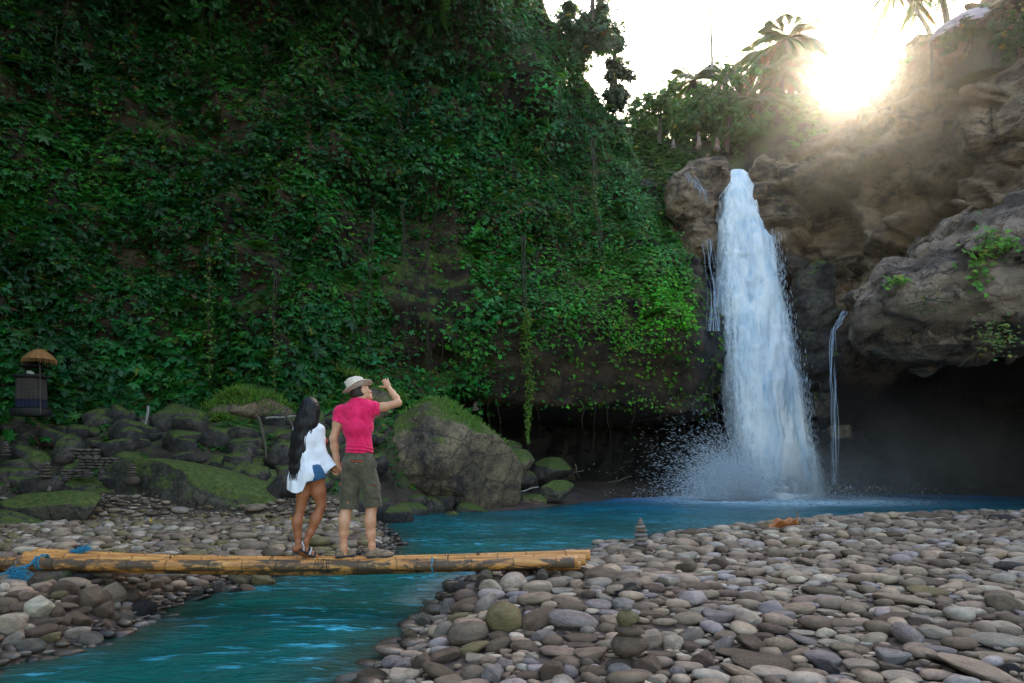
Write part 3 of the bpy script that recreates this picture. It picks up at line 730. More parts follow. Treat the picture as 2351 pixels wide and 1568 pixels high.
def fall_shell(name, scale, amp, seed, a0=0, parent=None, mat=None):
    nu, nv = 120, 300
    y = np.linspace(392, 1150, nv); D = fall_D(y); xl = np.interp(y, YS, LE); xr = np.interp(y, YS, RE)
    cx = ((xl + xr) / 2 - CX) / FPX * D; hw = (xr - xl) / 2 / FPX * D * scale; z = CZ - (y - HY) / FPX * D
    a = np.linspace(0, 2 * math.pi, nu, endpoint=False)
    ca, sa = np.cos(a)[:, None], np.sin(a)[:, None]
    X = cx[None] + hw[None] * ca; Y = D[None] + hw[None] * .62 * sa; Z = np.broadcast_to(z[None], X.shape)
    B = np.c_[X.ravel(), Y.ravel(), Z.ravel()]
    d = amp * fbm(B * np.array([1.1, 1.1, .30]), 5, seed) + amp * .30 * ridge(B * np.array([2.6, 2.6, .7]), 3, seed + 3)
    d = d * (.25 + .75 * sm(14.5, 12.5, B[:, 2]))
    N = np.c_[np.broadcast_to(ca, X.shape).ravel(), np.broadcast_to(sa, X.shape).ravel() / .62]; N /= np.linalg.norm(N, axis=1)[:, None]
    V = B.copy(); V[:, 0] += N[:, 0] * d; V[:, 1] += N[:, 1] * d
    i = np.arange(nu)[:, None]; j = np.arange(nv - 1)[None]; k = (i + 1) % nu
    F = np.stack([i * nv + j, k * nv + j, k * nv + j + 1, i * nv + j + 1], -1).reshape(-1, 4)
    edge = np.broadcast_to(np.abs(ca), X.shape).ravel(); drop = np.tile(np.linspace(0, 1, nv), nu)
    return mesh_np(name, V, F, True, {'edge': edge ** 3, 'drop': drop})
wf = empty('waterfall', (10.6, 29.5, 0), 'tall broad white waterfall plunging from the cliff notch into the pool', 'waterfall')
def under(o, root):
    o.parent = root; o.matrix_parent_inverse = Matrix.Translation(-root.location) if root.rotation_euler.z == 0 else root.matrix_basis.inverted(); return o
under(link('water_column', fall_shell('water_column', .86, .34, 201), M_FALL), wf)
under(link('water_veil', fall_shell('water_veil', 1.06, .30, 211), M_VEIL), wf)
# river lip above the drop
V = []; 
for yy in np.linspace(31.2, 35, 30):
    for u in np.linspace(-1, 1, 12):
        V.append((10.25 + .12 * (yy - 31) + u * .34 * (1 + .05 * (yy - 31)), yy, 14.55 + .05 * (yy - 31.4) - .25 * max(0, 31.6 - yy) + .05 * math.sin(yy * 5 + u * 4)))
V = np.array(V); under(link('water_lip', mesh_np('lip', V, grid_faces(30, 12), True, {'edge': np.zeros(len(V)), 'drop': np.zeros(len(V))}), M_FALL), wf)
# boiling foam mound where it lands
V, F = ico(5); B = V * [1.75, 1.2, .8] + [10.75, 28.2, .05]; V2 = B + V * (.28 * fbm(B * 1.3, 4, 231) + .14 * ridge(B * 3, 3, 232))[:, None]
under(link('foam_mound', mesh_np('foam_mound', V2, F, True, {'edge': .75 * (V[:, 2] > .25) + 0 * V[:, 0], 'drop': np.ones(len(V))}), M_FOAM), wf)
# droplets thrown off the falling column and the splash at its foot
def droplets(C, Dv, size, ln):
    n = len(C); D = Dv / (np.linalg.norm(Dv, axis=1)[:, None] + 1e-9); S = np.cross(D, rng.normal(0, 1, (n, 3))); S /= np.linalg.norm(S, axis=1)[:, None]; U = np.cross(D, S)
    a = D * (size * ln)[:, None]; b = S * size[:, None]; c = U * size[:, None]
    V = np.stack([C + a, C - a, C + b, C + c, C - b, C - c], 1).reshape(-1, 3)
    i = np.arange(n)[:, None] * 6
    T = np.concatenate([i + np.array([[0, p, q]]) for p, q in ((2, 3), (3, 4), (4, 5), (5, 2))] + [i + np.array([[1, q, p]]) for p, q in ((2, 3), (3, 4), (4, 5), (5, 2))])
    return V, T
md = Mat('spray_drops'); M_DROP = md.done(md.bsdf(color=(.75, .85, .95), rough=.4, spec=.5))
n = 12000; y = rng.uniform(540, 1140, n); D = fall_D(y); xl = np.interp(y, YS, LE); xr = np.interp(y, YS, RE)
sd = np.where(rng.random(n) < .5, -1, 1); u = sd * (1 + np.abs(rng.normal(0, .06, n)) - .10)
C = np.c_[((xl + xr) / 2 + u * (xr - xl) / 2 - CX) / FPX * D, D + rng.normal(0, .5, n), CZ - (y - HY) / FPX * D]
v1 = droplets(C, np.tile([0, 0, 1.], (n, 1)) + rng.normal(0, .06, (n, 3)), rng.uniform(.003, .008, n), rng.uniform(6, 22, n))
n = 90000; th = rng.normal(2.25, .38, n); sp = rng.gamma(6, .135, n); tt = rng.uniform(.05, .75, n) ; ph = rng.uniform(-1, 1, n)
vx = np.cos(th) * sp * 4.2; vz = np.sin(th) * sp * 4.6
C = np.c_[9.6 + rng.normal(0, .35, n) + vx * tt, 27.6 + ph * .9 + rng.normal(0, .3, n) * tt, .1 + vz * tt - 3.9 * tt * tt]
m = C[:, 2] > .02; C = C[m]; dv = np.c_[vx, ph * 0, vz - 7.8 * tt][m]
v2 = droplets(C, dv, rng.uniform(.003, .007, m.sum()) * (1.7 - tt[m]), rng.uniform(2, 13, m.sum()))
n = 5000; a = rng.uniform(0, 2 * math.pi, n); r = rng.gamma(2, .8, n)
C = np.c_[10.8 + np.cos(a) * r * 1.3, 28 + np.sin(a) * r * .8, rng.gamma(1.3, .32, n)]
v3 = droplets(C, rng.normal(0, 1, (n, 3)) + [0, 0, 1], rng.uniform(.006, .02, n), rng.uniform(1, 2, n))
V = []; T = []; o = 0
for v, t in (v1, v2, v3): V.append(v); T.append(t + o); o += len(v)
link('spray', mesh_np('spray', np.concatenate(V), np.concatenate(T), False), M_DROP, kind='stuff')
# mist drifting off the plunge pool
def mist_obj(name, c, r, dens, an=.3):
    m = Mat(name); v = m.n('TexCoord').outputs['Object']
    ln = m.n('VectorMath'); ln.operation = 'LENGTH'; m.set(ln.inputs[0], v)
    fall = m.ramp(ln.outputs['Value'], [(0, 1), (.45, .42), (1, 0)])
    nz = m.n('TexNoise'); mp = m.n('Mapping'); m.set(mp.inputs[0], v); mp.inputs[3].default_value = (r[0], r[1], r[2] * .8); m.set(nz.inputs['Vector'], mp.outputs[0]); nz.inputs['Scale'].default_value = .55; nz.inputs['Detail'].default_value = 3
    d = m.math('MULTIPLY', m.math('MULTIPLY', fall, fall), m.math('MULTIPLY', m.ramp(nz.outputs[0], [(.3, .1), (.7, 1)]), dens))
    pv = m.n('VolumePrincipled'); pv.inputs['Color'].default_value = (.93, .97, 1, 1); m.set(pv.inputs['Density'], d); pv.inputs['Anisotropy'].default_value = an
    m.nt.links.new(pv.outputs[0], m.out.inputs['Volume'])
    V, F = ico(3); o = link(name, mesh_np(name, V, F), m.m, kind='stuff', loc=c); o.scale = r
    return o
mist_obj('mist', (11.2, 27.6, .3), (5.4, 3.2, 3.4), 1.3)
mist_obj('mist', (8.9, 26.6, .1), (2.2, 1.5, 1.9), 1.8)
mist_obj('mist', (15.5, 27.0, 1.2), (7.5, 5.0, 5.0), .30)
log('fall')
# thin side falls
mt = Mat('thin_water'); M_THIN = mt.done(mt.bsdf(color=(.55, .68, .85), rough=.25, spec=.5))
def trickle(pts, label, n=7, sp=.07, same_D=False):
    raw = pts; mb = MB(); WV = np.vstack([LV, RV]); pts = np.array([W(x, y, min(D + 1.0, wallD(WV, x, y, D) - .12)) for x, y, D in pts], float); dm = pts[:, 1].min() - .7; pts = np.array([p if same_D is False else W(q[0], q[1], dm) for p, q in zip(pts, raw)])
    for k in range(n):
        t = np.linspace(0, 1, 90); d = np.linspace(0, 1, len(pts))
        p = np.stack([np.interp(t, d, pts[:, i]) for i in range(3)], 1)
        p[:, 0] += sp * rng.normal() + .8 * sp * np.sin(t * 9 + k) * t + .3 * sp * np.sin(t * 31 + 2 * k); p[:, 1] += .03 * rng.normal() - .02
        mb.tube(p, (.003 + .008 * rng.random()) * np.clip(np.sin(t * (9 + 6 * rng.random()) + k * 2.4) + .5, .02, 1), 5, None, False)
    return link('thin_waterfall', mb.mesh('thin_waterfall'), M_THIN, label=label, cat='waterfall')
trickle([(1583, 398, 30.0), (1600, 425, 29.9), (1612, 440, 29.7), (1618, 500, 29.6), (1628, 580, 29.5), (1638, 660, 29.4), (1640, 760, 29.3)], 'thin white trickle down dark rock beside the ivy, next to the main waterfall', 16, .13)
trickle([(1940, 715, 28.6), (1926, 738, 28.3), (1914, 760, 28.2), (1911, 850, 28.15), (1914, 930, 28.1), (1917, 1110, 28.1)], 'thin thread of water dropping past the overhanging boulder into the misty cave', 12, .07, True)

# ================================================================ TREES ABOVE THE FALL
def palm(base, height, lean, nfr, L, label, seed, dry=0, tr=.14, cat='palm tree'):
    r = random.Random(seed)
    root = empty('palm_tree', base, label, cat, 'palms on the cliff top')
    t = np.linspace(0, 1, 14); pts = np.c_[lean[0] * t ** 1.6, lean[1] * t ** 1.6, height * t]
    mb = MB(); mb.tube(pts, tr * (1.15 - .4 * t) * (1 + .06 * (np.arange(14) % 2)), 9)
    link('trunk', mb.mesh('trunk'), M_BARK if tr > .1 else M_PALE, root)
    top = pts[-1]; parts = []
    for k in range(nfr):
        a = k * 2.399 + r.uniform(-.2, .2); e = r.uniform(-.9, 1.1); fl = L * r.uniform(.8, 1.1)
        d = np.array([math.cos(a) * math.cos(e), math.sin(a) * math.cos(e), math.sin(e)])
        m = 34; s = np.linspace(.04, 1, m)
        P = top + d * (fl * s)[:, None] + np.array([0, 0, -1.]) * (fl * (.55 + .25 * math.cos(e)) * s ** 2.1)[:, None]
        Tn = np.gradient(P, axis=0); Tn /= np.linalg.norm(Tn, axis=1)[:, None]; S = np.cross(Tn, [0, 0, 1.]); S /= np.linalg.norm(S, axis=1)[:, None] + 1e-6
        w = fl * .22 * np.sin(math.pi * np.clip(s * .88 + .1, 0, 1))
        col = leafcol(m, (.05, .085, .02), .15) if r.random() > dry else leafcol(m, (.10, .07, .03), .15)
        for sg in (-1, 1):
            dd = S * sg + Tn * .55 - np.array([0, 0, .45])
            parts.append(leaves(P, dd, np.tile([0, 0, 1.], (m, 1)), w, np.maximum(w * .10, .025), col, .02, .18))
        mb2 = MB(); mb2.tube(P, .02 * (1.1 - s), 4, (.06, .08, .02), False)
        V = np.concatenate(mb2.V); T = np.concatenate(mb2.Q); T = np.concatenate([T[:, [0, 1, 2]], T[:, [0, 2, 3]]])
        parts.append((V, T, np.tile([.06, .08, .02], (len(V), 1))))
    stack_obj('crown', parts, M_LEAF, parent=root)
    return root
def tree(base, h, rads, label, seed, col=(.05, .10, .02), n=2600, leaf=.16, trunk=.16, group='broadleaf trees on the cliff top', name='tree', k=5):
    r = np.random.default_rng(seed); root = empty(name, base, label, 'tree', group)
    mb = MB(); t = np.linspace(0, 1, 8)
    mb.tube(np.c_[.2 * np.sin(t * 2), .1 * t, h * t * .9], trunk * (1.2 - .8 * t), 8)
    cl = []
    for c, rad in rads:
        c = np.array(c, float); rad = np.array(rad, float)
        st = np.array([.15, .05, h * .45]); mb.tube(np.linspace(0, 1, 6)[:, None] * (c - st) + st + .12 * np.sin(np.linspace(0, 3, 6))[:, None], trunk * .45 * np.linspace(1, .25, 6), 6)
        for _ in range(max(8, int(16 * rad[0]))):
            q = r.normal(0, .55, 3); cl.append((c + q * rad, .42 * rad.mean() * r.uniform(.5, 1.3)))
    link('trunk', mb.mesh('trunk'), M_BARK, root)
    idx = r.integers(0, len(cl), n); cc = np.array([c[0] for c in cl])[idx]; cr = np.array([c[1] for c in cl])[idx]
    q = r.normal(0, 1, (n, 3)); q /= np.linalg.norm(q, axis=1)[:, None]; P = cc + q * (cr * np.abs(r.normal(0, .75, n)))[:, None]
    stack_obj('crown', [sprigs(P, q, leaf * r.uniform(.7, 1.3, n), col, k)], M_LEAF, parent=root)
    return root
def ground_at(x, D, y): return W(x, y, D)
palm(W(1600, 345, 38), 3.9, (-.2, 0), 22, 2.3, 'small palm above the stone stacks, beside the bare leafless trunk', 1)
palm(W(1752, 345, 36.5), 2.6, (-.3, 0), 24, 2.4, 'short bushy palm with drooping fronds at the foot of the tall dark palm', 2, .2)
palm(W(1822, 350, 38), 6.3, (-.4, 0), 46, 3.0, 'tall dark palm rising against the sun above the waterfall', 3, .35, .2)
palm(W(1745, 340, 41), 5.6, (.3, 0), 20, 2.4, 'slender palm behind the short bushy palm above the waterfall', 4, .1)
palm(W(2142, 104, 27.5), 2.2, (-1.7, -.3), 26, 1.9, 'palm leaning out from the cliff rim in front of the sunny sky', 5, .35, .09)
palm(W(2183, 132, 26.8), 3.4, (-.75, -.2), 24, 2.1, 'pale trunked palm standing on the rock rim beside the hut roof', 6, .2, .13)
tree(W(1508, 348, 36), 1.8, [((0, 0, 2.2), (1.3, 1, .8)), ((.9, 0, 1.4), (.8, .8, .8)), ((-.9, .2, 1.6), (.8, .8, .7))], 'low pale green bush tree between the ivy cliff and the stone stacks', 11, (.07, .15, .03), 3000)
tree(W(1590, 348, 37), 2.2, [((0, 0, 2.3), (.9, 1, 1.0)), ((.8, 0, 1.6), (1.0, .8, .8)), ((-.6, .2, 1.3), (.8, .8, .7))], 'rounded green tree behind the tallest stone stack above the fall', 12, (.06, .15, .03), 3200)
tree(W(1665, 353, 35.5), 2.6, [((0, 0, 2.8), (1.1, 1, 1.2)), ((.7, 0, 1.6), (1.1, .8, .8)), ((-.7, .2, 1.5), (.9, .8, .9))], 'bushy green tree straight above the lip of the waterfall', 13, (.05, .12, .025), 3600)
tree(W(1760, 348, 39), 2.4, [((0, 0, 2.4), (1.6, 1, 1.1)), ((1.5, 0, 1.7), (1.1, .8, .8)), ((-1.2, .2, 1.7), (1, .8, .8))], 'brownish backlit tree behind the palms left of the sun', 14, (.07, .09, .025), 3800)
tree(W(1868, 338, 40), 1.6, [((0, 0, 1.4), (1.3, 1, .8)), ((1.2, 0, 1.0), (1.0, .8, .6))], 'low sunlit bush on the rim directly below the sun', 15, (.09, .10, .03), 1600)
palm(W(1788, 352, 37), 4.3, (.2, 0), 34, 2.6, 'shaggy brownish palm in front of the trunk of the tall dark palm', 8, .5, .15)
palm(W(1662, 352, 40), 4.6, (.1, 0), 24, 2.2, 'pale green palm behind the bushy tree over the waterfall lip', 9, .1, .12)
tree(W(1700, 362, 42), 4.2, [((0, 0, 3.8), (1.4, 1, 1.1)), ((1.3, 0, 2.8), (1.1, .8, .9)), ((-1.2, .2, 2.6), (1, .8, .9)), ((.2, 0, 1.6), (1.6, .8, .8))], 'tall rounded tree behind the short bushy palm', 21, (.06, .11, .025), 4600, .17)
tree(W(1560, 362, 43), 4.0, [((0, 0, 3.4), (1.2, 1, 1.0)), ((1.1, 0, 2.4), (1.1, .8, .9)), ((-1.0, .2, 2.0), (1.2, .8, .9))], 'pale hazy tree behind the low bush nearest the ivy cliff', 22, (.08, .16, .04), 3800, .17)
tree(W(1402, 235, 29.5), 3.0, [((-.1, 0, 2.4), (.5, .5, .7)), ((.05, 0, 1.3), (.55, .5, .7)), ((.2, 0, .3), (.6, .5, .7))], 'dark ivy covered tree stump standing up from the cliff edge against the sky', 16, (.018, .05, .02), 3200, .14)
tree(W(1350, 120, 28.5), 3.0, [((0, 0, 2.0), (.7, .7, .8)), ((.3, 0, .8), (.8, .7, .8)), ((-.8, 0, .4), (1, .7, .8))], 'tall leafy tree topping the ivy cliff beside the bright sky', 17, (.03, .085, .03), 3600, .16)
tree(W(2215, 120, 25.5), 1.0, [((0, 0, .8), (.8, .5, .45)), ((-.5, 0, .5), (.5, .4, .3)), ((.6, 0, .7), (.5, .4, .3))], 'thin leafy shrub growing in front of the hut roof', 18, (.04, .08, .02), 900, .11, .05, name='shrub')
tree(W(2335, 125, 23.2), 1.2, [((0, 0, .8), (.9, .6, .4)), ((.6, 0, .6), (.7, .6, .4))], 'dark green bush on the rock rim beside the far end of the hut roof', 19, (.025, .07, .018), 1500, .12, .05, name='shrub')
# bare trunk
mb = MB(); t = np.linspace(0, 1, 16); mb.tube(np.c_[-.25 * t, 0 * t, 9.6 * t], .10 * (1.15 - .85 * t), 7)
for k in range(9):
    z0 = 3.5 + k * .65; a = k * 2.4; mb.tube(np.c_[-.25 * z0 / 9.6 + np.linspace(0, .6, 5) * math.cos(a), np.linspace(0, .5, 5) * math.sin(a), z0 + np.linspace(0, .35, 5)], .018, 4)
o = link('dead_tree', mb.mesh('dead_tree'), M_PALE, label='tall thin leafless trunk with short twigs against the white sky', cat='tree', loc=W(1640, 345, 37.5))
# hut roof above the cliff
hut = empty('hut', W(2245, 108, 26.5), 'pale rounded hut roof on the cliff top behind a thin shrub', 'hut')
mr = Mat('roof_shell'); nz = mr.noise(mr.coord('Object', (1, 1, 6)), 2, 5); M_ROOF = mr.done(mr.bsdf(color=mr.ramp(nz, [(.3, (.25, .2, .24)), (.7, (.5, .43, .48))]), rough=.8, normal=mr.bump(nz, .5, .05)))
nu, nv = 60, 14; V = []
for i in range(nu):
    a = i / nu * 2 * math.pi
    for j in range(nv):
        t = j / (nv - 1); R = 1.75 * (1 - t ** 2.2) ** .8 + .02; sag = .10 * math.cos(8 * a) * (1 - t)
        V.append((R * math.cos(a) * 1.0, R * math.sin(a) * .9, .25 + 1.0 * t ** .9 + sag * .3))
i = np.arange(nu)[:, None]; j = np.arange(nv - 1)[None]; k = (i + 1) % nu
link('roof', mesh_np('roof', V, np.stack([i * nv + j, k * nv + j, k * nv + j + 1, i * nv + j + 1], -1).reshape(-1, 4)), M_ROOF, hut)
mb = MB(); mb.tube([(0, 0, -1.5), (0, 0, .3)], 1.2, 24); link('wall', mb.mesh('wall'), M_BARK, hut)
for a in (0.3, 1.2, 2.0, 2.9, 3.7, 4.6, 5.5):
    mb = MB(); mb.tube([(1.62 * math.cos(a), 1.48 * math.sin(a), -1.5), (1.62 * math.cos(a), 1.48 * math.sin(a), .3)], .05, 7); link('post', mb.mesh('post'), M_BARK, hut)
log('trees')
# ================================================================ STONES
def make_stone(seed, sub, kind):
    r = np.random.default_rng(seed); V, F = ico(sub); V = V.copy()
    e = {'round': (.92, 1.0), 'flat': (.85, .95), 'block': (.52, .62), 'angular': (.5, .5), 'egg': (.95, 1.0), 'bean': (.9, .95)}[kind]
    a = np.sign(V) * np.abs(V) ** np.array([e[0], e[0], e[1]]); V = a / np.max(np.abs(a), axis=0)
    if kind == 'egg': V[:, 1] *= 1 - .25 * V[:, 0]; V[:, 2] *= 1 - .2 * V[:, 0]
    if kind == 'bean': V[:, 1] += .25 * (V[:, 0] ** 2) - .1; V[:, 2] *= 1 - .12 * V[:, 0] ** 2
    s0 = r.uniform(0, 50, 3)
    V = V * (1 + .13 * fbm(V * .9 + s0, 3, seed)[:, None] + .035 * fbm(V * 3 + s0, 3, seed + 1)[:, None])
    for _ in range({'angular': 9, 'block': 5}.get(kind, 3)):            # worn facets
        n = r.normal(0, 1, 3); n /= np.linalg.norm(n); d = V @ n; lim = r.uniform(.66, .9) if kind in ('angular', 'block') else r.uniform(.8, .95)
        V -= n * np.maximum(d - lim, 0)[:, None] * (.95 if kind == 'angular' else .75)
    return V, F
KINDS = ['round', 'flat', 'flat', 'egg', 'bean', 'round', 'block', 'flat', 'egg', 'round', 'bean', 'angular', 'flat', 'block', 'egg', 'round']
TPL2 = [make_stone(300 + i, 2, k) for i, k in enumerate(KINDS)]
TPL3 = [mesh_np('river_stone', *make_stone(300 + i, 4, k)) for i, k in enumerate(KINDS)]
BYK = {k: [i for i, q in enumerate(KINDS) if q == k] for k in set(KINDS)}
for me in TPL3: me.materials.append(M_STONE_O)
TPL3W = []
for me in TPL3:
    m2 = me.copy(); m2.materials.clear(); m2.materials.append(M_STONE_OW); TPL3W.append(m2)
TONES = {'L': (.47, .39, .31), 'W': (.62, .55, .46), 'g': (.32, .28, .235), 't': (.36, .268, .195), 'b': (.15, .105, .075), 'p': (.30, .255, .25), 'k': (.04, .034, .034), 'o': (.21, .165, .08), 'x': (.24, .182, .135)}
TNAME = {'L': 'pale cream', 'W': 'chalky white', 'g': 'grey', 't': 'tan', 'b': 'dark brown', 'p': 'lilac grey', 'k': 'blackish', 'o': 'olive stained', 'x': 'brownish grey'}
# ray against the terrain
def ground_hit(x, y):
    d = np.linspace(2.2, 26, 700); P = np.stack([W(x, y, q) for q in d]); g = np.maximum(ground_h(P[:, :2]), 0)
    k = np.argmax(P[:, 2] < g)
    return P[k], d[k]
# hand measured stones: crop no., centre x, centre y, width, height, tilt (degrees), tone, shape
H4 = """1180 665 190 145 14 L round;1218 602 185 90 0 b flat;1022 703 150 120 -40 L block;1022 640 150 70 5 g flat;1000 812 195 120 50 g egg;808 758 95 50 62 g flat;820 712 200 100 15 k round;905 660 62 55 0 k round;915 735 95 52 -8 g egg;735 830 115 120 0 p angular;850 822 225 95 20 b bean;560 925 115 95 -60 g block;672 905 112 52 8 g flat;815 905 190 72 10 o flat;905 907 118 62 10 L flat;665 950 82 58 20 L block;692 1012 190 105 65 g bean;580 995 97 52 20 L egg;470 1040 125 105 -50 o egg;872 1020 285 170 10 x round;1122 915 262 215 -12 o round;1355 925 290 135 32 b egg;1580 925 370 150 -8 p bean;1345 700 200 100 0 L block;1332 775 255 98 5 t bean;1565 790 210 85 -8 t egg;1520 657 162 82 10 g egg;1490 620 112 58 0 t flat;1525 720 150 58 3 g block;1620 692 90 102 0 t block;1345 635 152 55 0 t flat;1772 814 192 78 0 p round;1812 602 285 145 -5 b round;1745 527 150 62 -5 L flat;1780 710 132 52 -14 g egg;1945 812 162 92 -5 p round;1810 762 122 52 -20 g egg;1850 872 152 52 -5 p flat;1402 1036 182 102 6 p egg;1652 1045 242 68 0 b flat;1655 1095 202 52 0 b flat;1257 1105 192 92 -5 b round;1082 1102 192 112 25 b egg;1080 1030 122 72 0 b round;1132 1142 82 62 0 t block;1492 1142 262 92 -4 t bean;1725 1155 220 105 8 t block;543 1112 132 62 20 g egg;900 1118 240 92 20 o egg;692 1182 232 105 15 b block;552 1222 150 135 10 b angular;420 1240 120 92 20 p block;345 1212 150 100 10 p round;290 1288 150 58 -10 L flat;205 1312 205 115 0 b round;442 1310 222 125 0 L block;683 1288 270 112 -22 b egg;912 1292 172 125 10 x egg;1042 1292 162 125 0 p angular;1010 1200 122 62 0 t flat;932 1180 152 62 0 L block;1132 1232 142 92 0 p egg;1228 1210 112 82 0 t block;1310 1176 112 68 0 L angular;1442 1280 162 145 0 b block;1565 1282 122 105 0 p round;1740 1282 202 95 0 b egg;1922 1276 162 112 0 p round;1590 1196 182 52 0 b flat;1280 1305 182 72 0 b flat;1200 1322 150 62 0 L angular;1745 1205 62 55 0 b round;2105 1068 200 130 20 L block;2080 976 152 50 0 b flat;2290 1085 155 125 30 L egg;2205 1160 232 58 -5 b flat;2112 1240 235 130 0 b angular;2060 1305 202 92 0 t egg;2170 1330 182 72 0 L angular;2320 1282 105 95 0 p round;2252 1022 132 52 0 L flat;1942 1232 222 100 0 b round;1700 650 70 45 0 b flat;1640 590 140 80 0 b flat;1120 560 90 70 0 k block;980 585 110 60 0 k block;1290 850 90 60 0 b round;1190 780 90 60 10 p round;1120 802 90 50 0 t flat;1700 745 110 70 0 b round;1900 690 100 80 0 b round;1560 600 90 50 0 t egg;2150 700 180 60 0 b flat;2120 750 140 50 0 p egg;2140 880 200 60 -4 b flat;2060 840 130 80 0 x round;2200 860 120 50 0 t flat;1840 920 120 80 -10 t round;1700 990 110 70 5 g egg;2180 520 180 60 0 x round;2100 600 230 70 4 x flat;2230 590 180 70 0 b flat;1990 640 200 60 -6 x flat;2040 500 140 60 0 x round;1860 430 110 60 0 x round;1800 470 80 50 0 g round;1930 480 120 50 0 t flat;2200 430 90 60 0 g egg;2300 450 120 60 0 x round;1770 380 90 40 0 L flat;1860 385 120 45 5 t flat"""
H5 = """255 900 212 105 -3 p block;452 912 190 125 -18 L egg;690 895 185 76 6 p flat;810 846 242 90 7 t bean;130 868 182 72 0 g flat;475 716 157 62 0 p round;670 812 160 58 -10 t flat;972 732 262 78 -12 b flat;1122 690 162 55 -5 t flat;1205 752 138 55 -18 L egg;1560 792 402 100 -10 t bean;1465 706 152 50 -8 L flat;1715 726 262 62 -3 o flat;1700 656 252 60 -5 b flat;2228 820 232 140 -30 x block;2042 786 152 70 -15 L block;1712 872 212 62 -4 L flat;1487 868 182 72 -8 t flat;1650 905 152 45 0 p flat;2003 865 202 62 0 L flat;1838 850 152 95 -15 b round;1190 852 172 88 -8 t round;1010 860 166 38 -4 L flat;1035 890 132 50 -10 b egg;972 916 122 58 -8 p round;1452 928 222 85 10 b block;1642 945 162 92 -12 b angular;1765 935 112 62 0 L block;2242 976 205 88 -4 L bean;1775 1012 222 98 -8 L egg;1582 1040 230 130 -35 p egg;1992 1035 212 105 0 t round;1335 1052 187 90 18 L egg;2205 1070 335 120 0 g round;1132 1112 192 68 -5 t flat;860 1066 245 68 -18 p bean;1020 1076 152 50 0 L flat;1150 1058 162 68 -8 L egg;1660 1152 212 98 -5 t bean;1470 1175 212 112 -4 p block;1792 1127 212 62 -5 p flat;1240 1237 215 82 -3 L block;985 1190 255 110 -8 p bean;1172 1168 172 62 -12 t flat;805 1157 162 66 25 t flat;635 1292 292 98 -6 L flat;432 1300 330 105 -22 t bean;582 1222 425 92 -4 b flat;290 1092 155 85 40 p block;72 1030 155 115 35 g block;500 1095 260 95 -35 b angular;690 1092 235 112 -3 t egg;642 990 215 85 -10 b egg;845 1005 182 42 -2 L flat;300 1032 152 72 5 t flat;150 1205 182 125 0 b angular;410 1160 320 72 -5 b flat;2080 1270 480 150 -14 t bean;1880 1205 320 82 -12 x flat;1530 1318 262 88 0 L round;1082 1328 212 52 0 p flat;1440 1250 152 75 -12 b block;900 1300 222 92 0 t flat;1010 1255 210 90 -32 k angular;1600 1242 112 72 10 b round;2270 1255 132 85 0 k angular;2190 690 182 60 -5 t block;2272 640 152 70 -15 b block;2290 562 202 95 -5 k flat;1570 548 145 75 -12 x block;1962 478 225 50 -4 b flat;1730 440 112 52 12 t egg;1875 412 62 42 0 L round;2162 328 182 75 14 x block;2305 342 192 62 10 t flat;1650 203 182 62 -2 b flat;2242 216 202 42 -5 k flat;1250 236 112 32 0 g flat;255 532 168 88 0 b angular;640 275 160 48 -3 o flat;772 246 102 34 0 b flat;400 656 162 58 0 L flat;645 650 152 50 -5 t flat;940 652 132 45 6 g egg;1982 690 172 60 0 t flat;1922 632 172 60 -3 p flat;1790 626 132 55 -5 b block;885 522 165 52 -18 t egg;1035 532 152 50 -12 t flat;90 560 142 62 18 t egg;90 690 200 60 0 b flat;60 620 160 60 5 t flat;1120 585 100 50 0 b egg;1290 540 150 50 -5 x flat;1400 580 130 45 0 p flat;700 440 140 40 0 x flat;640 425 100 50 0 b round;1330 350 90 35 0 x flat;1490 415 120 45 0 b round;860 430 130 36 0 x flat;2090 560 170 60 -4 x flat;1280 895 90 60 -20 b round;1140 950 200 60 0 x flat;1380 1120 130 60 0 b round;560 1040 150 70 0 b flat;1860 1060 90 60 0 b round;2150 900 170 50 0 b flat;2190 1180 300 60 0 t flat;260 1275 180 70 0 p flat;60 1110 150 80 0 b flat;1230 1130 130 70 0 x round;860 760 130 36 0 p flat;580 700 110 50 -20 b round;800 690 190 40 0 b flat;1350 770 80 60 0 p block"""
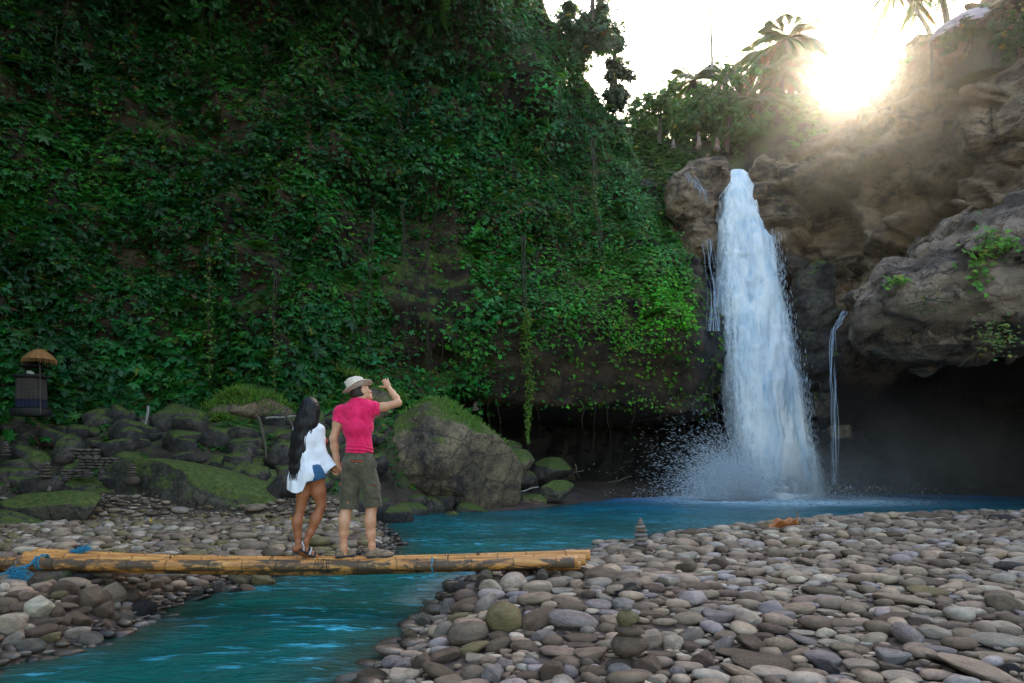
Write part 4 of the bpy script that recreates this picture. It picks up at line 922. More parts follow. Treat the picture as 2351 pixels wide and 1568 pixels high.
H3 = """262 836 155 150 -15 W block;60 955 155 160 0 L block;155 752 150 98 12 t block;75 676 142 76 -10 L block;345 676 102 85 -5 t block;305 720 118 66 -30 b egg;402 746 112 66 14 o egg;245 762 122 72 0 b flat;600 770 192 152 18 b angular;705 772 92 112 10 b angular;760 742 132 142 25 x angular;885 756 132 90 0 b round;975 842 145 130 -50 k angular;530 915 152 92 -18 b block;520 1012 142 88 0 g block;605 1050 152 105 -14 g round;195 1100 192 110 0 g round;260 1000 242 92 12 b bean;335 1050 132 78 15 o block;85 1062 132 85 38 g block;165 972 112 64 8 W egg;380 860 92 92 0 b round;120 832 132 78 -12 b egg;700 866 134 108 28 b block;865 872 104 52 -22 b egg;890 830 112 48 -30 g egg;415 1002 92 105 30 b block;425 935 92 62 0 b block;720 946 82 58 -30 b egg;785 896 72 62 0 b round;860 902 92 48 -28 g flat;980 686 82 48 0 x block;1060 672 102 82 0 x block;1350 722 82 78 -5 g block;1220 706 82 58 0 b block;1382 666 102 58 -5 t egg;1432 690 92 46 10 o egg;1510 690 62 112 0 p block;1640 640 162 92 -20 o round;1810 650 160 88 -22 o block;1600 720 92 42 30 k egg;802 822 52 60 0 g round;16 700 62 82 0 W round;50 570 112 78 0 b round;160 602 72 92 -20 t egg;245 592 102 58 -10 b flat;440 705 152 128 0 b block;540 632 152 92 0 k block;680 642 152 42 5 b flat;740 662 92 62 10 b block;1452 460 122 36 0 o flat;1530 386 104 46 0 o round;1630 406 132 50 -3 o flat;1790 402 102 48 15 o egg;1915 406 122 44 0 o flat;1100 400 82 50 0 g round;1210 440 42 30 0 W round;860 690 110 40 -8 b flat;930 780 90 50 -15 b flat;20 1150 50 50 0 p round;330 930 200 60 8 b flat;240 870 100 60 -8 b round;480 780 110 80 0 b block;560 860 120 60 25 b flat;90 760 110 80 0 b block;15 850 90 60 0 b round;30 930 70 50 0 x flat;1150 700 80 60 0 x round;1280 660 90 50 0 b flat;1700 700 110 50 -20 b round"""
HERO = []
for txt, x0, y0, sc in ((H3, 0, 1119, .3335), (H4, 784, 1119, .3335), (H5, 1568, 1119, .333)):
    for row in txt.split(';'):
        q = row.split(); cx, cy, w, h, r_ = map(float, q[:5])
        HERO.append((x0 + cx * sc, y0 + cy * sc, w * sc, h * sc, r_, q[5], q[6]))
def jit(t, a=.16):
    c = np.array(TONES[t]) * (.93, .90, .87); return np.clip(c * rng.uniform(1 - a, 1 + a) * rng.uniform(.97, 1.03, 3), .02, .75)
SR = side
def deck_limit(C, hz, hw, dep):
    """how far a stone must sink so that the poles rest on it"""
    if C[0] - hw < .88 and C[1] + dep > 6.47 and C[1] - dep < 7.05: return max(0, C[2] + hz - .425)
    return 0
PLACED = []          # dicts of individual stones
foot = []            # footprints already taken: x, y, radius
for (x, y, w_, h_, r_, tone, kind) in HERO:
    P, D = ground_hit(x, y + h_ * .30)
    s = D / FPX; hw, hh = w_ * s / 2 * 1.04, h_ * s / 2 * 1.06
    C = W(x, y, D); dep = (hw * .8 + hh * .35) * rng.uniform(.75, 1.0)
    el_ = max(.0, 1 - abs(r_) / 60)
    tiltx = rng.uniform(-.12, .12)
    # seen from slightly above, part of the height on the picture is the stone's own depth
    k_ = (CZ - C[2]) / D; hz = math.sqrt(max((hh ** 2 - (k_ * dep) ** 2), (hh * .55) ** 2)) if abs(r_) < 30 else hh
    C = C + np.array([0, dep * .35, 0])
    R = Matrix.Rotation(math.radians(r_), 3, 'Y').to_3x3(); R = Matrix.Rotation(-math.radians(r_), 3, 'Y') @ Matrix.Rotation(tiltx, 3, 'X') @ Matrix.Rotation(rng.uniform(-.25, .25), 3, 'Z')
    lowr = deck_limit(C, max(hz, abs(math.sin(math.radians(r_))) * hw), hw, dep); C = C - np.array([0, 0, lowr])
    PLACED.append(dict(C=C, S=(hw, dep, hz), R=R, tone=tone, kind=kind, D=D, px=(x, y), w=w_ * h_))
    foot.append((C[0], C[1], max(hw, dep) * .8))
log('hero stones', len(PLACED))
# ---- the rest of the beach and the far gravel bar, thrown at random and kept where they fit
cell = {}
CS = .25
def taken(x, y, r):
    i, j = int(math.floor(x / CS)), int(math.floor(y / CS)); n = 2
    for a in range(i - n, i + n + 1):
        for b in range(j - n, j + n + 1):
            for (X, Y, R) in cell.get((a, b), ()):
                if (X - x) ** 2 + (Y - y) ** 2 < (R + r) ** 2: return True
    return False
def put(x, y, r): cell.setdefault((int(math.floor(x / CS)), int(math.floor(y / CS))), []).append((x, y, r))
for f in foot: put(*f)
REST = []
def scatter(n, xr, yr, size, ok, tones, pack=.8, bare=0.0, sink=.25):
    X = rng.uniform(*xr, n); Y = rng.uniform(*yr, n); P = np.c_[X, Y]; h = ground_h(P); r = SR(SH_R, P, -1); l = SR(SH_L, P, 1)
    pn = fbm(np.c_[P * .9, np.zeros(n)], 3, 401)
    m = ok(X, Y, h, r, l) & (np.abs(X) < .80 * Y + 2.6) & (pn > bare * 2 - 1 if bare else True)
    a = np.sort(size(n, X, Y))[::-1]          # big ones first
    idx = np.flatnonzero(m); aa = a[:len(idx)] if False else size(len(idx), X[idx], Y[idx]); order = np.argsort(-aa)
    for q in order:
        i = idx[q]; s = aa[q]
        el = rng.uniform(.55, .9)
        if taken(X[i], Y[i], s * .5 * (el + 1) / 2 * pack): continue
        put(X[i], Y[i], s * .5 * (el + 1) / 2 * pack)
        fl = rng.uniform(.27, .5); k = int(rng.integers(0, len(KINDS)))
        if KINDS[k] == 'flat': fl *= .75
        zc = h[i] + s * .5 * fl * (1 - sink * 2 * rng.random()); zc -= deck_limit((X[i], Y[i], zc), s * .5 * fl, s * .5, s * .5 * el)
        REST.append((X[i], Y[i], zc, s / 2, s / 2 * el, s / 2 * fl, rng.normal(0, .55) if rng.random() < .75 else rng.uniform(0, 3.14), rng.normal(0, .09), rng.normal(0, .09), k, tones[int(rng.integers(0, len(tones)))], min(r[i] if r[i] > -.5 else 9, l[i] if l[i] > -.5 else 9)))
big = lambda n, X, Y: np.minimum(.10 + rng.gamma(2.2, .046, n), .20 + .010 * Y)
bt = 'ttxxbbpLgtxb'
rb = lambda X, Y, h, r, l: (r > np.where(Y < 8, -.13, -.35)) & (Y > 2.6) & (Y < 21) & (X > -1.5)
scatter(34000, (-1.5, 18), (2.6, 20.5), big, rb, bt, .86)
scatter(80000, (-1.5, 18), (2.6, 20.5), lambda n, X, Y: .05 + rng.gamma(2, .016, n) , lambda X, Y, h, r, l: rb(X, Y, h, r, l) & (Y < 17), bt, .82, 0, .1)
sml = lambda n, X, Y: .05 + rng.gamma(2, .022, n)
scatter(30000, (-1.8, 8), (2.6, 18), sml, lambda X, Y, h, r, l: (r > np.where(Y < 7.5, -.2, -.42)) & (r < .15), 'xbbgk', .75, 0, .1)
scatter(30000, (-6.5, -1.2), (3.5, 16.5), sml, lambda X, Y, h, r, l: (l > -.45) & (l < .2), 'xbbgk', .75, 0, .1)
log('right beach', len(REST))
lb = lambda X, Y, h, r, l: (l > np.where(Y < 9, -.16, -.35)) & (Y > 3.5) & (Y < 16.4) & (X < -1.5)
scatter(9000, (-7, -1.5), (3.5, 8.0), lambda n, X, Y: .10 + rng.gamma(2.2, .045, n), lb, 'bbbxgtbx', .8)
scatter(16000, (-12.5, -1.5), (7.5, 16.6), lambda n, X, Y: .07 + rng.gamma(2.0, .034, n) + .05 * sm(-5.5, -3, X), lb, 'ooxxLgtxbx', .85)
scatter(60000, (-12.5, -1.5), (5, 16.4), lambda n, X, Y: .035 + rng.gamma(2, .012, n), lambda X, Y, h, r, l: lb(X, Y, h, r, l), 'oxxLLgtx', .85, 0, .05)
log('left bar', len(REST))
# foundation layer of the two heaps: dark stones filling the gaps between the ones on top
def vis_size(s): return (s[3] * s[5]) / (s[1] ** 2)
REST.sort(key=vis_size, reverse=True)
n_ind = 300 - len(PLACED)
for s in REST[:n_ind]:
    R = Matrix.Rotation(s[6], 3, 'Z') @ Matrix.Rotation(s[7], 3, 'X') @ Matrix.Rotation(s[8], 3, 'Y')
    X_, Y_ = px(np.array([[s[0], s[1], s[2]]]))
    PLACED.append(dict(C=np.array(s[:3]), S=s[3:6], R=R, tone=s[10], kind=KINDS[s[9]], k=s[9], D=s[1], px=(float(X_[0]), float(Y_[0])), w=vis_size(s)))
REST = REST[n_ind:]
def bulk(name, L, mat):
    V = []; F = []; Cc = []; o = 0
    A = np.array([[*s[:10]] for s in L]); tn = np.stack([jit(s[10], .2) for s in L])
    for k in range(len(KINDS)):
        m = np.flatnonzero(A[:, 9].astype(int) == k)
        if not len(m): continue
        for far in (0, 1):
            mm = m[(A[m, 3] / A[m, 1] < .0075) == bool(far)]
            if not len(mm): continue
            TV, TF = TPL1[k] if far else TPL2[k]; a = A[mm]
            cz, sz = np.cos(a[:, 6]), np.sin(a[:, 6])
            v = TV[None] * a[:, None, 3:6]
            v = np.stack([v[..., 0] + v[..., 2] * a[:, 8:9], v[..., 1] + v[..., 2] * a[:, 7:8], v[..., 2] - v[..., 0] * a[:, 8:9] - v[..., 1] * a[:, 7:8]], -1)
            v = np.stack([v[..., 0] * cz[:, None] - v[..., 1] * sz[:, None], v[..., 0] * sz[:, None] + v[..., 1] * cz[:, None], v[..., 2]], -1) + a[:, None, 0:3]
            V.append(v.reshape(-1, 3)); F.append((TF[None] + (np.arange(len(mm)) * len(TV))[:, None, None]).reshape(-1, 3) + o); o += v.shape[0] * v.shape[1]
            Cc.append(np.repeat(tn[mm], len(TV), 0))
    return link(name, mesh_np(name, np.concatenate(V), np.concatenate(F), True, {'tint': np.concatenate(Cc)}), mat, kind='stuff')
TPL1 = [make_stone(300 + i, 1, k) for i, k in enumerate(KINDS)]
wetL = [s for s in REST if s[11] < .10 + .1 * random.random()]; dryL = [s for s in REST if not (s in wetL)] if len(REST) < 100 else None
ws = set(id(s) for s in wetL); dryL = [s for s in REST if id(s) not in ws]
bulk('pebbles', dryL, M_STONE_G); bulk('wet_pebbles', wetL, M_STONE_GW)
log('bulk stones', len(REST))
# ---- labels: look first, then what each one lies beside
ANCH = [((1318, 1300), 'under the bamboo ends'), ((1445, 1510), 'beside the four stone cairn'), ((1473, 1262), 'beside the tall slim cairn'), ((1100, 1345), 'at the bridge heap foot'), ((1000, 1400), 'on the bridge heap slope'), ((960, 1500), 'at the heap water edge'), ((1230, 1420), 'in the middle of the heap'), ((1430, 1360), 'near the black angular rock'), ((1800, 1225), 'near the curled brown leaf'), ((60, 1330), 'near the blue rope'), ((90, 1420), 'in the roped end heap'), ((300, 1400), 'at the dark heap waterline'), ((550, 1345), 'under mid bridge'), ((620, 1250), 'on gravel behind the bridge'), ((1800, 1400), 'by the bare silt patch'), ((2280, 1390), 'beside the tilted block'), ((2280, 1540), 'beside the long corner slab'), ((1250, 1540), 'on the lower edge of the heap'), ((1700, 1520), 'between heap and open beach'), ((2000, 1480), 'on the open stony beach'), ((2100, 1290), 'on the upper beach'), ((1650, 1290), 'on the beach past the bridge'), ((1900, 1360), 'mid beach')]
SZ = lambda s: 'huge' if s > .30 else 'large' if s > .19 else 'medium' if s > .12 else 'small'
SH = {'round': 'round', 'flat': 'flat', 'block': 'blocky', 'angular': 'angular', 'egg': 'egg shaped', 'bean': 'elongated'}
grp = {}
for d in PLACED:
    x, y = d['px']; a = min(ANCH, key=lambda q: (q[0][0] - x) ** 2 + (1.6 * (q[0][1] - y)) ** 2)[1]
    tilt = abs(Vector(d['R'] @ Vector((1, 0, 0))).z) > .3
    d['base'] = f"{SZ(d['S'][0])}{' tilted' if tilt else ''} {TNAME[d['tone']]} {SH[d['kind']]} stone {a}"
    grp.setdefault(d['base'], []).append(d)
ORD = ['', 'second', 'third', 'fourth', 'fifth', 'sixth', 'seventh', 'eighth', 'ninth', 'tenth', 'eleventh', 'twelfth']
for b, L in grp.items():
    L.sort(key=lambda d: d['px'][0])
    for i, d in enumerate(L):
        if len(L) == 1: d['label'] = b
        elif len(L) == 2: d['label'] = b + (', leftmost of two' if i == 0 else ', rightmost of two')
        else: d['label'] = b + (', leftmost' if i == 0 else ', rightmost' if i == len(L) - 1 else ', ' + ORD[min(i, 11)])
for q, d in enumerate(PLACED):
    k = d.get('k', None)
    if k is None: k = BYK[d['kind']][int(rng.integers(0, len(BYK[d['kind']])))]
    C = d['C']; P2 = np.array([[C[0], C[1]]]); e = min(abs(float(SR(SH_R, P2, -1)[0])), abs(float(SR(SH_L, P2, 1)[0])))
    wet = e < .13 and C[2] < .12
    nm = 'stone' if False else 'river_stone'
    o = bpy.data.objects.new(nm, (TPL3W if wet else TPL3)[k]); COL.objects.link(o)
    o.matrix_world = Matrix.Translation(Vector([float(c) for c in C])) @ d['R'].to_4x4() @ Matrix.Diagonal((*[float(c) for c in d['S']], 1))
    o.color = (*[float(c) for c in jit(d['tone'])], 1)
    o['label'] = d['label']; o['category'] = 'stone'; o['group'] = 'river stones lying along the banks'
log('individual stones', len(PLACED))
# ---- balanced stone stacks
def cairn(base, stones, label, dark=False, tones='gxpt', seed=0, group='stacked stone cairns'):
    """stones: list of (width, height, dx) in metres, from the bottom up"""
    r = random.Random(seed); root = empty('stone_cairn', base, label, 'stone cairn', group); z = 0
    for i, s in enumerate(stones):
        w_, h_, dx = s[:3]; t = s[3] if len(s) > 3 else r.choice(tones)
        k = r.choice(BYK['flat'] + BYK['round'] + BYK['egg'])
        o = bpy.data.objects.new('stone', TPL3[k]); COL.objects.link(o); o.parent = root
        z += h_ * .47
        o.matrix_local = Matrix.Translation((dx, 0, z)) @ Matrix.Rotation(r.uniform(-.08, .08), 4, 'Y') @ Matrix.Rotation(r.uniform(-.3, .3), 4, 'Z') @ Matrix.Diagonal((w_ / 2, w_ / 2 * r.uniform(.75, .95), h_ / 2, 1))
        z += h_ * .44; c = np.array(TONES[t]) * (.45 if dark else 1) * r.uniform(.85, 1.15); o.color = (*[float(v) for v in c], 1)
    return root
P, D = ground_hit(1445, 1530); s = D / FPX * .3335
cairn(P + np.array([0, -.02, .07]), [(265 * s, 158 * s, 0, 'b'), (215 * s, 72 * s, .0, 'b'), (165 * s, 112 * s, -.01, 'o'), (76 * s, 46 * s, -.02, 'g')], 'four large rounded stones balanced on the heap in front of the black rock', seed=5)
P, D = ground_hit(1472, 1272); s = D / FPX * .3335
cairn(P, [(160 * s, 62 * s, 0, 'b'), (108 * s, 36 * s, .01, 'p'), (102 * s, 32 * s, 0, 'g'), (97 * s, 33 * s, 0, 'p'), (88 * s, 29 * s, 0, 'x'), (76 * s, 27 * s, -.01, 'g'), (54 * s, 22 * s, -.01, 'p'), (36 * s, 18 * s, -.01, 'g'), (19 * s, 15 * s, -.01, 'g')], 'tall slim cairn of nine grey stones at the pool edge of the beach', seed=6)
def rcairn(x, yb, yt, wpx, D, n, label, seed, dark=True, bigbase=False, tones='gxpt'):
    s = D / FPX; H = (yb - yt) * s; r = random.Random(seed); ws = [wpx * s * (1 - .72 * i / n) * r.uniform(.85, 1.1) for i in range(n)]
    hs = [H / n / .91 * r.uniform(.85, 1.15) for _ in range(n)]
    if bigbase: hs = [H * .45] + [H * .55 / (n - 1) / .91] * (n - 1)
    cairn(W(x, yb, D), [(a, b, r.uniform(-.02, .02)) for a, b in zip(ws, hs)], label, dark, tones, seed)
rcairn(107, 1097, 1061, 27, 16.4, 5, 'dark stack of five stones on the ledge below the shrine, beside the low walls', 11)
rcairn(149, 1104, 1085, 20, 16.2, 4, 'squat little stone stack between the five stone stack and the low wall', 12)
rcairn(198, 1097, 1081, 20, 16.4, 5, 'low stack of flat stones at the end of the ledge wall', 13)
rcairn(234, 1102, 1074, 24, 16.3, 8, 'cone shaped stack of many thin flat stones on the mossy ledge', 14)
rcairn(303, 1114, 1063, 30, 16.1, 6, 'stack balanced on a big upright boulder on the ledge', 15, bigbase=True)
rcairn(522, 1137, 1114, 16, 16.2, 7, 'lone dark stack on the bare sloping rock left of the woman', 16)
rcairn(114, 1127, 1116, 9, 14.9, 4, 'tiny pale stack on top of the mossy mound', 17, False)
rcairn(13, 1124, 1095, 20, 15.6, 6, 'stack of flat dark stones at the picture edge beside the mossy mound', 18)
rcairn(15, 1047, 1012, 24, 17.6, 6, 'upper dark stack at the picture edge under the leaves', 19)
rcairn(380, 1099, 1083, 14, 16.4, 5, 'small stack on the crest of the sloping rock behind its lone neighbour', 20)
rcairn(1604, 345, 300, 15, 30.9, 8, 'tallest stone stack above the falls, on a white base stone', 21, False)
rcairn(1646, 346, 314, 16, 30.9, 6, 'shorter stone stack above the falls, nearest the falling water', 22, False)
rcairn(1546, 342, 320, 12, 32.0, 5, 'smallest stone stack above the falls, beside the ivy', 23, False)
rcairn(1091, 944, 922, 17, 21.0, 5, 'small dark stack on top of the great mossy boulder', 24)
rcairn(865, 812, 772, 16, 23.2, 1, 'single upright stone', 25) if False else None
log('cairns')
# black angular rock on the heap
P, D = ground_hit(1441, 1375); s = D / FPX * .3335
V, F = make_stone(77, 4, 'angular'); V = V * np.array([1, .9, 1]); V[:, 2] = np.where(V[:, 2] > .25 + .5 * V[:, 0], .25 + .5 * V[:, 0] + .1 * (V[:, 2]), V[:, 2])
mk = Mat('obsidian_rock'); vv = mk.coord('Object'); nn = mk.noise(vv, 3, 6, .7); M_BLACK = mk.done(mk.bsdf(color=mk.ramp(nn, [(.35, (.008, .008, .009)), (.7, (.05, .045, .042))]), rough=.3, normal=mk.bump(nn, 1, .15), spec=.6))
o = link('black_rock', mesh_np('black_rock', V, F, False), M_BLACK, label='black glossy angular rock lying among the pale river stones', cat='rock', loc=P + np.array([0, .1, .06])); o.scale = (112 * s, 90 * s, 62 * s); o.rotation_euler = (0, 0, .2)

# ================================================================ BOULDERS AND THE LEFT LEDGE
def boulder(name, x, y, w_, h_, D, label, mat, seed, dep=.8, nf=15, tilt=0, flat=.0, sub=5, amp=.14, rz=0, cat='boulder', group='boulders at the foot of the cliff', shape=None):
    V, F = ico(sub); V = V.copy(); s = D / FPX
    a = np.sign(V) * np.abs(V) ** .82; V = a / np.abs(a).max(0)
    if shape is not None: V = shape(V)
    V = V * (1 + amp * fbm(V * 1.1 + seed, 4, seed)[:, None] + amp * .35 * ridge(V * 2.6 + seed, 4, seed + 1)[:, None])
    r = np.random.default_rng(seed)
    for _ in range(nf):
        n = r.normal(0, 1, 3); n /= np.linalg.norm(n); V -= n * np.maximum(V @ n - r.uniform(.62, .9), 0)[:, None] * .92
    V = V * np.array([w_ * s / 2, w_ * s / 2 * dep, h_ * s / 2]) * 1.04
    R = np.array(Matrix.Rotation(math.radians(-tilt), 3, 'Y')) @ np.array(Matrix.Rotation(rz, 3, 'Z')); V = V @ R.T
    o = link(name, mesh_np(name, V, F), mat, label=label, cat=cat, group=group, loc=W(x, y, D + w_ * s * .25))
    return o
def big_shape(V):
    z = V[:, 2]; x = V[:, 0]
    V = V.copy(); V[:, 0] = x * (1 - .16 * sm(0, 1, z) * (x > 0) - .32 * sm(-.1, 1, z) * (x < 0)) ; V[:, 2] = z + .12 * x * (z > 0); V[:, 0] -= .0; V[:, 2] = np.where(z < 0, V[:, 2] + .22 * sm(.2, -.9, x) * -z, V[:, 2])
    V[:, 0] += .22 * sm(.2, -.9, z) * (x > 0)
    return V
boulder('great_boulder', 1016, 1046, 322, 262, 20.6, 'huge brown boulder with grass and moss on top behind the man', M_BOULDER, 31, .75, 5, sub=6, amp=.17, shape=big_shape)
boulder('boulder', 1180, 1070, 82, 105, 23.0, 'grey brown rough boulder leaning against the far side of the huge boulder', M_BOULDER, 32, .8, 12, -35)
boulder('boulder', 1275, 1128, 88, 54, 23.6, 'rounded mossy boulder standing in the pool at the cave mouth', M_MOSSROCK, 33)
boulder('boulder', 1225, 1150, 66, 30, 23.2, 'low wet brown rock between the huge boulder and the rounded mossy one', M_BOULDER, 34)
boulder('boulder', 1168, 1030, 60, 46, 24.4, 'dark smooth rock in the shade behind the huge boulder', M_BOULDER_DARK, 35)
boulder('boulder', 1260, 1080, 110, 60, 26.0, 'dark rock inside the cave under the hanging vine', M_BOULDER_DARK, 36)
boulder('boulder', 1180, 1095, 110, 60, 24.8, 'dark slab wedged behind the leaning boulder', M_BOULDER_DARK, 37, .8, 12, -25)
boulder('boulder', 1932, 990, 60, 34, 29.3, 'pale rock showing through the mist behind the waterfall', M_BOULDER, 38)
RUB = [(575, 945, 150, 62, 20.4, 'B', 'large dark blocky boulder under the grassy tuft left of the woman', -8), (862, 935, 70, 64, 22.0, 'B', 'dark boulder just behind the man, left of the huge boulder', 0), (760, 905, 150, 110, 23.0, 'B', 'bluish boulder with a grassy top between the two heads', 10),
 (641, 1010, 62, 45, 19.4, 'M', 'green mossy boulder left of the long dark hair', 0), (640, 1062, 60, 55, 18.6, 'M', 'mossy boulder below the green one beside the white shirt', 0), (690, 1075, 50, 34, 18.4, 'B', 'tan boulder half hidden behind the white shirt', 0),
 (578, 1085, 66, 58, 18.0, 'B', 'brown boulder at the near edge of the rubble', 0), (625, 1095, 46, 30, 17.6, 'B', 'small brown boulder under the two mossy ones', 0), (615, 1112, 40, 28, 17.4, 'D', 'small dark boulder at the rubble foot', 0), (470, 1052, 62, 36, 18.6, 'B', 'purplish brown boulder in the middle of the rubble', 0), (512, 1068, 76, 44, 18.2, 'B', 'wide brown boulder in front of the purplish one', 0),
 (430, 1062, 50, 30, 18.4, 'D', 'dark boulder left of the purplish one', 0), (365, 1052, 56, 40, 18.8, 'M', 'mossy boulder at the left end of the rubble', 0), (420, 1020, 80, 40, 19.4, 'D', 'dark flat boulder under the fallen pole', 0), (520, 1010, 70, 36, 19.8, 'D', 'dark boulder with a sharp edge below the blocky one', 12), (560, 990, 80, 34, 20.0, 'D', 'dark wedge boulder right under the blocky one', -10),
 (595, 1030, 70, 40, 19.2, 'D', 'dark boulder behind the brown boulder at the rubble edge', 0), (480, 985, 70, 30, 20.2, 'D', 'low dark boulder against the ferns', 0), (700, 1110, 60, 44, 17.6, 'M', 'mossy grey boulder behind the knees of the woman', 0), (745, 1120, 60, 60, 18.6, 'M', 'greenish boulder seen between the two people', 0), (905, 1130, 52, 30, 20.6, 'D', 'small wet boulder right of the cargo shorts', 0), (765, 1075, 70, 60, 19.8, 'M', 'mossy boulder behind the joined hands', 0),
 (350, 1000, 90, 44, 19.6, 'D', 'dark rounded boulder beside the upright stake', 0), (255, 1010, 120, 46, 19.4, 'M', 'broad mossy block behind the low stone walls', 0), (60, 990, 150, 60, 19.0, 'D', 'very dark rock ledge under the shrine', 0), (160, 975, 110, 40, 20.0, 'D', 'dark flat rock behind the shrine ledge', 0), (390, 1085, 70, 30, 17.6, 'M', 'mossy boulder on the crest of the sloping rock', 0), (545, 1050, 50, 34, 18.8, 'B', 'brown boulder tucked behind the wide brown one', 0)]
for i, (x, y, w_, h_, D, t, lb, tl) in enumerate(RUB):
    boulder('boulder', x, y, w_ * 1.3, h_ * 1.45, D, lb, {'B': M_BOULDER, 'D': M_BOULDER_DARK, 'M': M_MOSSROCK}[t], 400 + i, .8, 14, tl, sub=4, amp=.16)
# filler rubble between the big ones
n = 240; X = rng.uniform(-14, -1.2, n); Y = rng.uniform(16.6, 21.5, n); h = ground_h(np.c_[X, Y]); FR = []
for i in range(n): FR.append((X[i], Y[i], h[i] + .04, *(rng.uniform(.14, .60) * np.array([1, rng.uniform(.6, .9), rng.uniform(.45, .8)])), rng.uniform(0, 3), rng.normal(0, .25), rng.normal(0, .25), int(rng.choice(BYK['block'] + BYK['angular'])), 'b' if rng.random() < .7 else 'x', 9))
for f in range(len(FR)): pass
bulk('rubble', FR, M_BOULDER_DARK)
boulder('sloping_rock', 470, 1150, 500, 165, 15.7, 'long bare rock sloping down to the gravel, greened at its foot', M_MOSSROCK, 51, .42, 6, -13, sub=6, amp=.08, cat='rock')
boulder('rock_ledge_block', 225, 1150, 290, 120, 16.2, 'dark ledge under the row of stone stacks with dripping wet hollows', M_BOULDER_DARK, 52, .42, 8, 0, sub=6, amp=.10, cat='rock')
boulder('mossy_mound', 118, 1175, 260, 96, 14.6, 'broad mound covered with yellow green moss and a tiny stack on top', M_MOSSROCK, 53, .5, 5, 4, sub=6, amp=.08, cat='rock')
boulder('rock', 30, 1205, 140, 62, 13.9, 'dark cracked rock at the picture edge below the mossy mound', M_BOULDER_DARK, 54, .6, 8, -20, sub=5, amp=.1, cat='rock')
boulder('rock', 640, 1140, 130, 70, 16.8, 'bluish grey shoulder of rock above the gravel behind the woman', M_BOULDER, 55, .6, 8, -18, sub=5, amp=.1, cat='rock')
# low dry stone walls
def drywall(x0, x1, yt, yb, D, label, seed):
    root = empty('dry_stone_wall', W((x0 + x1) / 2, yb, D), label, 'stone wall', 'low dry stone walls on the ledge'); r = random.Random(seed); s = D / FPX
    rows = max(3, int((yb - yt) / 6)); L = []
    for j in range(rows):
        x = x0 + r.uniform(0, 8)
        while x < x1:
            w_ = r.uniform(12, 24); L.append(((x + w_ / 2 - (x0 + x1) / 2) * s, r.uniform(-.03, .03), (rows - .5 - j) * (yb - yt) / rows * s, w_ * s / 2, .13, (yb - yt) / rows * s * .56, r.uniform(-.2, .2), 0, r.uniform(-.06, .06), r.choice(BYK['flat'] + BYK['block']), 'b', 9)); x += w_ + 1
    V = []; F = []; o = 0
    for q in L:
        TV, TF = TPL2[q[9]]; V.append(TV * np.array(q[3:6]) + np.array(q[0:3])); F.append(TF + o); o += len(TV)
    link('courses', mesh_np('courses', np.concatenate(V), np.concatenate(F), True, {'tint': np.tile([.10, .085, .07], (o, 1))}), M_STONE_G, root)
    return root
drywall(160, 222, 1030, 1052, 17.8, 'upper dry stone wall below the white offering', 61)
drywall(175, 265, 1050, 1076, 17.2, 'middle dry stone wall across the ledge', 62)
drywall(135, 195, 1078, 1096, 16.7, 'lowest dry stone wall between the stone stacks', 63)
log('boulders')
# ================================================================ BAMBOO BRIDGE
def bamboo_mat(name, stain):
    m = Mat(name); v = m.coord('Object', (.9, 9, 9)); v2 = m.coord('Object', (1.1, 3, 3))
    g = m.noise(v, 3, 6, .65); s = m.noise(v2, 2.6, 8, .72, .5); fine = m.noise(m.coord('Object', (2, 60, 60)), 2, 4, .7)
    c = m.ramp(g, [(.3, (.24, .088, .020)), (.5, (.49, .21, .050)), (.7, (.70, .38, .11))])
    c = m.mix(m.ramp(fine, [(.45, 0), (.7, .35)]), c, (.22, .10, .03))
    lo = .66 - stain * .26
    c = m.mix(m.ramp(s, [(lo, 0), (lo + .05, .93)]), c, m.mix(fine, (.012, .010, .008), (.10, .07, .04)))
    c = m.mix(m.ramp(m.noise(v2, 5.5, 6, .7), [(.66, 0), (.72, .5 * stain)]), c, (.5, .45, .38))
    nd = m.attr('node', 'Fac'); c = m.mix(m.math('MULTIPLY', nd, .8), c, (.05, .03, .016))
    ins = m.attr('inner', 'Fac'); c = m.mix(ins, c, m.mix(fine, (.30, .19, .10), (.5, .36, .2)))
    h = m.math('ADD', m.math('MULTIPLY', fine, .5), m.math('MULTIPLY', s, .6))
    return m.done(m.bsdf(color=c, rough=m.ramp(s, [(.4, .34), (.6, .62)]), normal=m.bump(h, .6, .006), spec=.45))
M_BAM = bamboo_mat('golden_bamboo', .22); M_BAMD = bamboo_mat('weathered_bamboo', .78)
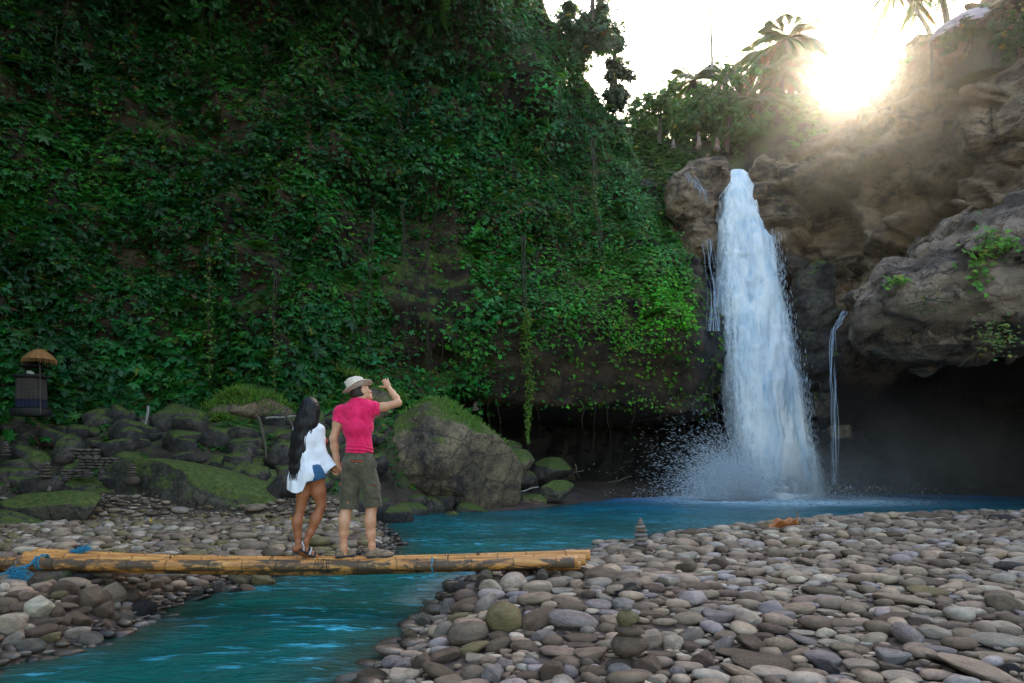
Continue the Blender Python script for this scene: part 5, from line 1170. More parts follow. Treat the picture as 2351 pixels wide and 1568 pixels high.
def bamboo(pts, r0, mat, label, seed, sp=.37, right_open=True):
    r = random.Random(seed); pts = np.array(pts, float); d = np.r_[0, np.cumsum(np.linalg.norm(np.diff(pts, axis=0), axis=1))]; Ln = d[-1]
    nodes = []; x = Ln - r.uniform(.15, .3)
    while x > 0: nodes.append(x); x -= sp * r.uniform(.85, 1.15)
    s = np.unique(np.r_[np.linspace(0, Ln, 160), np.concatenate([[q - .02, q - .006, q - .002, q + .003, q + .008, q + .03] for q in nodes])]); s = s[(s >= 0) & (s <= Ln)]
    P = np.stack([np.interp(s, d, pts[:, k]) for k in range(3)], 1)
    for _ in range(12): P[1:-1] = .5 * P[1:-1] + .25 * (P[2:] + P[:-2]) if False else P[1:-1]
    nd = np.zeros(len(s)); rad = np.full(len(s), r0)
    for q in nodes: rad += .0045 * np.exp(-((s - q) / .010) ** 2); rad -= .002 * np.exp(-((s - q + .012) / .006) ** 2); nd = np.maximum(nd, np.exp(-((s - q) / .005) ** 2))
    rad *= 1 + .02 * np.sin(s * 1.7 + seed)
    P = P + np.c_[0 * s, .006 * np.sin(s * 2.1 + seed), .006 * np.sin(s * 1.6 + 2 * seed)]
    # outer skin, end ring and inner bore
    bore = np.array([0, .02, .06, .20])
    PP = np.vstack([P[0] + (P[1] - P[0]) / np.linalg.norm(P[1] - P[0]) * b for b in bore[::-1]] + [P] + [P[-1] - (P[-1] - P[-2]) / np.linalg.norm(P[-1] - P[-2]) * b for b in bore])
    RR = np.r_[np.full(4, r0 * .78), rad, np.full(4, r0 * .78)]; IN = np.r_[np.ones(4), np.zeros(len(s)), np.ones(4)]; ND = np.r_[np.zeros(4), nd, np.zeros(4)]
    sides = 20; T = np.gradient(P, axis=0); T /= np.linalg.norm(T, axis=1)[:, None]; T = np.vstack([np.tile(T[0], (4, 1)), T, np.tile(T[-1], (4, 1))])
    U = np.cross(T, [0, 1., 0]); U /= np.linalg.norm(U, axis=1)[:, None]; Wv = np.cross(T, U); a = np.arange(sides) / sides * 2 * math.pi
    V = (PP[:, None] + RR[:, None, None] * (np.cos(a)[None, :, None] * U[:, None] + np.sin(a)[None, :, None] * Wv[:, None])).reshape(-1, 3)
    n = len(PP); i = np.arange(n - 1)[:, None] * sides; j = np.arange(sides)[None]; k = (j + 1) % sides
    Q = np.stack([i + j, i + k, i + sides + k, i + sides + j], -1).reshape(-1, 4)
    c0 = V[:sides].mean(0); c1 = V[-sides:].mean(0); V = np.vstack([V, c0, c1]); jj = np.arange(sides)
    T3 = np.vstack([np.stack([jj, (jj + 1) % sides, np.full(sides, len(V) - 2)], 1), np.stack([(n - 1) * sides + jj, (n - 1) * sides + (jj + 1) % sides, np.full(sides, len(V) - 1)], 1)])
    me = mesh_np('bamboo_pole', V, [Q, T3], True, {'node': np.r_[np.repeat(ND, sides), 0, 0], 'inner': np.r_[np.repeat(IN, sides), 1, 1]})
    return link('bamboo_pole', me, mat, label=label, cat='bamboo pole', group='bamboo poles laid side by side as a footbridge')
def vp(l, D, dD=0):
    xs = np.linspace(l[0][0], l[-1][0], 40); ys = np.interp(xs, [q[0] for q in l], [q[1] for q in l])
    k = np.ones(7) / 7; ys2 = np.convolve(np.pad(ys, 3, mode='edge'), k, 'valid')
    return [W(x, y, D + dD * (x - 784) / 784) for x, y in zip(xs, ys2)]
bamboo(vp([(-160, 1291), (0, 1292), (400, 1298), (784, 1301), (1050, 1296), (1318, 1290)], 6.55), .055, M_BAMD, 'nearest thick bamboo pole, blotched dark brown, spanning the whole bridge', 1)
bamboo(vp([(-120, 1294), (784, 1299), (1326, 1290)], 6.67), .053, M_BAM, 'bamboo pole tucked directly behind the nearest blotched one, open end beside it', 2)
bamboo(vp([(-60, 1305), (784, 1310), (1334, 1298)], 6.72), .044, M_BAMD, 'thinnest bamboo pole slung low beneath the others, small open end', 3)
bamboo(vp([(57, 1279), (400, 1290), (784, 1294), (1344, 1284)], 6.80), .055, M_BAM, 'golden bamboo pole the two people stand on, in the middle of the deck', 4)
bamboo(vp([(82, 1268), (333, 1284), (600, 1291), (784, 1290), (1000, 1284), (1354, 1274)], 6.94), .055, M_BAM, 'farthest golden bamboo pole, sticking out longest at the beach end', 5)
def twine(pts, r, mat, name, label, strands=3, cat='rope', pitch=90, parent=None, group=None):
    mb = MB(); pts = np.array(pts, float); d = np.r_[0, np.cumsum(np.linalg.norm(np.diff(pts, axis=0), axis=1))]; n = int(max(20, d[-1] / (r * 1.1))); n = min(n, 900)
    s = np.linspace(0, d[-1], n); P = np.stack([np.interp(s, d, pts[:, k]) for k in range(3)], 1)
    T = np.gradient(P, axis=0); T /= np.linalg.norm(T, axis=1)[:, None] + 1e-9; U = np.cross(T, [.3, .2, 1.]); U /= np.linalg.norm(U, axis=1)[:, None] + 1e-9; Wv = np.cross(T, U)
    for k in range(strands):
        a = s * pitch * .008 / r + k * 2 * math.pi / strands
        mb.tube(P + (U * np.cos(a)[:, None] + Wv * np.sin(a)[:, None]) * r * .5, r * .56, 6, None, True)
    return link(name, mb.mesh(name), mat, parent, label, cat, group)
M_BLUE = simple('blue_rope', (.03, .16, .24), .8, .5, 60, .6); M_TEAL = simple('blue_fibre', (.02, .22, .36), .8, .4, 60, .6); M_WIRE = simple('dark_cord', (.02, .022, .022), .7, .3, 80, .5)
def coil(c, rx, rz, turns, dx, n=26, j=.004, seed=0):
    r = random.Random(seed); return [np.array([c[0] + dx * i / n + r.uniform(-j, j), c[1] + (rx + r.uniform(0, j)) * math.cos(2 * math.pi * i / n), c[2] + (rz + r.uniform(0, j)) * math.sin(2 * math.pi * i / n)]) for i in range(int(n * turns))]
A0 = W(88, 1291, 6.56)
pts = [W(-60, 1340, 6.2), W(-10, 1322, 6.3), W(15, 1315, 6.36), W(45, 1304, 6.42), W(68, 1298, 6.45)] + coil(A0, .068, .068, 2.4, .03, seed=1)[8:]
twine(pts, .011, M_BLUE, 'rope', 'thick blue green rope tied round the pole and running off over the stones', 3)
mb = MB(); r = random.Random(4)
for k in range(110):
    c = W(38 + r.uniform(-18, 22), 1318 + r.gauss(0, 7), 6.36 + r.uniform(-.05, .05)); d = np.array([r.gauss(0, 1), r.gauss(0, .5), r.gauss(0, .8)]); d /= np.linalg.norm(d)
    mb.tube([c - d * .04, c + np.array([0, -.01, .01]), c + d * .05 + np.array([0, 0, -.02])], .0022, 4)
link('rope_knot', mb.mesh('rope_knot'), M_TEAL, label='frayed blue knot of fibres hanging below the rope on the nearest pole', cat='rope')
mb = MB()
for k in range(150):
    x = 163 + r.uniform(0, 38); c = W(x, 1271 - (x - 163) * .30 + r.gauss(0, 3), 6.83 + r.uniform(-.05, .06)); d = np.array([r.gauss(.8, .5), r.gauss(0, .4), r.gauss(.2, .4)]); d /= np.linalg.norm(d)
    mb.tube([c - d * .04, c + np.array([0, -.005, .012]), c + d * .04], .0022, 4)
link('frayed_net', mb.mesh('frayed_net'), M_TEAL, label='tuft of frayed blue netting wound over the two far poles', cat='rope')
mb = MB()
for k in range(7):
    mb.tube([W(72 + k, 1316, 6.4), W(68 - k * 1.5, 1330, 6.36), W(64 + 3 * math.sin(k), 1345 + k, 6.33)], .003, 4)
link('loose_strands', mb.mesh('loose_strands'), M_TEAL, label='loose bright blue strands dangling from the rope over the dark heap', cat='rope')
twine(coil(W(992, 1298, 6.56), .064, .064, 1.1, .012, seed=3), .008, M_TEAL, 'rope_band', 'single blue band tied round the nearest pole near its beach end', 3)
def tie(x, y, D, lab, n=5, R=.064, tails=2, seed=0, spread=.05):
    mb = MB(); r = random.Random(seed)
    for k in range(n):
        mb.tube(coil(W(x, y, D) + np.array([r.uniform(-spread, spread) * .5, 0, 0]), R, R, 1.05, r.uniform(-spread, spread) * .6, seed=seed + k, j=.003), .0028, 5)
    for k in range(tails):
        p = W(x + r.uniform(-8, 8), y + 12, D - .06); q = [p]
        for j in range(10): q.append(q[-1] + np.array([r.uniform(-.015, .015) + .012 * (k % 3 - 1), r.uniform(-.004, .004), -.012 - .004 * j * (k % 2)]))
        mb.tube(q, .0016, 4)
    link('cord_lashing', mb.mesh('cord_lashing'), M_WIRE, label=lab, cat='cord')
tie(742, 1300, 6.56, 'tangle of black cord wrapped round the nearest pole between the feet', 9, tails=7, seed=2, spread=.10)
tie(960, 1299, 6.56, 'dark fibre lashing round the nearest pole right of the shoes', 5, tails=4, seed=3)
tie(397, 1286, 6.80, 'black tie on the middle pole left of centre', 3, .058, 0, 4, .02)
tie(622, 1291, 6.80, 'black tie on the middle pole just left of the sandals', 3, .058, 0, 5, .02)
tie(1098, 1280, 6.94, 'black tie round the farthest pole near the beach', 4, .058, 0, 6, .03)
tie(1030, 1288, 6.80, 'small black tie on the middle pole past the blue band', 3, .058, 0, 7, .02)
mb = MB(); mb.tube([W(625, 1310, 6.55), W(627, 1335, 6.55), W(624, 1365, 6.55), W(625, 1388, 6.55)], .0018, 4)
link('hanging_thread', mb.mesh('hanging_thread'), M_WIRE, label='single long black thread hanging from the bridge over the water', cat='cord')
# bearers under both ends
M_DKWOOD = bark_mat('dark_wood', (.012, .009, .007), (.06, .045, .03))
for (x, y, D0, D1, rr, lab) in ((150, 1318, 6.1, 7.3, .055, 'dark log across the left stone heap carrying the pole ends'), (1112, 1317, 6.15, 7.3, .065, 'black log under the poles at the water side of the right heap'), (1240, 1313, 6.2, 7.3, .05, 'dark log under the open pole ends on the right heap')):
    z = W(x, y, 6.55)[2]; X = W(x, y, 6.55)[0]; mb = MB(); t = np.linspace(0, 1, 10)
    mb.tube(np.c_[X + .02 * np.sin(t * 5), D0 + (D1 - D0) * t, z - .01 + 0 * t], rr * (1 + .08 * np.sin(t * 9)), 10)
    link('bearer_log', mb.mesh('bearer_log'), M_DKWOOD, label=lab, cat='log')
log('bridge')
# ================================================================ SHRINE AND PARASOL
s = 21.0 / FPX
SD = wallD(LV, 75, 905, 18.6, 40) - .75
sh = empty('shrine', W(72, 955, SD), 'small stone shrine wrapped in checked cloth under a parasol at the cliff foot', 'shrine'); sh.scale = (SD / 21 * .92,) * 3
mc = Mat('checked_cloth'); v = mc.coord('Object', (9, 9, 9)); ck = mc.n('TexChecker'); mc.set(ck.inputs[0], v); ck.inputs[1].default_value = (.07, .052, .044, 1); ck.inputs[2].default_value = (.028, .023, .021, 1); ck.inputs[3].default_value = 2.0
M_CHECK = mc.done(mc.bsdf(color=mc.mix(mc.ramp(mc.noise(mc.coord('Object'), 3, 4), [(.4, 0), (.7, .7)]), ck.outputs[0], (.07, .055, .04)), rough=.95))
M_SHST = simple('shrine_stone', (.022, .02, .018), .9, .4, 6, .5); M_CANOPY = simple('parasol_cloth', (.26, .12, .035), .85, .3, 12, .3); M_WHITEC = simple('white_cloth', (.6, .58, .54), .9, .1, 12, .2); M_BLUEC = simple('dark_blue_cloth', (.012, .015, .035), .9, .2, 12, .2)
mb = MB(); mb.box((0, 0, .12), (.95, .7, .26)); mb.box((0, 0, .75), (.66, .5, 1.05)); mb.box((0, 0, 1.32), (.86, .64, .09)); mb.box((-.24, .1, 1.5), (.07, .07, .3)); mb.box((.24, .1, 1.5), (.07, .07, .3)); mb.box((0, .1, 1.68), (.7, .5, .07)); mb.box((0, .1, 1.76), (.45, .32, .08))
link('body', mb.mesh('body', False), M_SHST, sh)
def skirt(z0, z1, w0, d0, fl, n=80):
    V = []; a = np.linspace(0, 2 * math.pi, n, endpoint=False)
    for q in np.linspace(0, 1, 12):
        rr = 1 + fl * q; k = np.maximum(np.abs(np.cos(a)) , np.abs(np.sin(a))); V.append(np.c_[w0 * rr * np.cos(a) / k ** .85 + .012 * q * np.sin(a * 23), d0 * rr * np.sin(a) / k ** .85 + .012 * q * np.cos(a * 19), np.full(n, z0 + (z1 - z0) * q)])
    V = np.concatenate(V); i = np.arange(11)[:, None] * n; j = np.arange(n)[None]; k = (j + 1) % n
    return V, np.stack([i + j, i + k, i + n + k, i + n + j], -1).reshape(-1, 4)
V, F = skirt(1.24, .55, .355, .27, .10); link('checked_cloth', mesh_np('checked_cloth', V, F), M_CHECK, sh)
V, F = skirt(.56, .28, .37, .28, .06); link('sash', mesh_np('sash', V, F), M_BLUEC, sh)
mb = MB(); mb.box((.02, -.1, 1.44), (.16, .12, .10)); mb.box((.10, -.12, 1.40), (.14, .1, .06)); link('offering', mb.mesh('offering', False), M_WHITEC, sh)
pr = empty('parasol', W(93, 950, SD - .2), 'faded orange ceremonial parasol with scalloped fringe over the shrine', 'parasol'); pr.scale = (SD / 21,) * 3
mb = MB(); mb.tube([(0, 0, 0), (-.01, 0, 1.0), (-.03, 0, 1.86)], .018, 8); link('pole', mb.mesh('pole'), M_BARK, pr)
nseg = 16; V = []; nr = 10
for q in range(nr + 1):
    t = q / nr
    for i in range(nseg * 4):
        a = i / (nseg * 4) * 2 * math.pi; f = abs(math.sin(a * nseg / 2)); R = .46 * t * (1 - .035 * f * t); V.append((R * math.cos(a) - .03, R * math.sin(a), 1.98 - .33 * t ** 1.7 - .02 * f * t))
n = nseg * 4; i = np.arange(nr)[:, None] * n; j = np.arange(n)[None]; k = (j + 1) % n
link('canopy', mesh_np('canopy', V, np.stack([i + j, i + n + j, i + n + k, i + k], -1).reshape(-1, 4)), M_CANOPY, pr)
mb = MB()
for i in range(48):
    a = i / 48 * 2 * math.pi; x, y = .45 * math.cos(a) - .03, .45 * math.sin(a); mb.tube([(x, y, 1.64), (x, y, 1.64 - .09 - .03 * abs(math.sin(a * 8)))], .012, 4)
link('fringe', mb.mesh('fringe'), M_CANOPY, pr)
# ================================================================ LOOSE WOOD, VINES, PLANTS
def stick(pts, r, lab, mat=None, name='branch', cat='branch', group=None):
    mb = MB(); pts = np.array(pts, float); t = np.linspace(0, 1, 14); d = np.linspace(0, 1, len(pts)); P = np.stack([np.interp(t, d, pts[:, k]) for k in range(3)], 1) + .012 * np.c_[np.sin(t * 9), np.cos(t * 7), np.sin(t * 11)]
    mb.tube(P, r * (1.1 - .4 * t), 7); return link(name, mb.mesh(name), mat or M_DKWOOD, label=lab, cat=cat, group=group)
stick([W(340, 932, 19.3), W(334, 985, 19.2), W(327, 1034, 19.1)], .035, 'upright broken stake standing in the rubble left of the boulders', M_PALE, 'stake', 'stake')
stick([W(322, 985, 19.4), W(395, 1001, 19.2)], .03, 'thin pole fallen against the upright stake', M_BARK)
stick([W(395, 1003, 19.1), W(450, 992, 19.6)], .03, 'bluish thin pole lying right of the upright stake', M_BARK)
stick([W(592, 958, 18.6), W(606, 1000, 18.2), W(610, 1050, 18.0)], .045, 'bent dark branch propped between blocky boulder and mossy boulder', M_BARK)
stick([W(610, 960, 19.4), W(700, 954, 19.6)], .03, 'straight pale pole lying level behind the dark hair', M_PALE)
stick([W(655, 955, 18.8), W(672, 975, 18.6), W(688, 1010, 18.4)], .03, 'forked bare branch just left of the dark hair', M_BARK)
stick([W(480, 1030, 18.8), W(520, 1045, 18.4), W(605, 1048, 18.0)], .025, 'long thin root curving over the rubble', M_BARK)
stick([W(440, 1201, 14.7), W(525, 1199, 14.6)], .022, 'short bamboo cane lying on the gravel at the foot of the sloping rock', M_PALE, 'bamboo_cane', 'cane')
stick([W(1184, 1132, 22.3), W(1236, 1117, 22.6)], .028, 'pale stick resting on the low wet rock beside the rounded mossy boulder', M_PALE)
for i, (a, b, l) in enumerate((((1252, 1078), (1300, 1102), 'pale driftwood stick sloping down inside the cave'), ((1262, 1092), (1340, 1080), 'driftwood stick lying almost level in the cave'), ((1240, 1100), (1290, 1088), 'short driftwood stick behind the others in the cave'), ((1395, 1108), (1450, 1092), 'lone pale stick near the waterfall end of the cave'), ((1320, 1065), (1330, 1100), 'upright thin stick in the cave'))):
    stick([W(*a, 27.0), W((a[0] + b[0]) / 2, (a[1] + b[1]) / 2 + 3, 26.9), W(*b, 27.2)], .03, l, M_BARK, 'driftwood', 'driftwood')
def vine(pts, r, lab, leafy=None, k=3):
    q = []
    for p in pts:
        x = CX + p[0] / p[1] * FPX; y = HY - (p[2] - CZ) / p[1] * FPX; q.append(W(x, y, min(p[1], wallD(LV, x, y, p[1], 20) - .3)))
    pts = q
    root = empty('hanging_vine', pts[0], lab, 'vine', 'lianas hanging down the cliff'); mb = MB(); pts = np.array(pts) - np.array(pts[0]); d = np.linspace(0, 1, len(pts)); t = np.linspace(0, 1, 60)
    P = np.stack([np.interp(t, d, pts[:, q]) for q in range(3)], 1)
    P[:, 0] += .07 * np.sin(t * 6 + len(lab)) * t + .03 * np.sin(t * 17 + len(lab)); r = r * .62
    for j in range(k): mb.tube(P + np.c_[r * 2.6 * np.sin(t * 9 + j * 2.1), r * 2.6 * np.cos(t * 8 + j * 2.1), 0 * t], r * (1 - .75 * t) * (1 + .25 * np.sin(t * 40 + j)), 6)
    link('stem', mb.mesh('stem'), M_VINE, root)
    if leafy:
        n = leafy[2]; q = rng.uniform(leafy[0], leafy[1], n); w_ = .10 * np.sin(math.pi * np.clip((q - leafy[0]) / (leafy[1] - leafy[0]), .05, .95)) + .01
        C = np.stack([np.interp(q, t, P[:, z]) for z in range(3)], 1) + np.c_[rng.normal(0, 1, n) * w_, rng.normal(0, 1, n) * w_, np.zeros(n)]; N = np.c_[rng.normal(0, 1, n), -np.ones(n), np.zeros(n)]; N /= np.linalg.norm(N, axis=1)[:, None]
        stack_obj('leaves', [sprigs(C, N, .06 * rng.uniform(.7, 1.3, n), (.10, .20, .02), 4)], M_LEAF, parent=root)
    return root
vine([W(1200, 540, 24.6), W(1206, 700, 24.4), W(1212, 760, 24.3), W(1214, 900, 24.3), W(1208, 1034, 24.3)], .035, 'longest hanging vine, leafy green in its middle, ending above the rocks', (.28, .97, 900), 3)
vine([W(1240, 560, 24.9), W(1228, 660, 24.6), W(1214, 745, 24.3)], .02, 'thin liana slanting in to join the longest leafy vine', None, 2)
vine([W(1362, 320, 26.4), W(1366, 430, 26.2), W(1372, 520, 26.0), W(1382, 600, 25.8)], .05, 'thick bundle of dry roots hanging from the ivy near the bright sky', (.2, .6, 120), 6)
vine([W(1334, 700, 25.0), W(1335, 900, 24.9), W(1336, 1080, 24.9)], .010, 'hair thin root hanging in front of the dark cave', None, 1)
vine([W(1478, 900, 25.9), W(1482, 940, 25.8), W(1492, 980, 25.7)], .010, 'short thin root under the overhang near the waterfall', None, 1)
vine([W(852, 480, 22.6), W(850, 700, 22.3), W(846, 860, 22.2)], .03, 'straight dark liana above the hat of the man', None, 2)
vine([W(478, 540, 20.4), W(482, 760, 20.2), W(480, 900, 20.2)], .02, 'thin liana with few leaves hanging down the leafy wall', (.1, .9, 120), 2)
vine([W(628, 600, 20.9), W(630, 800, 20.6), W(634, 940, 20.4)], .03, 'dark liana reaching the grassy boulder left of the woman', (.1, .8, 100), 2)
vine([W(980, 560, 22.8), W(985, 760, 22.6), W(988, 930, 22.4)], .03, 'brown liana ending behind the grassy shoulder of the huge boulder', None, 3)
vine([W(925, 470, 22.8), W(930, 640, 22.6), W(932, 800, 22.5)], .025, 'liana in the bare brown strip of the cliff', None, 3)
# plants growing out of the overhanging rock
def plant(x, y, D, n, sp, sz, lab, col=(.10, .24, .03)):
    root = empty('hanging_plant', W(x, y, D), lab, 'plant', 'plants rooted in the overhanging rock'); C = rng.normal(0, 1, (n, 3)) * np.array(sp); N = np.tile([0, -1., .3], (n, 1)) + rng.normal(0, .4, (n, 3)); N /= np.linalg.norm(N, axis=1)[:, None]
    stack_obj('leaves', [sprigs(C, N, sz * rng.uniform(.6, 1.3, n), col, 5, yellow=.05)], M_LEAF, parent=root)
    mb = MB()
    for k in range(6): q = rng.normal(0, 1, 3) * np.array(sp) * 1.2; mb.tube([(0, .3, .1), q * .5, q], .012, 5)
    link('stem', mb.mesh('stem'), M_VINE, root)
plant(2255, 590, 18.6, 110, (.22, .15, .42), .12, 'bright green plant trailing down the face of the overhanging rock')
plant(2300, 560, 18.6, 120, (.34, .2, .12), .11, 'leafy green plant spreading sideways beside the trailing one')
plant(2056, 640, 19.4, 40, (.17, .12, .07), .10, 'small bright tuft on the shoulder of the overhanging rock', (.10, .26, .02))
plant(2290, 770, 18.3, 130, (.3, .15, .28), .07, 'pale green wispy plant at the lower rim of the overhanging rock', (.12, .18, .05))
plant(2140, 690, 18.9, 60, (.45, .12, .2), .08, 'faint dry weeds in the middle of the overhanging rock', (.07, .09, .03))
# curled brown leaf on the beach
P, D = ground_hit(1800, 1226); nu, nv = 30, 12; V = []
for i in range(nu):
    t = i / (nu - 1); wd = .16 * math.sin(math.pi * min(1, t * .95 + .03)) ** .8
    for j in range(nv):
        q = j / (nv - 1) * 2 - 1; V.append(((t - .5) * .55, q * wd * .7 + .03 * math.sin(t * 9), .07 + abs(q) ** 1.5 * .09 * math.sin(math.pi * t) + .035 * math.sin(t * 14 + q * 3) + .05 * t))
ml = Mat('dry_leaf'); nn = ml.noise(ml.coord('Object', (3, 20, 3)), 4, 5); M_DRY = ml.done(ml.bsdf(color=ml.ramp(nn, [(.3, (.22, .06, .015)), (.7, (.55, .2, .06))]), rough=.5, normal=ml.bump(nn, .6, .01)))
o = link('dry_leaf', mesh_np('dry_leaf', V, grid_faces(nu, nv)), M_DRY, label='large curled orange brown dead leaf on the far edge of the beach', cat='leaf', loc=P + np.array([0, 0, .07])); o.rotation_euler = (.12, -.05, .12)
md_ = o.modifiers.new('s', 'SOLIDIFY'); md_.thickness = .006
mb = MB(); mb.tube([(-.3, 0, .06), (0, 0, .065), (.2, .01, .12), (.27, .02, .24), (.24, .0, .32)], .010, 5); link('stalk', mb.mesh('stalk'), M_DRY, o)
# yellow fallen leaves
for i, (x, y, lb) in enumerate(((252, 1206, 'small yellow leaf on the gravel in front of the mossy mound'), (350, 1203, 'small yellow leaf on the gravel left of the bamboo cane'), (669, 1200, 'tiny yellow leaf between the stones behind the left calf'))):
    P, D = ground_hit(x, y); v, t, c = leaves(np.array([[0, 0, 0.], [.02, 0, 0], [0, .02, .01]]), np.array([[1, .3, .5], [-.6, .2, .7], [.1, -.4, .9]]), np.tile([0, 0, 1.], (3, 1)), .09, .035, np.tile([.75, .55, .03], (3, 1)))
    link('fallen_leaf', mesh_np('fallen_leaf', v, t, False, {'tint': c}), M_LEAF, label=lb, cat='leaf', loc=P + np.array([0, -.05, .05]))
# grass on boulder tops and ledges
def grass_on(o, n, lim=.45, ln=.22, col=(.09, .19, .02), dens=.1):
    me = o.data; nv = len(me.vertices); V = np.empty(nv * 3, np.float32); me.vertices.foreach_get('co', V); V = V.reshape(-1, 3); N = np.empty(nv * 3, np.float32); me.vertices.foreach_get('normal', N); N = N.reshape(-1, 3)
    L = np.array(o.location); m = np.flatnonzero((N[:, 2] > lim) & (fbm((V + L) * 1.3, 3, 501) > -dens)); 
    if not len(m): return []
    i = rng.choice(m, n); P = V[i] + L + rng.normal(0, .05, (n, 3)) * [1, 1, .2]; d = N[i] * .5 + rng.normal(0, .45, (n, 3)) + [0, 0, .8]
    return [leaves(P, d, np.tile([0, -1., .2], (n, 1)) + rng.normal(0, .3, (n, 3)), ln * rng.uniform(.5, 1.3, n), .012, leafcol(n, col, .3, .2), .0, .35)]
bo = {o['label'][:30]: o for o in COL.objects if o.get('category') == 'boulder'}
G = []
for o in list(COL.objects):
    if o.get('category') != 'boulder': continue
    lb = o['label']
    if 'huge brown' in lb: G += grass_on(o, 3200, .72, .13)
    elif 'grassy' in lb: G += grass_on(o, 2600, .3, .2)
for (x, y, D, n, sx) in ((790, 858, 22.8, 2600, .5), (885, 905, 22.9, 1400, .35), (560, 905, 20.8, 2200, .45), (700, 905, 22.0, 1600, .5), (520, 960, 20.6, 1200, .4)):
    c = W(x, y, D); P = c + rng.normal(0, 1, (n, 3)) * [sx, .3, .10]; P[:, 2] = c[2] - .5 * np.abs(P[:, 0] - c[0]) ** 1.5 + rng.normal(0, .05, n)
    d = rng.normal(0, .5, (n, 3)) + [0, -.3, .8]
    G.append(leaves(P, d, np.tile([0, -1., .3], (n, 1)) + rng.normal(0, .3, (n, 3)), .26 * rng.uniform(.5, 1.3, n), .013, leafcol(n, (.10, .20, .02), .3, .25), .0, .4))
stack_obj('grass', G, M_GRASS, kind='stuff')
n = 9000; X = rng.uniform(-16, -1.3, n); Y = rng.uniform(16.6, 22, n); h = ground_h(np.c_[X, Y]); P = np.c_[X, Y, h + .04 + .1 * rng.random(n)]; P = P[fbm(P * .9, 3, 601) > .08]
stack_obj('ground_cover', [sprigs(P, np.tile([0, -.5, .9], (len(P), 1)), .10 * rng.uniform(.6, 1.6, len(P)), (.035, .11, .018), 5, yellow=.03)], M_LEAF, kind='stuff')
log('props')
# ================================================================ THE TWO PEOPLE
def skin_mat(name, c1, c2):
    m = Mat(name); v = m.coord('Object'); n = m.noise(v, 9, 5, .6); n2 = m.noise(v, 90, 4, .7)
    c = m.mix(m.ramp(n, [(.35, 0), (.65, 1)]), c1, c2)
    return m.done(m.bsdf(color=c, rough=.48, normal=m.bump(n2, .25, .002), spec=.4, sss=.0))
M_SKIN1 = skin_mat('fair_tanned_skin', (.50, .24, .135), (.62, .32, .19)); M_SKIN2 = skin_mat('brown_skin', (.26, .088, .036), (.36, .13, .055))
def cloth_mat(name, c1, c2, sc=10, b=.4, weave=240, dist=.006):
    m = Mat(name); v = m.coord('Object'); n = m.noise(v, sc, 6, .65, .4); w_ = m.noise(v, weave, 2, .5)
    h = m.math('ADD', m.math('MULTIPLY', n, .9), m.math('MULTIPLY', w_, .12))
    return m.done(m.bsdf(color=m.mix(m.ramp(n, [(.35, 0), (.65, 1)]), c1, c2), rough=.85, normal=m.bump(h, b, dist), spec=.2, sheen=.15))
M_PINK = cloth_mat('pink_cotton', (.62, .008, .075), (.95, .035, .16), 7, .9); M_OLIVE = cloth_mat('olive_canvas', (.06, .054, .034), (.115, .10, .062), 14, .7); M_WHITE = cloth_mat('white_gauze', (.74, .74, .80), (.84, .84, .88), 12, .6, 300)
M_DENIM = cloth_mat('denim', (.02, .07, .16), (.05, .15, .28), 40, .4); M_RUST = cloth_mat('rust_trim', (.30, .04, .02), (.40, .07, .03), 20); M_STRAW = cloth_mat('linen_straw', (.58, .48, .38), (.70, .61, .51), 20, .7, 160)
M_BAND = cloth_mat('black_band', (.015, .015, .02), (.04, .04, .045), 60); M_SHOE = cloth_mat('worn_brown_leather', (.15, .10, .06), (.30, .22, .15), 30, .8); M_SOLE = cloth_mat('black_rubber', (.012, .014, .018), (.04, .045, .05), 50)
M_GREY = cloth_mat('grey_webbing', (.35, .35, .38), (.55, .54, .56), 60)
mh_ = Mat('black_hair'); vv = mh_.coord('Object', (40, 40, 1.2)); nn = mh_.noise(vv, 3, 5, .7)
M_HAIR = mh_.done(mh_.bsdf(color=mh_.ramp(nn, [(.3, (.003, .003, .004)), (.7, (.014, .011, .012))]), rough=.42, normal=mh_.bump(nn, .7, .006), spec=.28))
M_BROWNH = simple('dark_brown_hair', (.03, .015, .008), .6, .5, 60, .8)
mr_ = Mat('red_dotted'); v = mr_.coord('Object'); d_ = mr_.voro(v, 55, 'F1', rnd=.4); M_RED = mr_.done(mr_.bsdf(color=mr_.mix(mr_.ramp(d_, [(.22, 1), (.28, 0)]), (.55, .02, .02), (.85, .8, .78)), rough=.8))
K = .001314
DP = 6.80                                   # the deck pole under their feet
def person_root(cx0, label):
    x = 608.4 + cx0 * .3075
    return empty('person', ((x - CX) / FPX * DP, DP, .497), label, 'person')
class Body:
    def __init__(s, cx0): s.c = cx0
    def __call__(s, cx, cy, y=0.0): return np.array([(cx - s.c) * K, y, (1487 - cy) * K])
def wr(P, seed, fr=(8, 8, 8), o=3): return fbm(P * np.array(fr), o, seed)
def finish(S, name, mat, parent, disp=None, band=.03):
    f = S.f
    if disp is not None:
        P = S.all().reshape(-1, 3); ff = f.reshape(-1); m = np.abs(ff) < band; ff[m] += disp(P[m].astype(float)).astype(np.float32); f = ff.reshape(f.shape)
    return link(name, S.mesh(name, f), mat, parent)
def finger(S, pts, r=.0085, k=.004):
    n = len(pts)
    for i in range(n - 1): S.cap(pts[i], pts[i + 1], r * (1 - .1 * i), r * (1 - .1 * (i + 1)), k)
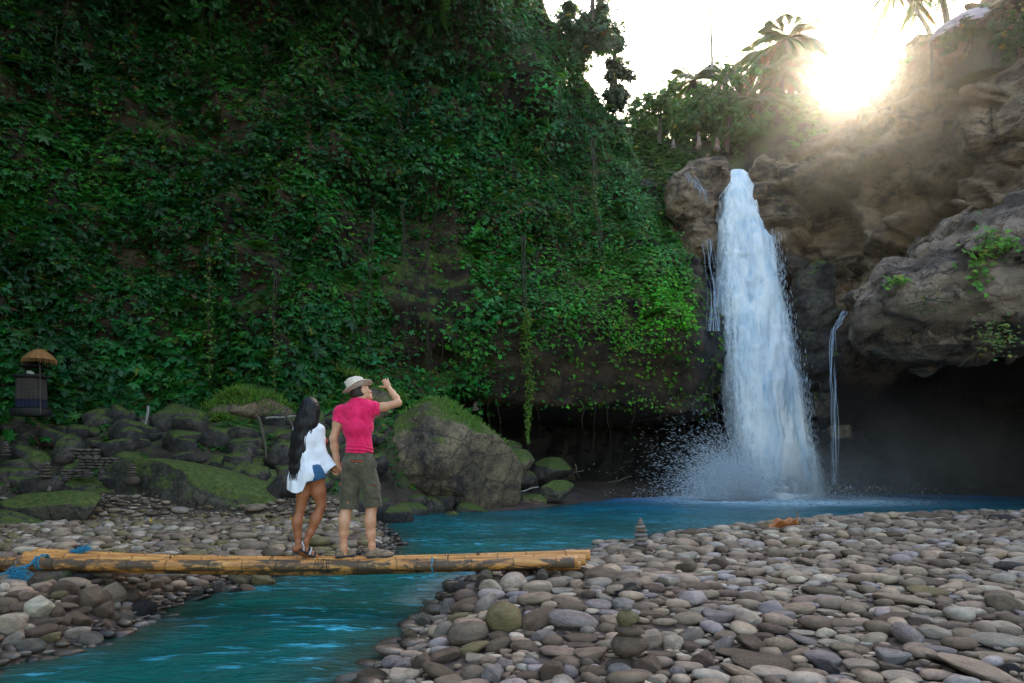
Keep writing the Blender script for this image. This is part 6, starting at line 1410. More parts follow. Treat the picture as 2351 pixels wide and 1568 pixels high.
# ---------------------------------------------------------------- man
man = person_root(700, 'man in pink t-shirt, cargo shorts and straw hat, hand raised to shade his eyes')
b = Body(700)
F_ = np.array([.77 * math.cos(.38), .64 * math.cos(.38), math.sin(.38)]); F_ /= np.linalg.norm(F_); Sd = np.cross(F_, [0, 0, 1.]); Sd /= np.linalg.norm(Sd); Sd = rot(tuple(F_), -.30) @ Sd; U_ = np.cross(Sd, F_)
HR = np.stack([Sd, F_, U_], 1)                # head frame: columns right, forward, up
hc = b(708, 226, .015)
def hp(x, y, z): return hc + HR @ np.array([x, y, z])
S = SDF((-.3432, -.208, .0), (.46, .5, 1.90), .0052)
def torso(S):
    S.ell(b(702, 770, 0), (.145, .105, .11), .04); S.ell(b(705, 640, .0), (.108, .082, .15), .05); S.ell(b(692, 480, .0), (.142, .105, .15), .05); S.ell(b(690, 375, .0), (.158, .095, .07), .05)
    S.cap(b(640, 350), b(700, 305), .05, .06, .05); S.cap(b(770, 340), b(712, 305), .05, .06, .05)
legL = [b(655, 800, 0), b(628, 960, .0), b(608, 1085, .01), b(592, 1200, -.012), b(586, 1300, .0), b(583, 1402, .01), b(585, 1455, .02)]
legR = [b(745, 800, 0), b(785, 960, .01), b(795, 1085, .02), b(785, 1200, .0), b(790, 1300, .01), b(797, 1392, .02), b(800, 1455, .02)]
for L in (legL, legR): S.chain(L, [.098, .078, .054, .055, .043, .033, .033], .025)
S.ell(b(594, 1195, -.028), (.046, .043, .10), .02); S.ell(b(787, 1190, -.018), (.048, .044, .10), .02)
S.ell(b(702, 770, 0), (.145, .105, .11), .04); S.ell(b(705, 640, .0), (.108, .082, .15), .05); S.ell(b(692, 480, .0), (.142, .105, .15), .05); S.ell(b(690, 375, .0), (.158, .095, .07), .05)
S.cap(b(640, 350), b(700, 305), .05, .06, .05); S.cap(b(770, 340), b(712, 305), .05, .06, .05); S.chain([b(700, 335, -.005), b(706, 285, 0), hp(0, -.03, -.06)], [.062, .056, .054], .03)
SNAP_T = None
armL = [b(565, 378, 0), b(545, 470, -.01), b(512, 575, -.02), b(516, 640, -.0), b(527, 720, .01), b(537, 778, .02)]
S.chain(armL, [.056, .049, .037, .039, .031, .025], .018); S.ell(b(536, 460, -.02), (.040, .045, .07), .02); S.ell(b(506, 580, -.035), (.022, .02, .025), .02)
armR = [b(800, 345, .02), b(880, 335, .06), b(985, 302, .10), b(965, 262, .14), b(930, 215, .19), b(900, 178, .22)]
S.chain(armR, [.056, .045, .036, .037, .030, .023], .018); S.ell(b(870, 342, .05), (.06, .035, .036), .02); S.ell(b(1001, 297, .09), (.018, .02, .022), .015)
# raised hand
S.cap(b(900, 175, .225), b(880, 148, .24), .024, .030, .012, (1, .55, 1)); S.cap(b(878, 150, .24), b(862, 128, .25), .028, .024, .012, (1, .6, 1)); S.cap(b(888, 148, .24), b(884, 124, .25), .022, .018, .012, (1, .6, 1))
finger(S, [b(854, 130, .25), b(843, 116, .265), b(836, 118, .285), b(834, 126, .298)]); finger(S, [b(864, 122, .25), b(851, 107, .265), b(841, 110, .288), b(840, 118, .30)]); finger(S, [b(876, 118, .25), b(866, 101, .262), b(857, 101, .285), b(855, 109, .297)], .008)
finger(S, [b(888, 122, .25), b(887, 106, .255), b(881, 93, .262)], .0072); finger(S, [b(884, 168, .235), b(858, 166, .235), b(838, 165, .235), b(819, 160, .235)], .0098, .008)
# head: skull, jaw, brow, nose, lips, chin, ears
S.ell(hc, (.074, .094, .098), .02, HR); S.ell(hp(0, .012, -.045), (.058, .075, .066), .03, HR); S.ell(hp(0, .068, -.092), (.026, .022, .022), .025, HR); S.cap(hp(-.05, .0, -.065), hp(-.02, .065, -.09), .02, .018, .02); S.cap(hp(.05, 0, -.065), hp(.02, .065, -.09), .02, .018, .02)
S.cap(hp(0, .088, .006), hp(0, .108, -.030), .010, .013, .012); S.ell(hp(0, .100, -.032), (.016, .012, .010), .008, HR); S.cap(hp(-.035, .080, .018), hp(.035, .080, .018), .012, .012, .014); S.cap(hp(-.02, .090, -.058), hp(.02, .090, -.058), .008, .008, .006); S.cap(hp(-.018, .088, -.068), hp(.018, .088, -.068), .008, .008, .006)
for sx in (-1, 1): S.ell(hp(sx * .030, .078, .0), (.014, .010, .010), .006, HR, 'c'); S.ell(hp(sx * .030, .074, .0), (.011, .010, .010), .003, HR); S.ell(hp(sx * .052, .055, -.022), (.018, .02, .02), .02, HR); S.ell(hp(sx * .079, -.004, -.016), (.010, .019, .032), .006, HR); S.ell(hp(sx * .087, .003, -.010), (.006, .009, .018), .004, HR, 'c')
# lower hand, fingers closed round hers
S.cap(b(537, 780, .02), b(547, 812, .02), .026, .030, .012, (1, .6, 1)); S.cap(b(552, 800, .02), b(560, 826, .018), .020, .018, .012, (1, .6, 1))
for i, (k0, m0, m1, t0) in enumerate((((561, 826, .012), (557, 842, .0), (547, 846, -.022), (540, 836, -.034)), ((552, 832, .012), (545, 850, -.002), (533, 854, -.026), (528, 842, -.036)), ((542, 834, .012), (531, 849, -.002), (518, 849, -.024), (514, 838, -.034)), ((532, 830, .014), (518, 841, .002), (506, 839, -.018), (503, 830, -.028)))):
    finger(S, [b(*k0), b(*m0), b(*m1), b(*t0)], .0086 - .0004 * i)
finger(S, [b(556, 800, .012), b(569, 812, .0), b(573, 824, -.012), b(570, 834, -.022)], .0095, .006)
finish(S, 'body', M_SKIN1, man, lambda P: .0012 * wr(P, 3, (14, 14, 14)))
log('man body')
# shirt
S = SDF((-.25, -.2, .98), (.34, .24, 1.62), .0048); torso(S); S.chain(armL[:3], [.058, .052, .040], .025); S.chain(armR[:2], [.058, .048], .025); S.ell(b(536, 460, -.02), (.040, .045, .07), .02); S.f -= .010
S.ell(b(704, 665, .0), (.131, .104, .08), .04); S.ell(b(703, 610, .0), (.120, .096, .13), .05); S.ell(b(688, 480, .0), (.155, .12, .15), .05); S.ell(b(690, 385, .0), (.174, .108, .08), .05); S.cap(b(640, 358), b(700, 312), .055, .062, .05); S.cap(b(775, 342), b(712, 312), .055, .062, .05)
S.chain([b(575, 375, 0), b(546, 452, -.008)], [.071, .068], .03); S.chain([b(790, 350, .015), b(842, 344, .045)], [.068, .062], .03)
Pn = S.all(); X, Y, Z = Pn[..., 0], Pn[..., 1], Pn[..., 2]
hem = b(0, 688)[2] + .006 * np.sin(X * 30) - .012 * np.abs(X / .14); f = np.maximum(S.f, hem - Z)
neck = -(np.sqrt((X - b(702, 0)[0]) ** 2 + (Y - .012) ** 2) - .066); f = np.maximum(f, np.minimum(neck, Z - b(0, 322)[2]))
d1 = b(546, 452)-b(575, 375); d1 /= np.linalg.norm(d1); f = np.maximum(f, np.minimum(((Pn - b(543, 455, -.008)) @ d1), (X < b(590, 0)[0]) * 9 - 1.))
d2 = b(842, 344, .045) - b(790, 350, .015); d2 /= np.linalg.norm(d2); f = np.maximum(f, np.minimum(((Pn - b(843, 344, .046)) @ d2), (X > b(800, 0)[0]) * 9 - 1.)); S.f = f.astype(np.float32)
def pw(P):
    z = P[:, 2]; lo = sm(1.17, 1.06, z)
    w_ = .0065 * lo * np.sin(z * 190 + 3 * fbm(P * 7, 2, 8) + P[:, 0] * 18) + .0075 * ridge(P * np.array([7, 7, 4]) + P[:, [2, 0, 1]] * 4, 3, 9)
    sl = sm(.10, .17, P[:, 0]) * sm(1.42, 1.50, z); return w_ + .004 * sl * np.sin(P[:, 0] * 150 + P[:, 2] * 60)
finish(S, 'tshirt', M_PINK, man, pw, .02)
# shorts
S = SDF((-.24, -.2, .46), (.28, .24, 1.08), .0048); torso(S)
for L in (legL, legR): S.chain(L[:4], [.105, .082, .057, .060], .03)
S.f -= .012
S.ell(b(705, 750, .0), (.150, .118, .11), .05); S.cap(b(706, 720, 0), b(706, 675, 0), .130, .128, .03, (1, .80, 1)); S.ell(b(672, 800, -.03), (.085, .09, .10), .05); S.ell(b(745, 800, -.03), (.088, .09, .10), .05)
S.chain([b(660, 800, 0), b(638, 960, .0), b(631, 1125, .005)], [.100, .088, .078], .02); S.chain([b(750, 800, 0), b(792, 960, .01), b(811, 1112, .015)], [.100, .092, .086], .02)
Pn = S.all(); X, Z = Pn[..., 0], Pn[..., 2]
f = np.maximum(S.f, Z - b(0, 686)[2]); left = X < b(716, 0)[0] + (Z - .78) * .05
f = np.maximum(f, np.where(X < b(712, 0)[0], b(0, 1108)[2] + .02 * (X - b(640, 0)[0]) - Z, b(0, 1098)[2] + .10 * (X - b(800, 0)[0]) - Z)); S.f = f.astype(np.float32)
S.cap(b(631, 1060, .005), b(630, 1160, .005), .062, .070, .004, op='c'); S.cap(b(806, 1050, .015), b(811, 1160, .015), .068, .078, .004, op='c')
def ow(P):
    z = P[:, 2]; return sm(b(0, 1106)[2] + .01, b(0, 1075)[2] + .03, z) * (.010 * ridge(P * np.array([6, 6, 5]) + np.c_[P[:, 2], P[:, 2], P[:, 0]] * 5, 3, 18) + .003 * ridge(P * 15, 2, 19) + .004 * sm(.62, .5, z) * np.sin(np.arctan2(P[:, 1], P[:, 0] - np.where(P[:, 0] < .02, b(631, 0)[0], b(811, 0)[0])) * 7) - .0035 * np.exp(-((z - b(0, 1085)[2]) / .003) ** 2))
so_ = finish(S, 'shorts', M_OLIVE, man, ow, .02)
from mathutils.bvhtree import BVHTree
def _bvh(o):
    me = o.data; return BVHTree.FromPolygons([v.co[:] for v in me.vertices], [tuple(p.vertices) for p in me.polygons])
BV = _bvh(so_)
def patch(name, c, w_, h_, out, mat, parent, n=14, th=.012, rz=0, tilt=0, bag=.01):
    """stitched flap lying on the cloth; out = outward direction in the ground plane"""
    o = np.array([out[0], out[1], 0.]); o /= np.linalg.norm(o); r = np.array([-o[1], o[0], 0.]); V = []
    for i in range(n):
        for j in range(n):
            u, v = i / (n - 1) * 2 - 1, j / (n - 1) * 2 - 1; e = (1 - u ** 6) * (1 - v ** 6); q = c + r * u * w_ / 2 * (1 - .05 * v) + np.array([0, 0, 1]) * (v * h_ / 2 + tilt * u * w_ / 2)
            h = BV.ray_cast(Vector([float(k) for k in q + o * .35]), Vector([float(-k) for k in o]), .6)[0]
            if h is None: h = q
            V.append(np.array(h) + o * ((th * .35 if e > 1e-6 else -.004) + bag * e * (1 - v) * .5))
    return link(name, mesh_np(name, V, grid_faces(n, n)), mat, parent)
p = patch('cargo_pocket', b(828, 985, -.062), .108, .135, (.45, -.85), M_OLIVE, so_, bag=.016); patch('pocket_flap', b(822, 912, -.068), .125, .045, (.45, -.85), M_OLIVE, so_, th=.02, tilt=-.10); patch('pocket_trim', b(838, 925, -.076), .075, .012, (.45, -.85), M_RUST, so_, th=.016, tilt=.15); patch('small_pocket', b(846, 960, -.074), .050, .055, (.5, -.83), M_OLIVE, so_, th=.022)
patch('pocket_trim', b(705, 750, -.105), .135, .013, (.05, -1), M_RUST, so_, th=.014, tilt=-.06); patch('back_pocket_flap', b(705, 733, -.104), .125, .026, (.05, -1), M_OLIVE, so_, th=.014); patch('pocket_trim', b(588, 768, -.03), .05, .012, (-.95, -.3), M_RUST, so_, th=.012, tilt=-.8); patch('pocket_trim', b(578, 918, -.03), .03, .03, (-.95, -.3), M_RUST, so_, th=.014)
for cx in (632, 656, 762): patch('belt_loop', b(cx, 700, -.106 + .05 * abs(cx - 705) / 100), .010, .030, ((cx - 705) * .004, -1), M_OLIVE, so_, th=.012, n=5)
mb = MB(); V, F = ico(2); hb_ = BV.ray_cast(Vector([float(k) for k in b(706, 768, -.4)]), Vector((0, 1, 0)), .6)[0]; mb.add(V * .006 + (np.array(hb_) if hb_ else b(706, 768, -.14)) + [0, -.008, 0], F, (.8, .8, .7)); link('button', mb.mesh('button'), M_STRAW, so_)
mb = MB(); mb.tube([b(812, 705, -.04), b(828, 725, -.05), b(835, 750, -.05), b(830, 775, -.05), b(812, 795, -.06)], .003, 5); link('cord', mb.mesh('cord'), M_BAND, so_)
# hair at the nape and sides below the hat
S = SDF(hc - .16, hc + .16, .004); S.ell(hp(0, -.012, -.004), (.080, .093, .104), .01, HR)
Q = (S.all() - hc) @ HR; S.f = np.maximum(S.f, np.maximum(Q[..., 2] - .05, np.maximum(Q[..., 1] - .012 + .25 * Q[..., 2], -.062 - Q[..., 2]))).astype(np.float32)
S.ell(hc, (.074, .090, .098), .002, HR, 'c'); finish(S, 'hair', M_BROWNH, man, lambda P: .0015 * wr(P, 31, (60, 60, 20)))
S = SDF(hc - .18, hc + .18, .0035); S.ell(hp(0, .012, -.045), (.0605, .0775, .068), .01, HR); S.ell(hp(0, .068, -.092), (.029, .025, .025), .02, HR)
Q = (S.all() - hc) @ HR; S.f = np.maximum(S.f, np.maximum(Q[..., 2] + .052, .012 - Q[..., 1])).astype(np.float32)
S.ell(hp(0, .10, -.062), (.022, .02, .010), .003, HR, 'c'); finish(S, 'beard', M_BROWNH, man, lambda P: .0012 * wr(P, 33, (80, 80, 40)))
# hat: pinched crown, band and turned brim
hb = hc + U_ * .052 - F_ * .004
hat = link('hat', None, None, man)
bpy.data.objects.remove(hat)
S = SDF(hb - .22, hb + .22, .0042)
Q = (S.all() - hb) @ HR; x, y, z = Q[..., 0], Q[..., 1], Q[..., 2]
rr = np.sqrt((x / .083) ** 2 + (y / .103) ** 2); top = .112 - .022 * np.exp(-(x / .022) ** 2) - .018 * np.exp(-((np.abs(x) - .05) / .02) ** 2) * sm(.0, .08, y) + .018 * sm(.0, -.1, y) - .03 * rr ** 4
tap = 1 - .9 * np.clip(z, 0, .2) + .0
crown = np.maximum((rr - tap) * .085, np.maximum(z - top, -z - .01))
ang = np.arctan2(x, y); br = .155 + .008 * np.cos(2 * ang); r2 = np.sqrt(x ** 2 + y ** 2); lift = .030 * (np.abs(np.sin(ang)) ** 2) * sm(.09, .155, r2) - .012 * sm(.09, .15, r2) * np.cos(ang)
brim = np.maximum(np.abs(z - lift) - .0036, np.maximum(r2 - br, .05 - r2))
S.f = np.minimum(crown, brim).astype(np.float32) * .9; S.f = np.maximum(S.f, -(np.maximum((rr - tap * .93) * .085, np.maximum(z - top + .012, -z - .03)))).astype(np.float32)
hat = finish(S, 'hat', M_STRAW, man, lambda P: .0012 * wr(P, 35, (30, 30, 30)), .01)
S.f = np.maximum(np.maximum((rr - tap - .035) * .085, -(rr - tap * .96) * .085), np.maximum(z - .030, .004 - z)).astype(np.float32); finish(S, 'hat_band', M_BAND, hat)
# shoes
def shoe(side, heel, toe, ank, root, mat, sole):
    heel = np.array(heel); toe = np.array(toe); d = toe - heel; L = np.linalg.norm(d); d /= L; up = np.array([0, 0, 1.]); r = np.cross(d, up); r /= np.linalg.norm(r); n = np.cross(r, d)
    R = np.stack([r, d, n], 1); q = lambda x, y, z: heel + R @ np.array([x, y, z])
    lo = np.minimum(heel, toe) - .11; hi = np.maximum(heel, toe) + .13
    S = SDF(lo, hi, .0036)
    S.ell(q(0, .035, .035), (.036, .045, .038), .02, R); S.cap(q(0, .04, .035), q(0, L - .06, .030), .036, .038, .02); S.ell(q(.004, L - .055, .026), (.046, .062, .032), .02, R); S.ell(q(0, .085, .055), (.034, .05, .036), .02, R)
    S.ell(ank + np.array([0, 0, .02]), (.034, .034, .06), .006, None, 'c')
    for y0, x0 in ((.155, .026), (.155, -.026), (.19, .03), (.19, -.03), (.20, .0), (.175, .0)): S.ell(q(x0, y0 * L / .26, .052), (.008, .011, .016), .003, R, 'c')
    for x0 in (-.04, .04): S.ell(q(x0, .085, .035), (.012, .026, .012), .003, R, 'c'); S.ell(q(x0, .13, .04), (.010, .012, .010), .003, R, 'c')
    o = finish(S, 'shoe', mat, root)
    S = SDF(lo, hi, .0036); S.ell(q(0, .04, .006), (.041, .047, .013), .01, R); S.ell(q(.003, L - .06, .006), (.050, .066, .013), .01, R); S.cap(q(0, .04, .004), q(0, L - .06, .004), .036, .042, .02, (1, 1, .35)); S.f = np.maximum(S.f, np.where(True, -((S.all() - q(0, 0, -.004)) @ n), 0)).astype(np.float32)
    finish(S, 'sole', sole, o)
    mb = MB(); mb.tube([q(-.040, .10, .035), q(-.02, .098, .082), q(.02, .098, .082), q(.040, .10, .035)], .009, 6, None, True, .4); link('strap', mb.mesh('strap'), mat, o)
    mb = MB(); mb.tube([q(-.036, .06, .045), q(-.03, .01, .07), q(0, -.008, .075), q(.03, .01, .07), q(.036, .06, .045)], .007, 6, None, True, .6); link('strap', mb.mesh('strap'), mat, o)
    return o
shoe(-1, b(537, 1478, -.03), b(652, 1474, .11), b(585, 1440, .02), man, M_SHOE, M_SOLE)
shoe(1, b(762, 1480, .0), b(955, 1474, .03), b(800, 1440, .02), man, M_SHOE, M_SOLE)
log('man dressed')
# ---------------------------------------------------------------- woman
wom = person_root(300, 'woman with very long black hair in loose white shirt and denim shorts holding his hand')
b = Body(300)
# her feet stand on the same pole; her arm reaches his hand, so match the depth of his hand
S = SDF((-.2, -.22, .0), (.4, .26, 1.62), .005)
legL = [b(305, 860, -.01), b(286, 1000, -.01), b(264, 1115, .0), b(246, 1210, -.02), b(248, 1300, -.02), b(251, 1365, -.02), b(252, 1400, -.02)]
legR = [b(375, 860, .0), b(396, 980, .02), b(416, 1085, .04), b(382, 1185, .02), b(340, 1290, -.0), b(309, 1362, -.01), b(302, 1392, -.01)]
S.chain(legL, [.080, .062, .043, .045, .034, .026, .026], .025); S.chain(legR, [.084, .072, .045, .046, .035, .027, .027], .025)
S.ell(b(242, 1215, -.03), (.043, .042, .085), .03); S.ell(b(372, 1195, .0), (.042, .042, .08), .03); S.ell(b(345, 840, -.02), (.118, .115, .11), .05); S.ell(b(335, 700, .0), (.10, .08, .13), .05); S.ell(b(328, 560, .0), (.12, .085, .13), .05); S.ell(b(325, 495, .0), (.135, .07, .05), .04)
S.chain([b(330, 490, 0), b(336, 420, .01)], [.05, .048], .03); S.ell(b(338, 350, .01), (.072, .088, .105), .02); S.ell(b(352, 385, .045), (.045, .045, .055), .03); S.ell(b(362, 372, .09), (.012, .016, .014), .01); S.ell(b(395, 365, .03), (.008, .016, .028), .006)
S.chain([b(398, 508, 0), b(410, 590, -.0), b(418, 680, -.01), b(460, 745, -.0), b(508, 802, .0)], [.042, .036, .032, .030, .022], .02)
S.chain([b(245, 508, .02), b(240, 600, .06), b(250, 690, .1)], [.042, .036, .03], .02)
S.cap(b(508, 802, .0), b(532, 818, -.008), .022, .027, .012, (1, .62, 1)); S.cap(b(520, 812, .0), b(546, 818, -.01), .022, .022, .012, (1, .62, 1))
for i, (k0, m0, m1) in enumerate((((545, 808, -.012), (560, 812, -.014), (571, 822, -.006)), ((549, 816, -.014), (563, 823, -.016), (573, 834, -.008)), ((546, 824, -.014), (558, 833, -.014), (566, 843, -.006)), ((540, 830, -.012), (550, 840, -.012), (557, 849, -.004)))): finger(S, [b(*k0), b(*m0), b(*m1)], .0076 - .0004 * i)
finger(S, [b(526, 806, -.012), b(540, 799, -.026), b(553, 800, -.032)], .008, .005)
# feet, heels lifted
S.chain([b(252, 1392, -.02), b(232, 1412, -.035)], [.027, .026], .02); S.chain([b(236, 1410, -.03), b(275, 1448, .03), b(300, 1468, .07), b(312, 1474, .10)], [.027, .029, .026, .014], .02)
S.chain([b(302, 1385, -.01), b(282, 1396, -.02)], [.027, .026], .02); S.chain([b(283, 1395, -.02), b(325, 1430, .0), b(362, 1465, .02), b(384, 1474, .03)], [.027, .029, .027, .014], .02)
for i in range(5): finger(S, [b(366 + i * 3, 1466 + i * 1.0, .045 - i * .011), b(386 + i * 1.2, 1475, .05 - i * .012)], .0085 - i * .0006, .003); finger(S, [b(300 + i * 4, 1466 + i, .095 - i * .008), b(312 + i * 5, 1476, .125 - i * .012)], .0085 - i * .0006, .003)
finish(S, 'body', M_SKIN2, wom, lambda P: .0008 * wr(P, 5, (14, 14, 14)))
# hair
S = SDF((-.16, -.26, .72), (.18, .16, 1.63), .0048)
S.ell(b(338, 345, .0), (.088, .100, .112), .02); S.cap(b(334, 365, -.02), b(318, 460, -.05), .096, .104, .04, (1, .75, 1)); S.cap(b(318, 460, -.05), b(288, 570, -.085), .102, .088, .04, (1, .55, 1)); S.cap(b(288, 570, -.085), b(271, 690, -.105), .080, .074, .03, (1, .5, 1)); S.cap(b(271, 690, -.105), b(256, 800, -.12), .074, .058, .03, (1, .45, 1)); S.cap(b(256, 800, -.12), b(246, 868, -.125), .056, .022, .02, (1, .5, 1)); S.cap(b(385, 400, -.0), b(360, 520, -.05), .028, .020, .03); S.cap(b(360, 520, -.06), b(335, 600, -.09), .018, .006, .02)
Pn = S.all(); q = (Pn - b(370, 385, .08)); S.f = np.maximum(S.f, -(np.sqrt((q[..., 0] / 1.0) ** 2 + (q[..., 1] / 1.0) ** 2 + (q[..., 2] / 1.4) ** 2) - .062)).astype(np.float32)
def hw(P):
    a = np.arctan2(P[:, 0] - (.02 - (1.5 - P[:, 2]) * .11), P[:, 1] + .3); z = P[:, 2]
    return .0045 * fbm(np.c_[a * 34, z * 1.6, z * 0], 3, 41) + .0018 * fbm(np.c_[a * 120, z * 2.5, z * 0], 2, 42)
ha = finish(S, 'hair', M_HAIR, wom, hw, .02)
mb = MB(); r = random.Random(9)
for k in range(520):
    u = r.uniform(-1, 1); d0 = r.random(); top = b(336 + u * 52, 292 + abs(u) * 55, -.05 - .05 * (1 - u * u)); t = np.linspace(0, 1, 18); L_ = r.uniform(.75, 1.03)
    tipx = 246 + u * 42 + (r.uniform(20, 70) * (r.random() < .12) if u > .2 else 0); xs_ = np.interp(t, [0, .22, .45, .7, 1], [336 + u * 60, 322 + u * 76, 288 + u * 60, 268 + u * 56, tipx + 4]); ys_ = 300 + abs(u) * 45 + t * L_ * (575 - abs(u) * 30)
    dd = np.interp(t, [0, .22, .45, .7, 1], [-.075, -.118, -.128, -.142, -.150]) + .03 * u * u
    P = np.stack([b(x, y, z + .004 * math.sin(8 * q + k)) for x, y, z, q in zip(xs_, ys_, dd, t)]); P[:, 0] += .004 * np.sin(t * 7 + k)
    mb.tube(P, .0016 * (1.1 - t) + .0004, 3, None, False)
for k in range(60):
    t = np.linspace(0, 1, 12); x0 = r.uniform(372, 404); P = np.stack([b(x0 - 40 * q - r.uniform(-4, 8) * q, 400 + 190 * q * r.uniform(.97, 1.03), -.01 - .10 * min(1, q * 1.5)) for q in t]); mb.tube(P, .0013 * (1.1 - t) + .0003, 3, None, False)
link('strands', mb.mesh('strands'), M_HAIR, ha)
# white shirt, hanging open and loose: a thin shell with an open hem
S = SDF((-.2, -.24, .62), (.34, .24, 1.36), .0046)
S.ell(b(327, 505, .0), (.155, .088, .058), .04); S.ell(b(325, 560, .0), (.150, .112, .14), .05); S.cap(b(318, 600, -.005), b(300, 740, -.01), .128, .130, .06, (1, .85, 1)); S.cap(b(300, 740, -.01), b(280, 900, -.015), .128, .118, .06, (1, .95, 1)); S.cap(b(280, 900, -.015), b(272, 1000, -.02), .118, .122, .06, (1, .95, 1))
sleeve = [b(398, 510, 0), b(408, 590, -.0), b(414, 680, -.012), b(448, 745, -.0), b(490, 805, .0), b(508, 828, .0)]
S.chain(sleeve, [.058, .058, .060, .060, .060, .062], .02); S.chain([b(245, 505, .02), b(238, 600, .06), b(250, 690, .1)], [.05, .05, .05], .03)
S.ell(b(335, 840, -.02), (.150, .142, .15), .04); S.cap(b(300, 880, -.01), b(292, 1000, -.012), .112, .118, .05)
Pn = S.all(); P2 = Pn.reshape(-1, 3); f = S.f.reshape(-1); m = np.abs(f) < .045; Q = P2[m].astype(float)
an = np.arctan2(Q[:, 1], Q[:, 0] + .02)
f[m] += (.010 * sm(1.25, .8, Q[:, 2]) * np.sin(an * 7 + 2 * fbm(Q * 4, 2, 51)) + .006 * ridge(Q * np.array([8, 8, 3.5]) + np.c_[Q[:, 2], Q[:, 2], Q[:, 0]] * 2, 3, 52)).astype(np.float32)
f = f.reshape(S.f.shape); X, Y, Z = Pn[..., 0], Pn[..., 1], Pn[..., 2]
hx = np.array([165, 180, 210, 265, 310, 330, 345, 380, 400, 460]); hy = np.array([960, 965, 976, 990, 975, 935, 903, 895, 880, 870])
hem = (1487 - np.interp(X / K + 300, hx, hy)) * K + .05 * sm(.0, .12, Y)
dirv = b(508, 828, 0) - b(460, 755, 0); dirv /= np.linalg.norm(dirv); cuff = (Pn - b(484, 822, 0)) @ (dirv * .8 + np.array([.6, 0, .35]) * .5)
cd = b(523, 790) - b(448, 855); nrm = np.array([-cd[2], 0, cd[0]]); nrm /= np.linalg.norm(nrm); nrm *= -1 if nrm[2] > 0 else 1
cuff = (Pn - b(487, 822, 0)) @ nrm
arm = X > b(392, 0)[0] + np.clip((Z - .85) * .0, 0, 1)
onarm = np.minimum.reduce([np.sqrt(((Pn - (sleeve[i] + (sleeve[i + 1] - sleeve[i]) * t)) ** 2).sum(-1)) for i in range(2, 5) for t in (0, .25, .5, .75, 1)]) < .075
slit = np.minimum(X - b(398, 0)[0], b(0, 775)[2] - Z)
cut = np.where(onarm & (X > b(402, 0)[0]), cuff, np.maximum(hem - Z, slit))
shell = np.abs(f + .004) - .0042
opn = cut - .0
f2 = np.maximum(shell, opn)
S.f = f2.astype(np.float32); S.f = np.maximum(S.f, np.minimum(-(np.sqrt((X - b(334, 0)[0]) ** 2 + (Y - .02) ** 2) - .055), Z - b(0, 480)[2])).astype(np.float32)
finish(S, 'shirt', M_WHITE, wom)
# denim shorts, dotted top
S = SDF((-.14, -.2, .72), (.26, .2, 1.05), .0046); S.chain(legL[:2], [.085, .068], .03); S.chain(legR[:2], [.088, .078], .03); S.ell(b(345, 840, -.02), (.118, .115, .11), .05); S.f -= .007; S.ell(b(347, 835, -.015), (.128, .122, .115), .05); S.cap(b(305, 860, -.01), b(300, 905, -.01), .094, .090, .03); S.cap(b(375, 860, .0), b(384, 905, .01), .096, .094, .03)
Pn = S.all(); X, Z = Pn[..., 0], Pn[..., 2]; S.f = np.maximum(S.f, np.maximum(b(0, 883)[2] - .35 * (b(435, 0)[0] - X) - Z + .0, Z - b(0, 745)[2])).astype(np.float32); finish(S, 'shorts', M_DENIM, wom, lambda P: .003 * ridge(P * 16, 3, 61))
S = SDF((-.12, -.1, .98), (.26, .2, 1.30), .0046); S.ell(b(375, 600, .055), (.095, .07, .085), .03); S.ell(b(372, 665, .045), (.10, .072, .06), .03); S.ell(b(425, 595, .06), (.038, .05, .045), .02)
finish(S, 'top', M_RED, wom, lambda P: .003 * wr(P, 63, (20, 20, 20)))
# sandals
def sandal(heel, toe, nv, ank):
    heel = np.array(heel); toe = np.array(toe); d = toe - heel; L = np.linalg.norm(d); d /= L; r = np.cross(d, np.array(nv, float)); r /= np.linalg.norm(r); n = np.cross(r, d); R = np.stack([r, d, n], 1); q = lambda x, y, z: heel + R @ np.array([x, y, z])
    S = SDF(np.minimum(heel, toe) - .08, np.maximum(heel, toe) + .08, .0036); S.ell(q(0, .035, 0), (.034, .04, .012), .01, R); S.ell(q(0, L - .055, 0), (.042, .06, .012), .01, R); S.chain([q(0, .035, 0), q(0, L * .5, 0), q(0, L - .055, 0)], [.012, .012, .012], .03)
    a = q(0, .04, 0); Q = (S.all() - heel) @ R; w_ = .031 + .010 * sm(L * .35, L * .75, Q[..., 1]); yy = np.clip(Q[..., 1], .03, L - .04); plate = np.sqrt(np.maximum(np.abs(Q[..., 0]) - w_ + .02, 0) ** 2 + (Q[..., 1] - yy) ** 2) - .02; plate = np.where(np.abs(Q[..., 0]) < w_ - .02, np.abs(Q[..., 1] - yy) - .02, plate)
    S.f = (np.maximum(plate, np.abs(Q[..., 2]) - .011)).astype(np.float32); o = finish(S, 'sandal', M_SOLE, wom)
    for (y0, h, w2, mt_) in ((L - .06, .045, .040, M_SOLE), (L * .48, .060, .036, M_GREY), (L * .40, .064, .034, M_SOLE)):
        mb = MB(); mb.tube([q(-w2, y0 + .01, .005), q(-w2 * .85, y0, h * .75), q(0, y0 - .005, h), q(w2 * .85, y0, h * .75), q(w2, y0 + .01, .005)], .010, 8, None, True, .35); link('strap', mb.mesh('strap'), mt_, o)
    mb = MB(); mb.tube([q(-.034, .05, .01), q(-.033, .025, .05), q(-.02, -.006, .072), q(.02, -.006, .072), q(.033, .025, .05), q(.034, .05, .01)], .008, 8, None, True, .5); link('strap', mb.mesh('strap'), M_GREY, o)
    return o
sandal(b(215, 1425, -.045), b(322, 1489, .12), (-.35, -.1, .9), None); sandal(b(262, 1402, -.04), b(392, 1489, .045), (.25, -.25, .9), None)
log('woman')
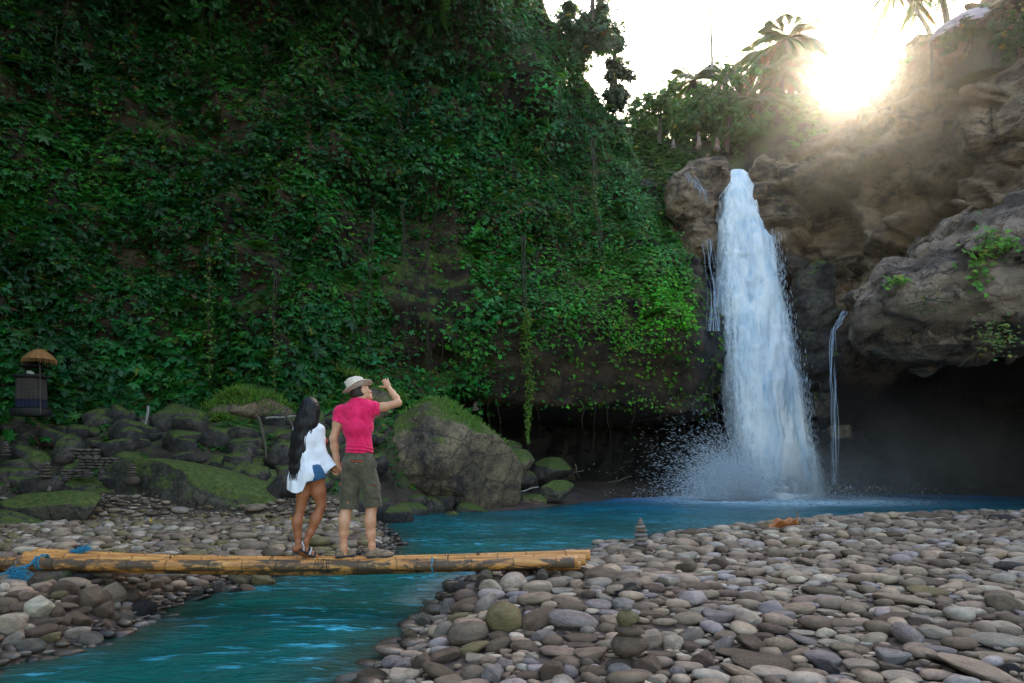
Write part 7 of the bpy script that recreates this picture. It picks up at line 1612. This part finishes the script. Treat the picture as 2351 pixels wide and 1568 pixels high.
# ================================================================ LIGHT, SKY, CAMERA
SUN_DIR = np.array([(1930 - CX) / FPX, 1.0, (HY - 150) / FPX]); SUN_DIR /= np.linalg.norm(SUN_DIR)
el = math.asin(SUN_DIR[2]); az = math.atan2(SUN_DIR[0], SUN_DIR[1])
w = bpy.data.worlds.new('World'); SC.world = w; w.use_nodes = True; nt = w.node_tree; nt.nodes.clear()
sky = nt.nodes.new('ShaderNodeTexSky'); sky.sky_type = 'NISHITA'; sky.sun_disc = False; sky.sun_elevation = el; sky.sun_rotation = az
sky.air_density = 1.3; sky.dust_density = 2.5; sky.ozone_density = 1.0
bg = nt.nodes.new('ShaderNodeBackground'); bg.inputs[1].default_value = .15
wo = nt.nodes.new('ShaderNodeOutputWorld'); mx = nt.nodes.new('ShaderNodeMix'); mx.data_type = 'RGBA'; mx.blend_type = 'MULTIPLY'; mx.inputs[0].default_value = 1; mx.inputs[7].default_value = (1.04, 1.0, .95, 1); nt.links.new(sky.outputs[0], mx.inputs[6]); nt.links.new(mx.outputs[2], bg.inputs[0]); nt.links.new(bg.outputs[0], wo.inputs[0])
sl = bpy.data.lights.new('sun', 'SUN'); sl.energy = 3.0; sl.angle = math.radians(.6); sl.color = (1, .78, .50)
so = bpy.data.objects.new('sun', sl); COL.objects.link(so)
so.rotation_euler = Vector([float(c) for c in SUN_DIR]).to_track_quat('Z', 'Y').to_euler(); so.location = (20, 40, 30)
# haze
mh = Mat('haze'); vol = mh.nt.nodes.new('ShaderNodeVolumePrincipled')
vol.inputs['Color'].default_value = (.86, .92, 1, 1); vol.inputs['Density'].default_value = HAZE; vol.inputs['Anisotropy'].default_value = .94
mh.nt.links.new(vol.outputs[0], mh.out.inputs['Volume'])
if HAZE > 0:
    b = MB(); b.box((5, 40, 14.5), (150, 190, 37)); link('haze', b.mesh('haze', False), mh.m, kind='stuff')
cam = bpy.data.cameras.new('camera'); co = bpy.data.objects.new('camera', cam); COL.objects.link(co)
co.location = (0, 0, CZ); co.rotation_euler = (math.radians(90), 0, 0)
cam.sensor_width = 36; cam.lens = FPX / 2351 * 36; cam.shift_y = (HY - 784) / 2351; cam.clip_end = 1000; cam.clip_start = .05
SC.camera = co
SC.view_settings.view_transform = 'Standard'; SC.view_settings.look = 'None'; SC.view_settings.exposure = EXPO; SC.view_settings.gamma = 1; SC.view_settings.use_curve_mapping = False
cy = SC.cycles; cy.use_denoising = True; cy.max_bounces = 5; cy.diffuse_bounces = 3; cy.glossy_bounces = 2; cy.transmission_bounces = 4; cy.transparent_max_bounces = 12; cy.volume_bounces = 0
cy.use_adaptive_sampling = True; cy.adaptive_threshold = .01; cy.sample_clamp_indirect = 4; cy.volume_step_rate = 1; cy.volume_max_steps = 48
log('done')
